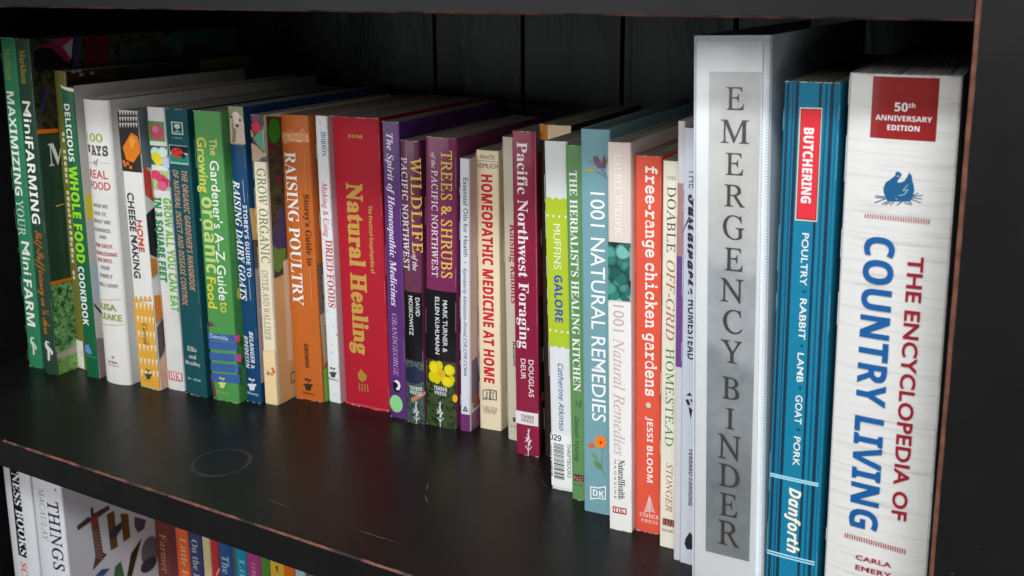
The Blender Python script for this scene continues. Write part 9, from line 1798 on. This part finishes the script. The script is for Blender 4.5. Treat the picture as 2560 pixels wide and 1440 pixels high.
  ('cover_letters','c','l','#a08878',27.5,194.3,34.6,192.8,0.5),
  ('cover_letters','c','l','#a08878',27.9,194.1,34.9,187.8,0.5),
  ('cover_letters','c','l','#a08878',27.7,191,34.7,189.4,0.5),
  ('cover_letters','c','l','#a08878',28.1,190.7,35.1,184.5,0.5),
  ('cover_letters','c','l','#a08878',27.8,187.6,34.9,186.1,0.5),
  ('cover_letters','c','l','#a08878',28.2,187.4,35.2,181.1,0.5),
  ('cover_letters','c','e','#6c6a6c',86.7,160.5,10,15.1),
  ('cover_letters','c','e','#3a3c4c',84.1,147.7,9.5,7.2),
 ]),
 ({'kind': 'book', 'label': 'small brown series paperback beside the big white machine book', 'color': '#6e2f26', 'o': [-709.17, 172.35, -360], 'w': 19.26, 'h': 310, 'd': 130, 'lean': 0, 'yaw': 0, 'hard': 0, 'bulge': 0, 'rough': 0.45, 'coat': 0.2, 'page': '#8f887b', 'group': 'books on the shelf below', 'grain': 0}, [
  ('title','s','v','#9a7464','Farmer Boy','R',6.4,178.3,67.2,9.3,0),
  ('cover_strip','c','r','#a0606a',0.3,2,100,300),
 ]),
 ({'kind': 'book', 'label': 'small orange series paperback, between the brown and navy ones', 'color': '#cc5a2a', 'o': [-682.13, 173.35, -360], 'w': 17.03, 'h': 307, 'd': 130, 'lean': 0, 'yaw': 0, 'hard': 0, 'bulge': 0, 'rough': 0.45, 'coat': 0.2, 'page': '#8f887b', 'group': 'books on the shelf below', 'grain': 0}, [
  ('title','s','v','#dca080','Little House','R',6.7,180.8,68.4,7.6,0),
 ]),
 ({'kind': 'book', 'label': 'small navy series paperback, right of the orange one below', 'color': '#2f3560', 'o': [-665.81, 174.35, -360], 'w': 18.31, 'h': 308, 'd': 130, 'lean': 0, 'yaw': 0, 'hard': 0, 'bulge': 0, 'rough': 0.45, 'coat': 0.2, 'page': '#8f887b', 'group': 'books on the shelf below', 'grain': 0}, [
  ('title','s','v','#9fa8a8','On the Banks','R',4.7,182.8,65.3,8,0),
 ]),
 ({'kind': 'book', 'label': 'small cream series paperback, left of the red one below', 'color': '#c9b88a', 'o': [-645.22, 172.35, -360], 'w': 10.24, 'h': 307, 'd': 130, 'lean': 0, 'yaw': 0, 'hard': 0, 'bulge': 0, 'rough': 0.45, 'coat': 0.2, 'page': '#8f887b', 'group': 'books on the shelf below', 'grain': 0}, [
 ]),
 ({'kind': 'book', 'label': 'small red series paperback, right of the cream one below', 'color': '#b02c30', 'o': [-635.86, 173.35, -360], 'w': 10.04, 'h': 308, 'd': 130, 'lean': 0, 'yaw': 0, 'hard': 0, 'bulge': 0, 'rough': 0.45, 'coat': 0.2, 'page': '#8f887b', 'group': 'books on the shelf below', 'grain': 0}, [
  ('title','s','l','#d0a090',6,154.1,10.8,162.6,1.6),
 ]),
 ({'kind': 'book', 'label': 'small royal blue series paperback, between red and cyan ones', 'color': '#1f4a82', 'o': [-626.57, 174.35, -360], 'w': 17.7, 'h': 307, 'd': 130, 'lean': 0, 'yaw': 0, 'hard': 0, 'bulge': 0, 'rough': 0.45, 'coat': 0.2, 'page': '#8f887b', 'group': 'books on the shelf below', 'grain': 0}, [
  ('title','s','v','#9fb0b8','The Long','R',4,177.5,49.1,9.3,0),
  ('cover_strip','c','r','#b0ac94',0.3,2,100,300),
 ]),
 ({'kind': 'book', 'label': 'small cyan series paperback, left of the magenta one below', 'color': '#1283a4', 'o': [-602.87, 172.35, -360], 'w': 13.63, 'h': 308, 'd': 130, 'lean': 0, 'yaw': 0, 'hard': 0, 'bulge': 0, 'rough': 0.45, 'coat': 0.2, 'page': '#8f887b', 'group': 'books on the shelf below', 'grain': 0}, [
  ('title','s','v','#7fb4c4','Little','R',5.1,181.7,36.3,6.5,0),
 ]),
 ({'kind': 'book', 'label': 'small magenta series paperback, left of the green one below', 'color': '#a03a78', 'o': [-590.05, 173.35, -360], 'w': 17.14, 'h': 307, 'd': 130, 'lean': 0, 'yaw': 0, 'hard': 0, 'bulge': 0, 'rough': 0.45, 'coat': 0.2, 'page': '#8f887b', 'group': 'books on the shelf below', 'grain': 0}, [
  ('title','s','r','#c07890',6.4,179.4,11.2,181.1),
  ('title','s','r','#c07890',6.4,175.9,11.2,177.5),
  ('title','s','r','#c07890',6.4,171.3,11.8,173.9),
  ('title','s','r','#c07890',6.4,168,10.9,170.2),
  ('title','s','r','#c07890',6.4,164.9,10.8,166.6),
  ('title','s','r','#c07890',6.4,160.3,11.9,163),
  ('title','s','r','#c07890',6.4,157.5,11,159.3),
 ]),
 ({'kind': 'book', 'label': 'small green series paperback, left of the yellow one below', 'color': '#4c8030', 'o': [-573.67, 174.35, -360], 'w': 10.92, 'h': 308, 'd': 130, 'lean': 0, 'yaw': 0, 'hard': 0, 'bulge': 0, 'rough': 0.45, 'coat': 0.2, 'page': '#8f887b', 'group': 'books on the shelf below', 'grain': 0}, [
 ]),
 ({'kind': 'book', 'label': 'small yellow series paperback, left of the pumpkin orange one below', 'color': '#d0ac34', 'o': [-560.58, 172.35, -360], 'w': 17.21, 'h': 307, 'd': 130, 'lean': 0, 'yaw': 0, 'hard': 0, 'bulge': 0, 'rough': 0.45, 'coat': 0.2, 'page': '#8f887b', 'group': 'books on the shelf below', 'grain': 0}, [
  ('title','s','p','#6a4a14',[(6.9,187.3),(9.9,188.2),(10.2,180.8),(8.1,183.3)]),
 ]),
 ({'kind': 'book', 'label': 'small pumpkin orange paperback, rightmost but one below', 'color': '#d06a20', 'o': [-544.17, 173.35, -360], 'w': 12.14, 'h': 308, 'd': 130, 'lean': 0, 'yaw': 0, 'hard': 0, 'bulge': 0, 'rough': 0.45, 'coat': 0.2, 'page': '#8f887b', 'group': 'books on the shelf below', 'grain': 0}, [
 ]),
 ({'kind': 'book', 'label': 'small pale blue paperback, the last visible on the shelf below', 'color': '#9fb8c8', 'o': [-532.66, 174.35, -360], 'w': 11.7, 'h': 307, 'd': 130, 'lean': 0, 'yaw': 0, 'hard': 0, 'bulge': 0, 'rough': 0.45, 'coat': 0.2, 'page': '#8f887b', 'group': 'books on the shelf below', 'grain': 0}, [
 ]),
]


keys = {}
for m_, els_ in BOOKS:
    for e_ in els_:
        if e_[2] in 'vh':
            for ch_ in e_[4].replace(' ', ''):
                keys[(ch_, e_[5], e_[-1])] = 1
            keys[('x', e_[5], e_[-1])] = 1
            keys[('H', e_[5], e_[-1])] = 1
prepare_lettering(keys)

# ------------------------------------------------------------------ bookcase
H0, T, XL, YB = 0.33, 0.0225, -0.808, 0.405

def paint_mat(name, worn):
    """black painted wood, rubbed through to reddish wood where it is worn"""
    m, nt, b = new_mat(name)
    tc = node(nt, 'ShaderNodeTexCoord')
    n = node(nt, 'ShaderNodeTexNoise')
    n.inputs['Scale'].default_value = 26
    n.inputs['Detail'].default_value = 8
    nt.links.new(tc.outputs['Object'], n.inputs['Vector'])
    base = ramp(nt, n.outputs[0], [(0.3, (.0056, .0054, .0052, 1)), (0.7, (.0092, .0088, .0086, 1))])
    if worn:
        n2 = node(nt, 'ShaderNodeTexNoise')
        n2.inputs['Scale'].default_value = 38
        n2.inputs['Detail'].default_value = 6
        nt.links.new(tc.outputs['Object'], n2.inputs['Vector'])
        f = ramp(nt, n2.outputs[0], [(worn - 0.06, (0, 0, 0, 1)), (worn + 0.06, (1, 1, 1, 1))])
        mx = node(nt, 'ShaderNodeMix', data_type='RGBA')
        nt.links.new(f, mx.inputs[0])
        nt.links.new(base, mx.inputs[6])
        n3 = node(nt, 'ShaderNodeTexNoise')
        n3.inputs['Scale'].default_value = 110
        nt.links.new(tc.outputs['Object'], n3.inputs['Vector'])
        nt.links.new(ramp(nt, n3.outputs[0], [(0.35, lin('#5f382b')), (0.65, lin('#80503f'))]), mx.inputs[7])
        base = mx.outputs[2]
        b.inputs['Roughness'].default_value = 0.6
    else:
        # dust specks and pale scuffs
        v = node(nt, 'ShaderNodeTexNoise')
        v.inputs['Scale'].default_value = 240
        v.inputs['Detail'].default_value = 1
        nt.links.new(tc.outputs['Object'], v.inputs['Vector'])
        f = ramp(nt, v.outputs[0], [(0.79, (0, 0, 0, 1)), (0.82, (.5, .5, .5, 1))])
        mx = node(nt, 'ShaderNodeMix', data_type='RGBA')
        nt.links.new(f, mx.inputs[0])
        nt.links.new(base, mx.inputs[6])
        mx.inputs[7].default_value = (.16, .16, .16, 1)
        base = mx.outputs[2]
        rr = node(nt, 'ShaderNodeMapRange')
        rr.inputs[3].default_value = 0.32
        rr.inputs[4].default_value = 0.4
        b.inputs['Specular IOR Level'].default_value = 0.27
        n4 = node(nt, 'ShaderNodeTexNoise')
        n4.inputs['Scale'].default_value = 9
        nt.links.new(tc.outputs['Object'], n4.inputs['Vector'])
        nt.links.new(n4.outputs[0], rr.inputs[0])
        nt.links.new(rr.outputs[0], b.inputs['Roughness'])
    nt.links.new(base, b.inputs['Base Color'])
    return m

PAINT = paint_mat('black_paint', 0)
WORN = paint_mat('worn_shelf_edge', 0.47)
WORN_PANEL = paint_mat('worn_panel_edge', 0.3)

def back_mat():
    m, nt, b = new_mat('rough_black_planks')
    tc = node(nt, 'ShaderNodeTexCoord')
    mp = node(nt, 'ShaderNodeMapping')
    mp.inputs['Scale'].default_value = (1, 1, .32)
    nt.links.new(tc.outputs['Object'], mp.inputs['Vector'])
    n = node(nt, 'ShaderNodeTexNoise')
    n.inputs['Scale'].default_value = 30
    n.inputs['Detail'].default_value = 9
    n.inputs['Distortion'].default_value = 1.6
    nt.links.new(mp.outputs[0], n.inputs['Vector'])
    wv = node(nt, 'ShaderNodeTexWave')
    wv.inputs['Scale'].default_value = 3
    wv.inputs['Distortion'].default_value = 5
    wv.inputs['Detail'].default_value = 3
    nt.links.new(mp.outputs[0], wv.inputs['Vector'])
    nt.links.new(ramp(nt, n.outputs[0], [(0.3, (.008, .0095, .0095, 1)), (0.6, (.015, .017, .017, 1)), (0.8, (.075, .078, .075, 1))]), b.inputs['Base Color'])
    b.inputs['Roughness'].default_value = 0.5
    mx = node(nt, 'ShaderNodeMath', operation='ADD')
    nt.links.new(n.outputs[0], mx.inputs[0])
    nt.links.new(wv.outputs[0], mx.inputs[1])
    bp = node(nt, 'ShaderNodeBump')
    bp.inputs['Strength'].default_value = 0.55
    bp.inputs['Distance'].default_value = 0.003
    nt.links.new(mx.outputs[0], bp.inputs['Height'])
    nt.links.new(bp.outputs[0], b.inputs['Normal'])
    return m

case = empty('bookcase', (XL, 0.2, -0.36), 'black painted wooden bookcase with copper coloured worn edges', 'bookcase')

def prism(name, prof, axis, a0, a1, worn=(), seg=1, wob=0.0, mats=None, worn_from=None):
    """prof: closed outline in the two other axes; faces listed in worn take the worn-edge material"""
    bm = bmesh.new()
    rings = []
    rnd = random.Random(name + str(a0))
    for k in range(seg + 1):
        a = a0 + (a1 - a0) * k / seg
        ring = []
        for i, (p, q) in enumerate(prof):
            j = rnd.uniform(-wob, wob) if (i in worn or (i - 1) % len(prof) in worn) else 0
            if axis == 'x':
                c = (a, p, q + j)
            elif axis == 'z':
                c = (p + j, q, a)
            ring.append(bm.verts.new(c))
        rings.append(ring)
    n = len(prof)
    for k in range(seg):
        for i in range(n):
            j = (i + 1) % n
            f = bm.faces.new((rings[k][i], rings[k][j], rings[k + 1][j], rings[k + 1][i]))
            f.material_index = 1 if i in worn and (worn_from is None or a0 + (a1 - a0) * k / seg > worn_from) else 0
    bm.faces.new(rings[0][::-1])
    bm.faces.new(rings[-1])
    bmesh.ops.recalc_face_normals(bm, faces=bm.faces)
    me = bpy.data.meshes.new(name)
    bm.to_mesh(me)
    bm.free()
    o = link(name, me, None, mats or [PAINT, WORN])
    o.parent = case
    o.matrix_parent_inverse = Matrix.Translation(-case.location)
    return o

c1 = 0.0012
# plan outlines are (y, z) for shelves
prism('shelf', [(0, -T), (0, -c1 - .002), (0, -c1), (c1 * .9, 0), (.003, 0), (YB + .045, 0), (YB + .045, -T)], 'x', XL, 0, worn=(2,), seg=160, wob=0.00016, worn_from=-0.665)
prism('shelf', [(0.0012, H0), (0, H0 + .0009), (0, H0 + .003), (0, H0 + T), (YB + .045, H0 + T), (YB + .045, H0), (.003, H0)], 'x', XL, -0.0006, worn=(0,), seg=160, wob=0.0001)
prism('shelf', [(0, -.36 - T), (0, -.36 - c1), (c1, -.36), (YB + .045, -.36), (YB + .045, -.36 - T)], 'x', XL, 0, worn=(1,), seg=4)
c2 = 0.0019
prism('side_panel', [(0.0, YB + .045), (0.0, .004), (0.0, c2 * .55), (c2, 0), (.0045, 0), (0.07, 0), (0.07, YB + .045)], 'z', -0.45, 0.47, worn=(2,), seg=120, wob=0.00012, mats=[PAINT, WORN_PANEL])
prism('side_panel', [(XL, YB + .045), (XL - 0.024, YB + .045), (XL - 0.024, 0), (XL - c2, 0), (XL, c2)], 'z', -0.45, 0.47, worn=(3,), seg=20)
# back planks with dark gaps, one part
BACK = back_mat()
bm = bmesh.new()
x = 0.0
pl = 0.0
gx = [-0.108, -0.2134, -0.3187, -0.4223, -0.5235]
edges = [0.0] + gx + [XL]
for i in range(len(edges) - 1):
    xr, xl = edges[i] - (.0023 if i else 0), edges[i + 1] + (.0023 if i < len(edges) - 2 else -.001)
    if xl >= xr:
        continue
    box_mesh(bm, [(xl, YB, -.4), (xr, YB, -.4), (xr, YB, .36), (xl, YB, .36), (xl, YB + .012, -.4), (xr, YB + .012, -.4), (xr, YB + .012, .36), (xl, YB + .012, .36)])
box_mesh(bm, [(XL, YB + .03, -.4), (0, YB + .03, -.4), (0, YB + .03, .36), (XL, YB + .03, .36), (XL, YB + .036, -.4), (0, YB + .036, -.4), (0, YB + .036, .36), (XL, YB + .036, .36)])
bmesh.ops.recalc_face_normals(bm, faces=bm.faces)
me = bpy.data.meshes.new('back_planks')
bm.to_mesh(me)
bm.free()
o = link('back_planks', me, None, [BACK])
o.parent = case
o.matrix_parent_inverse = Matrix.Translation(-case.location)

# water rings and scratches left on the shelf
m, nt, b = new_mat('dried_ring')
b.inputs['Roughness'].default_value = 0.55
tc = node(nt, 'ShaderNodeTexCoord')
n = node(nt, 'ShaderNodeTexNoise')
n.inputs['Scale'].default_value = 60
nt.links.new(tc.outputs['Object'], n.inputs['Vector'])
nt.links.new(ramp(nt, n.outputs[0], [(0.35, (.017, .0165, .0155, 1)), (0.7, (.038, .0365, .034, 1))]), b.inputs['Base Color'])
RING = m

def ring(cx, cy, r, wd, a0=0, a1=360):
    bm = bmesh.new()
    n_ = 60
    rnd = random.Random(int(cx * 1e4))
    prev = None
    for k in range(n_ + 1):
        a = math.radians(a0 + (a1 - a0) * k / n_)
        w_ = wd * (0.75 + 0.35 * math.sin(a * 1.5 + cx * 50)) 
        p = [bm.verts.new((cx + (r + s * w_ / 2) * math.cos(a), cy + (r + s * w_ / 2) * math.sin(a), 0.00008)) for s in (-1, 1)]
        if prev:
            bm.faces.new((prev[0], prev[1], p[1], p[0]))
        prev = p
    me = bpy.data.meshes.new('ring_mark')
    bm.to_mesh(me)
    bm.free()
    o = link('ring_mark', me, None, [RING])
    o.parent = case
    o.matrix_parent_inverse = Matrix.Translation(-case.location)

ring(-0.485, 0.052, 0.0205, 0.0034)
ring(-0.6135, 0.0525, 0.024, 0.0012, -70, 160)
ring(-0.5655, 0.0385, 0.0225, 0.0009, 100, 300)
ring(-0.532, 0.049, 0.0225, 0.0009, -60, 50)

def scratch(x0, y0, x1, y1, wd):
    bm = bmesh.new()
    rnd = random.Random(3)
    n_ = 14
    prev = None
    for k in range(n_ + 1):
        f = k / n_
        p = (x0 + (x1 - x0) * f + rnd.uniform(-.0002, .0002), y0 + (y1 - y0) * f + rnd.uniform(-.0003, .0003))
        w_ = wd * math.sin(math.pi * min(.97, max(.03, f))) * rnd.uniform(.3, 1)
        q = [bm.verts.new((p[0], p[1] + s * w_ / 2, 0.0001)) for s in (-1, 1)]
        if prev:
            bm.faces.new((prev[0], prev[1], q[1], q[0]))
        prev = q
    me = bpy.data.meshes.new('scratch_mark')
    bm.to_mesh(me)
    bm.free()
    o = link('scratch_mark', me, None, [mat('#5d5650', .7)])
    o.parent = case
    o.matrix_parent_inverse = Matrix.Translation(-case.location)

scratch(-0.348, 0.025, -0.3037, 0.0254, 0.0009)
scratch(-0.3339, 0.0987, -0.3284, 0.0871, 0.0022)
scratch(-0.3268, 0.083, -0.3177, 0.0735, 0.0014)
scratch(-0.2736, 0.1499, -0.271, 0.1493, 0.0012)
scratch(-0.4263, 0.0284, -0.3913, 0.0256, 0.0007)
scratch(-0.2669, 0.1402, -0.2538, 0.128, 0.0006)

# ------------------------------------------------------------------ place the books
for i, (m, els) in enumerate(BOOKS):
    root, B = book(m, els, i)
    if m['kind'] == 'binder':
        W, Hh = m['w'], m['h']
        # clear vinyl pocket seam, ribbed weld along the spine edges
        vin = mat('#dfe6ec', .3, .3)
        for nm, u_a, u_b, v_a, v_b, horiz in (('edge_weld', W - 3.6, W - .4, 2, Hh - 2, False), ('edge_weld', 1.2, W - 3.4, Hh - 3.4, Hh - .5, True)):
            bm = bmesh.new()
            L = (u_b - u_a) if horiz else (v_b - v_a)
            n_ = int(L / 1.5)
            for k in range(n_):
                f0, f1 = k / n_, (k + .62) / n_
                if horiz:
                    q = (u_a + L * f0, v_a, u_a + L * f1, v_b)
                else:
                    q = (u_a, v_a + L * f0, u_b, v_a + L * f1)
                c = [(q[0], q[1]), (q[2], q[1]), (q[2], q[3]), (q[0], q[3])]
                box_mesh(bm, [B.spine(*p, .3) for p in c] + [B.spine(*p, -.2) for p in c])
            bmesh.ops.recalc_face_normals(bm, faces=bm.faces)
            me = bpy.data.meshes.new(nm)
            bm.to_mesh(me)
            bm.free()
            link(nm, me, root, [vin])
        pm, nt, b_ = new_mat('clear_vinyl')
        tr = node(nt, 'ShaderNodeBsdfTransparent')
        gl = node(nt, 'ShaderNodeBsdfGlossy')
        gl.inputs['Roughness'].default_value = 0.14
        fr = node(nt, 'ShaderNodeFresnel')
        fr.inputs['IOR'].default_value = 1.42
        tc_ = node(nt, 'ShaderNodeTexCoord')
        nz_ = node(nt, 'ShaderNodeTexNoise')
        nz_.inputs['Scale'].default_value = 18
        nt.links.new(tc_.outputs['Object'], nz_.inputs['Vector'])
        bp_ = node(nt, 'ShaderNodeBump')
        bp_.inputs['Strength'].default_value = 0.35
        bp_.inputs['Distance'].default_value = 0.004
        nt.links.new(nz_.outputs[0], bp_.inputs['Height'])
        nt.links.new(bp_.outputs[0], gl.inputs['Normal'])
        mxs = node(nt, 'ShaderNodeMixShader')
        nt.links.new(fr.outputs[0], mxs.inputs[0])
        nt.links.new(tr.outputs[0], mxs.inputs[1])
        nt.links.new(gl.outputs[0], mxs.inputs[2])
        nt.links.new(mxs.outputs[0], nt.nodes['Material Output'].inputs[0])
        bm = bmesh.new()
        c_ = [(2.0, 6), (W - 4.2, 6), (W - 4.2, Hh - 5), (2.0, Hh - 5)]
        box_mesh(bm, [B.spine(*p, 1.1) for p in c_] + [B.spine(*p, .95) for p in c_])
        bmesh.ops.recalc_face_normals(bm, faces=bm.faces)
        me = bpy.data.meshes.new('clear_pocket')
        bm.to_mesh(me)
        bm.free()
        link('clear_pocket', me, root, [pm])
        for u_a, u_b in ((1.3, 1.9), (W - 4.2, W - 3.7)):
            bm = bmesh.new()
            c_ = [(u_a, 4), (u_b, 4), (u_b, Hh - 4), (u_a, Hh - 4)]
            box_mesh(bm, [B.spine(*p, .8) for p in c_] + [B.spine(*p, 0) for p in c_])
            bmesh.ops.recalc_face_normals(bm, faces=bm.faces)
            me = bpy.data.meshes.new('pocket_seam')
            bm.to_mesh(me)
            bm.free()
            link('pocket_seam', me, root, [mat('#d3dae0', .35, .2)])
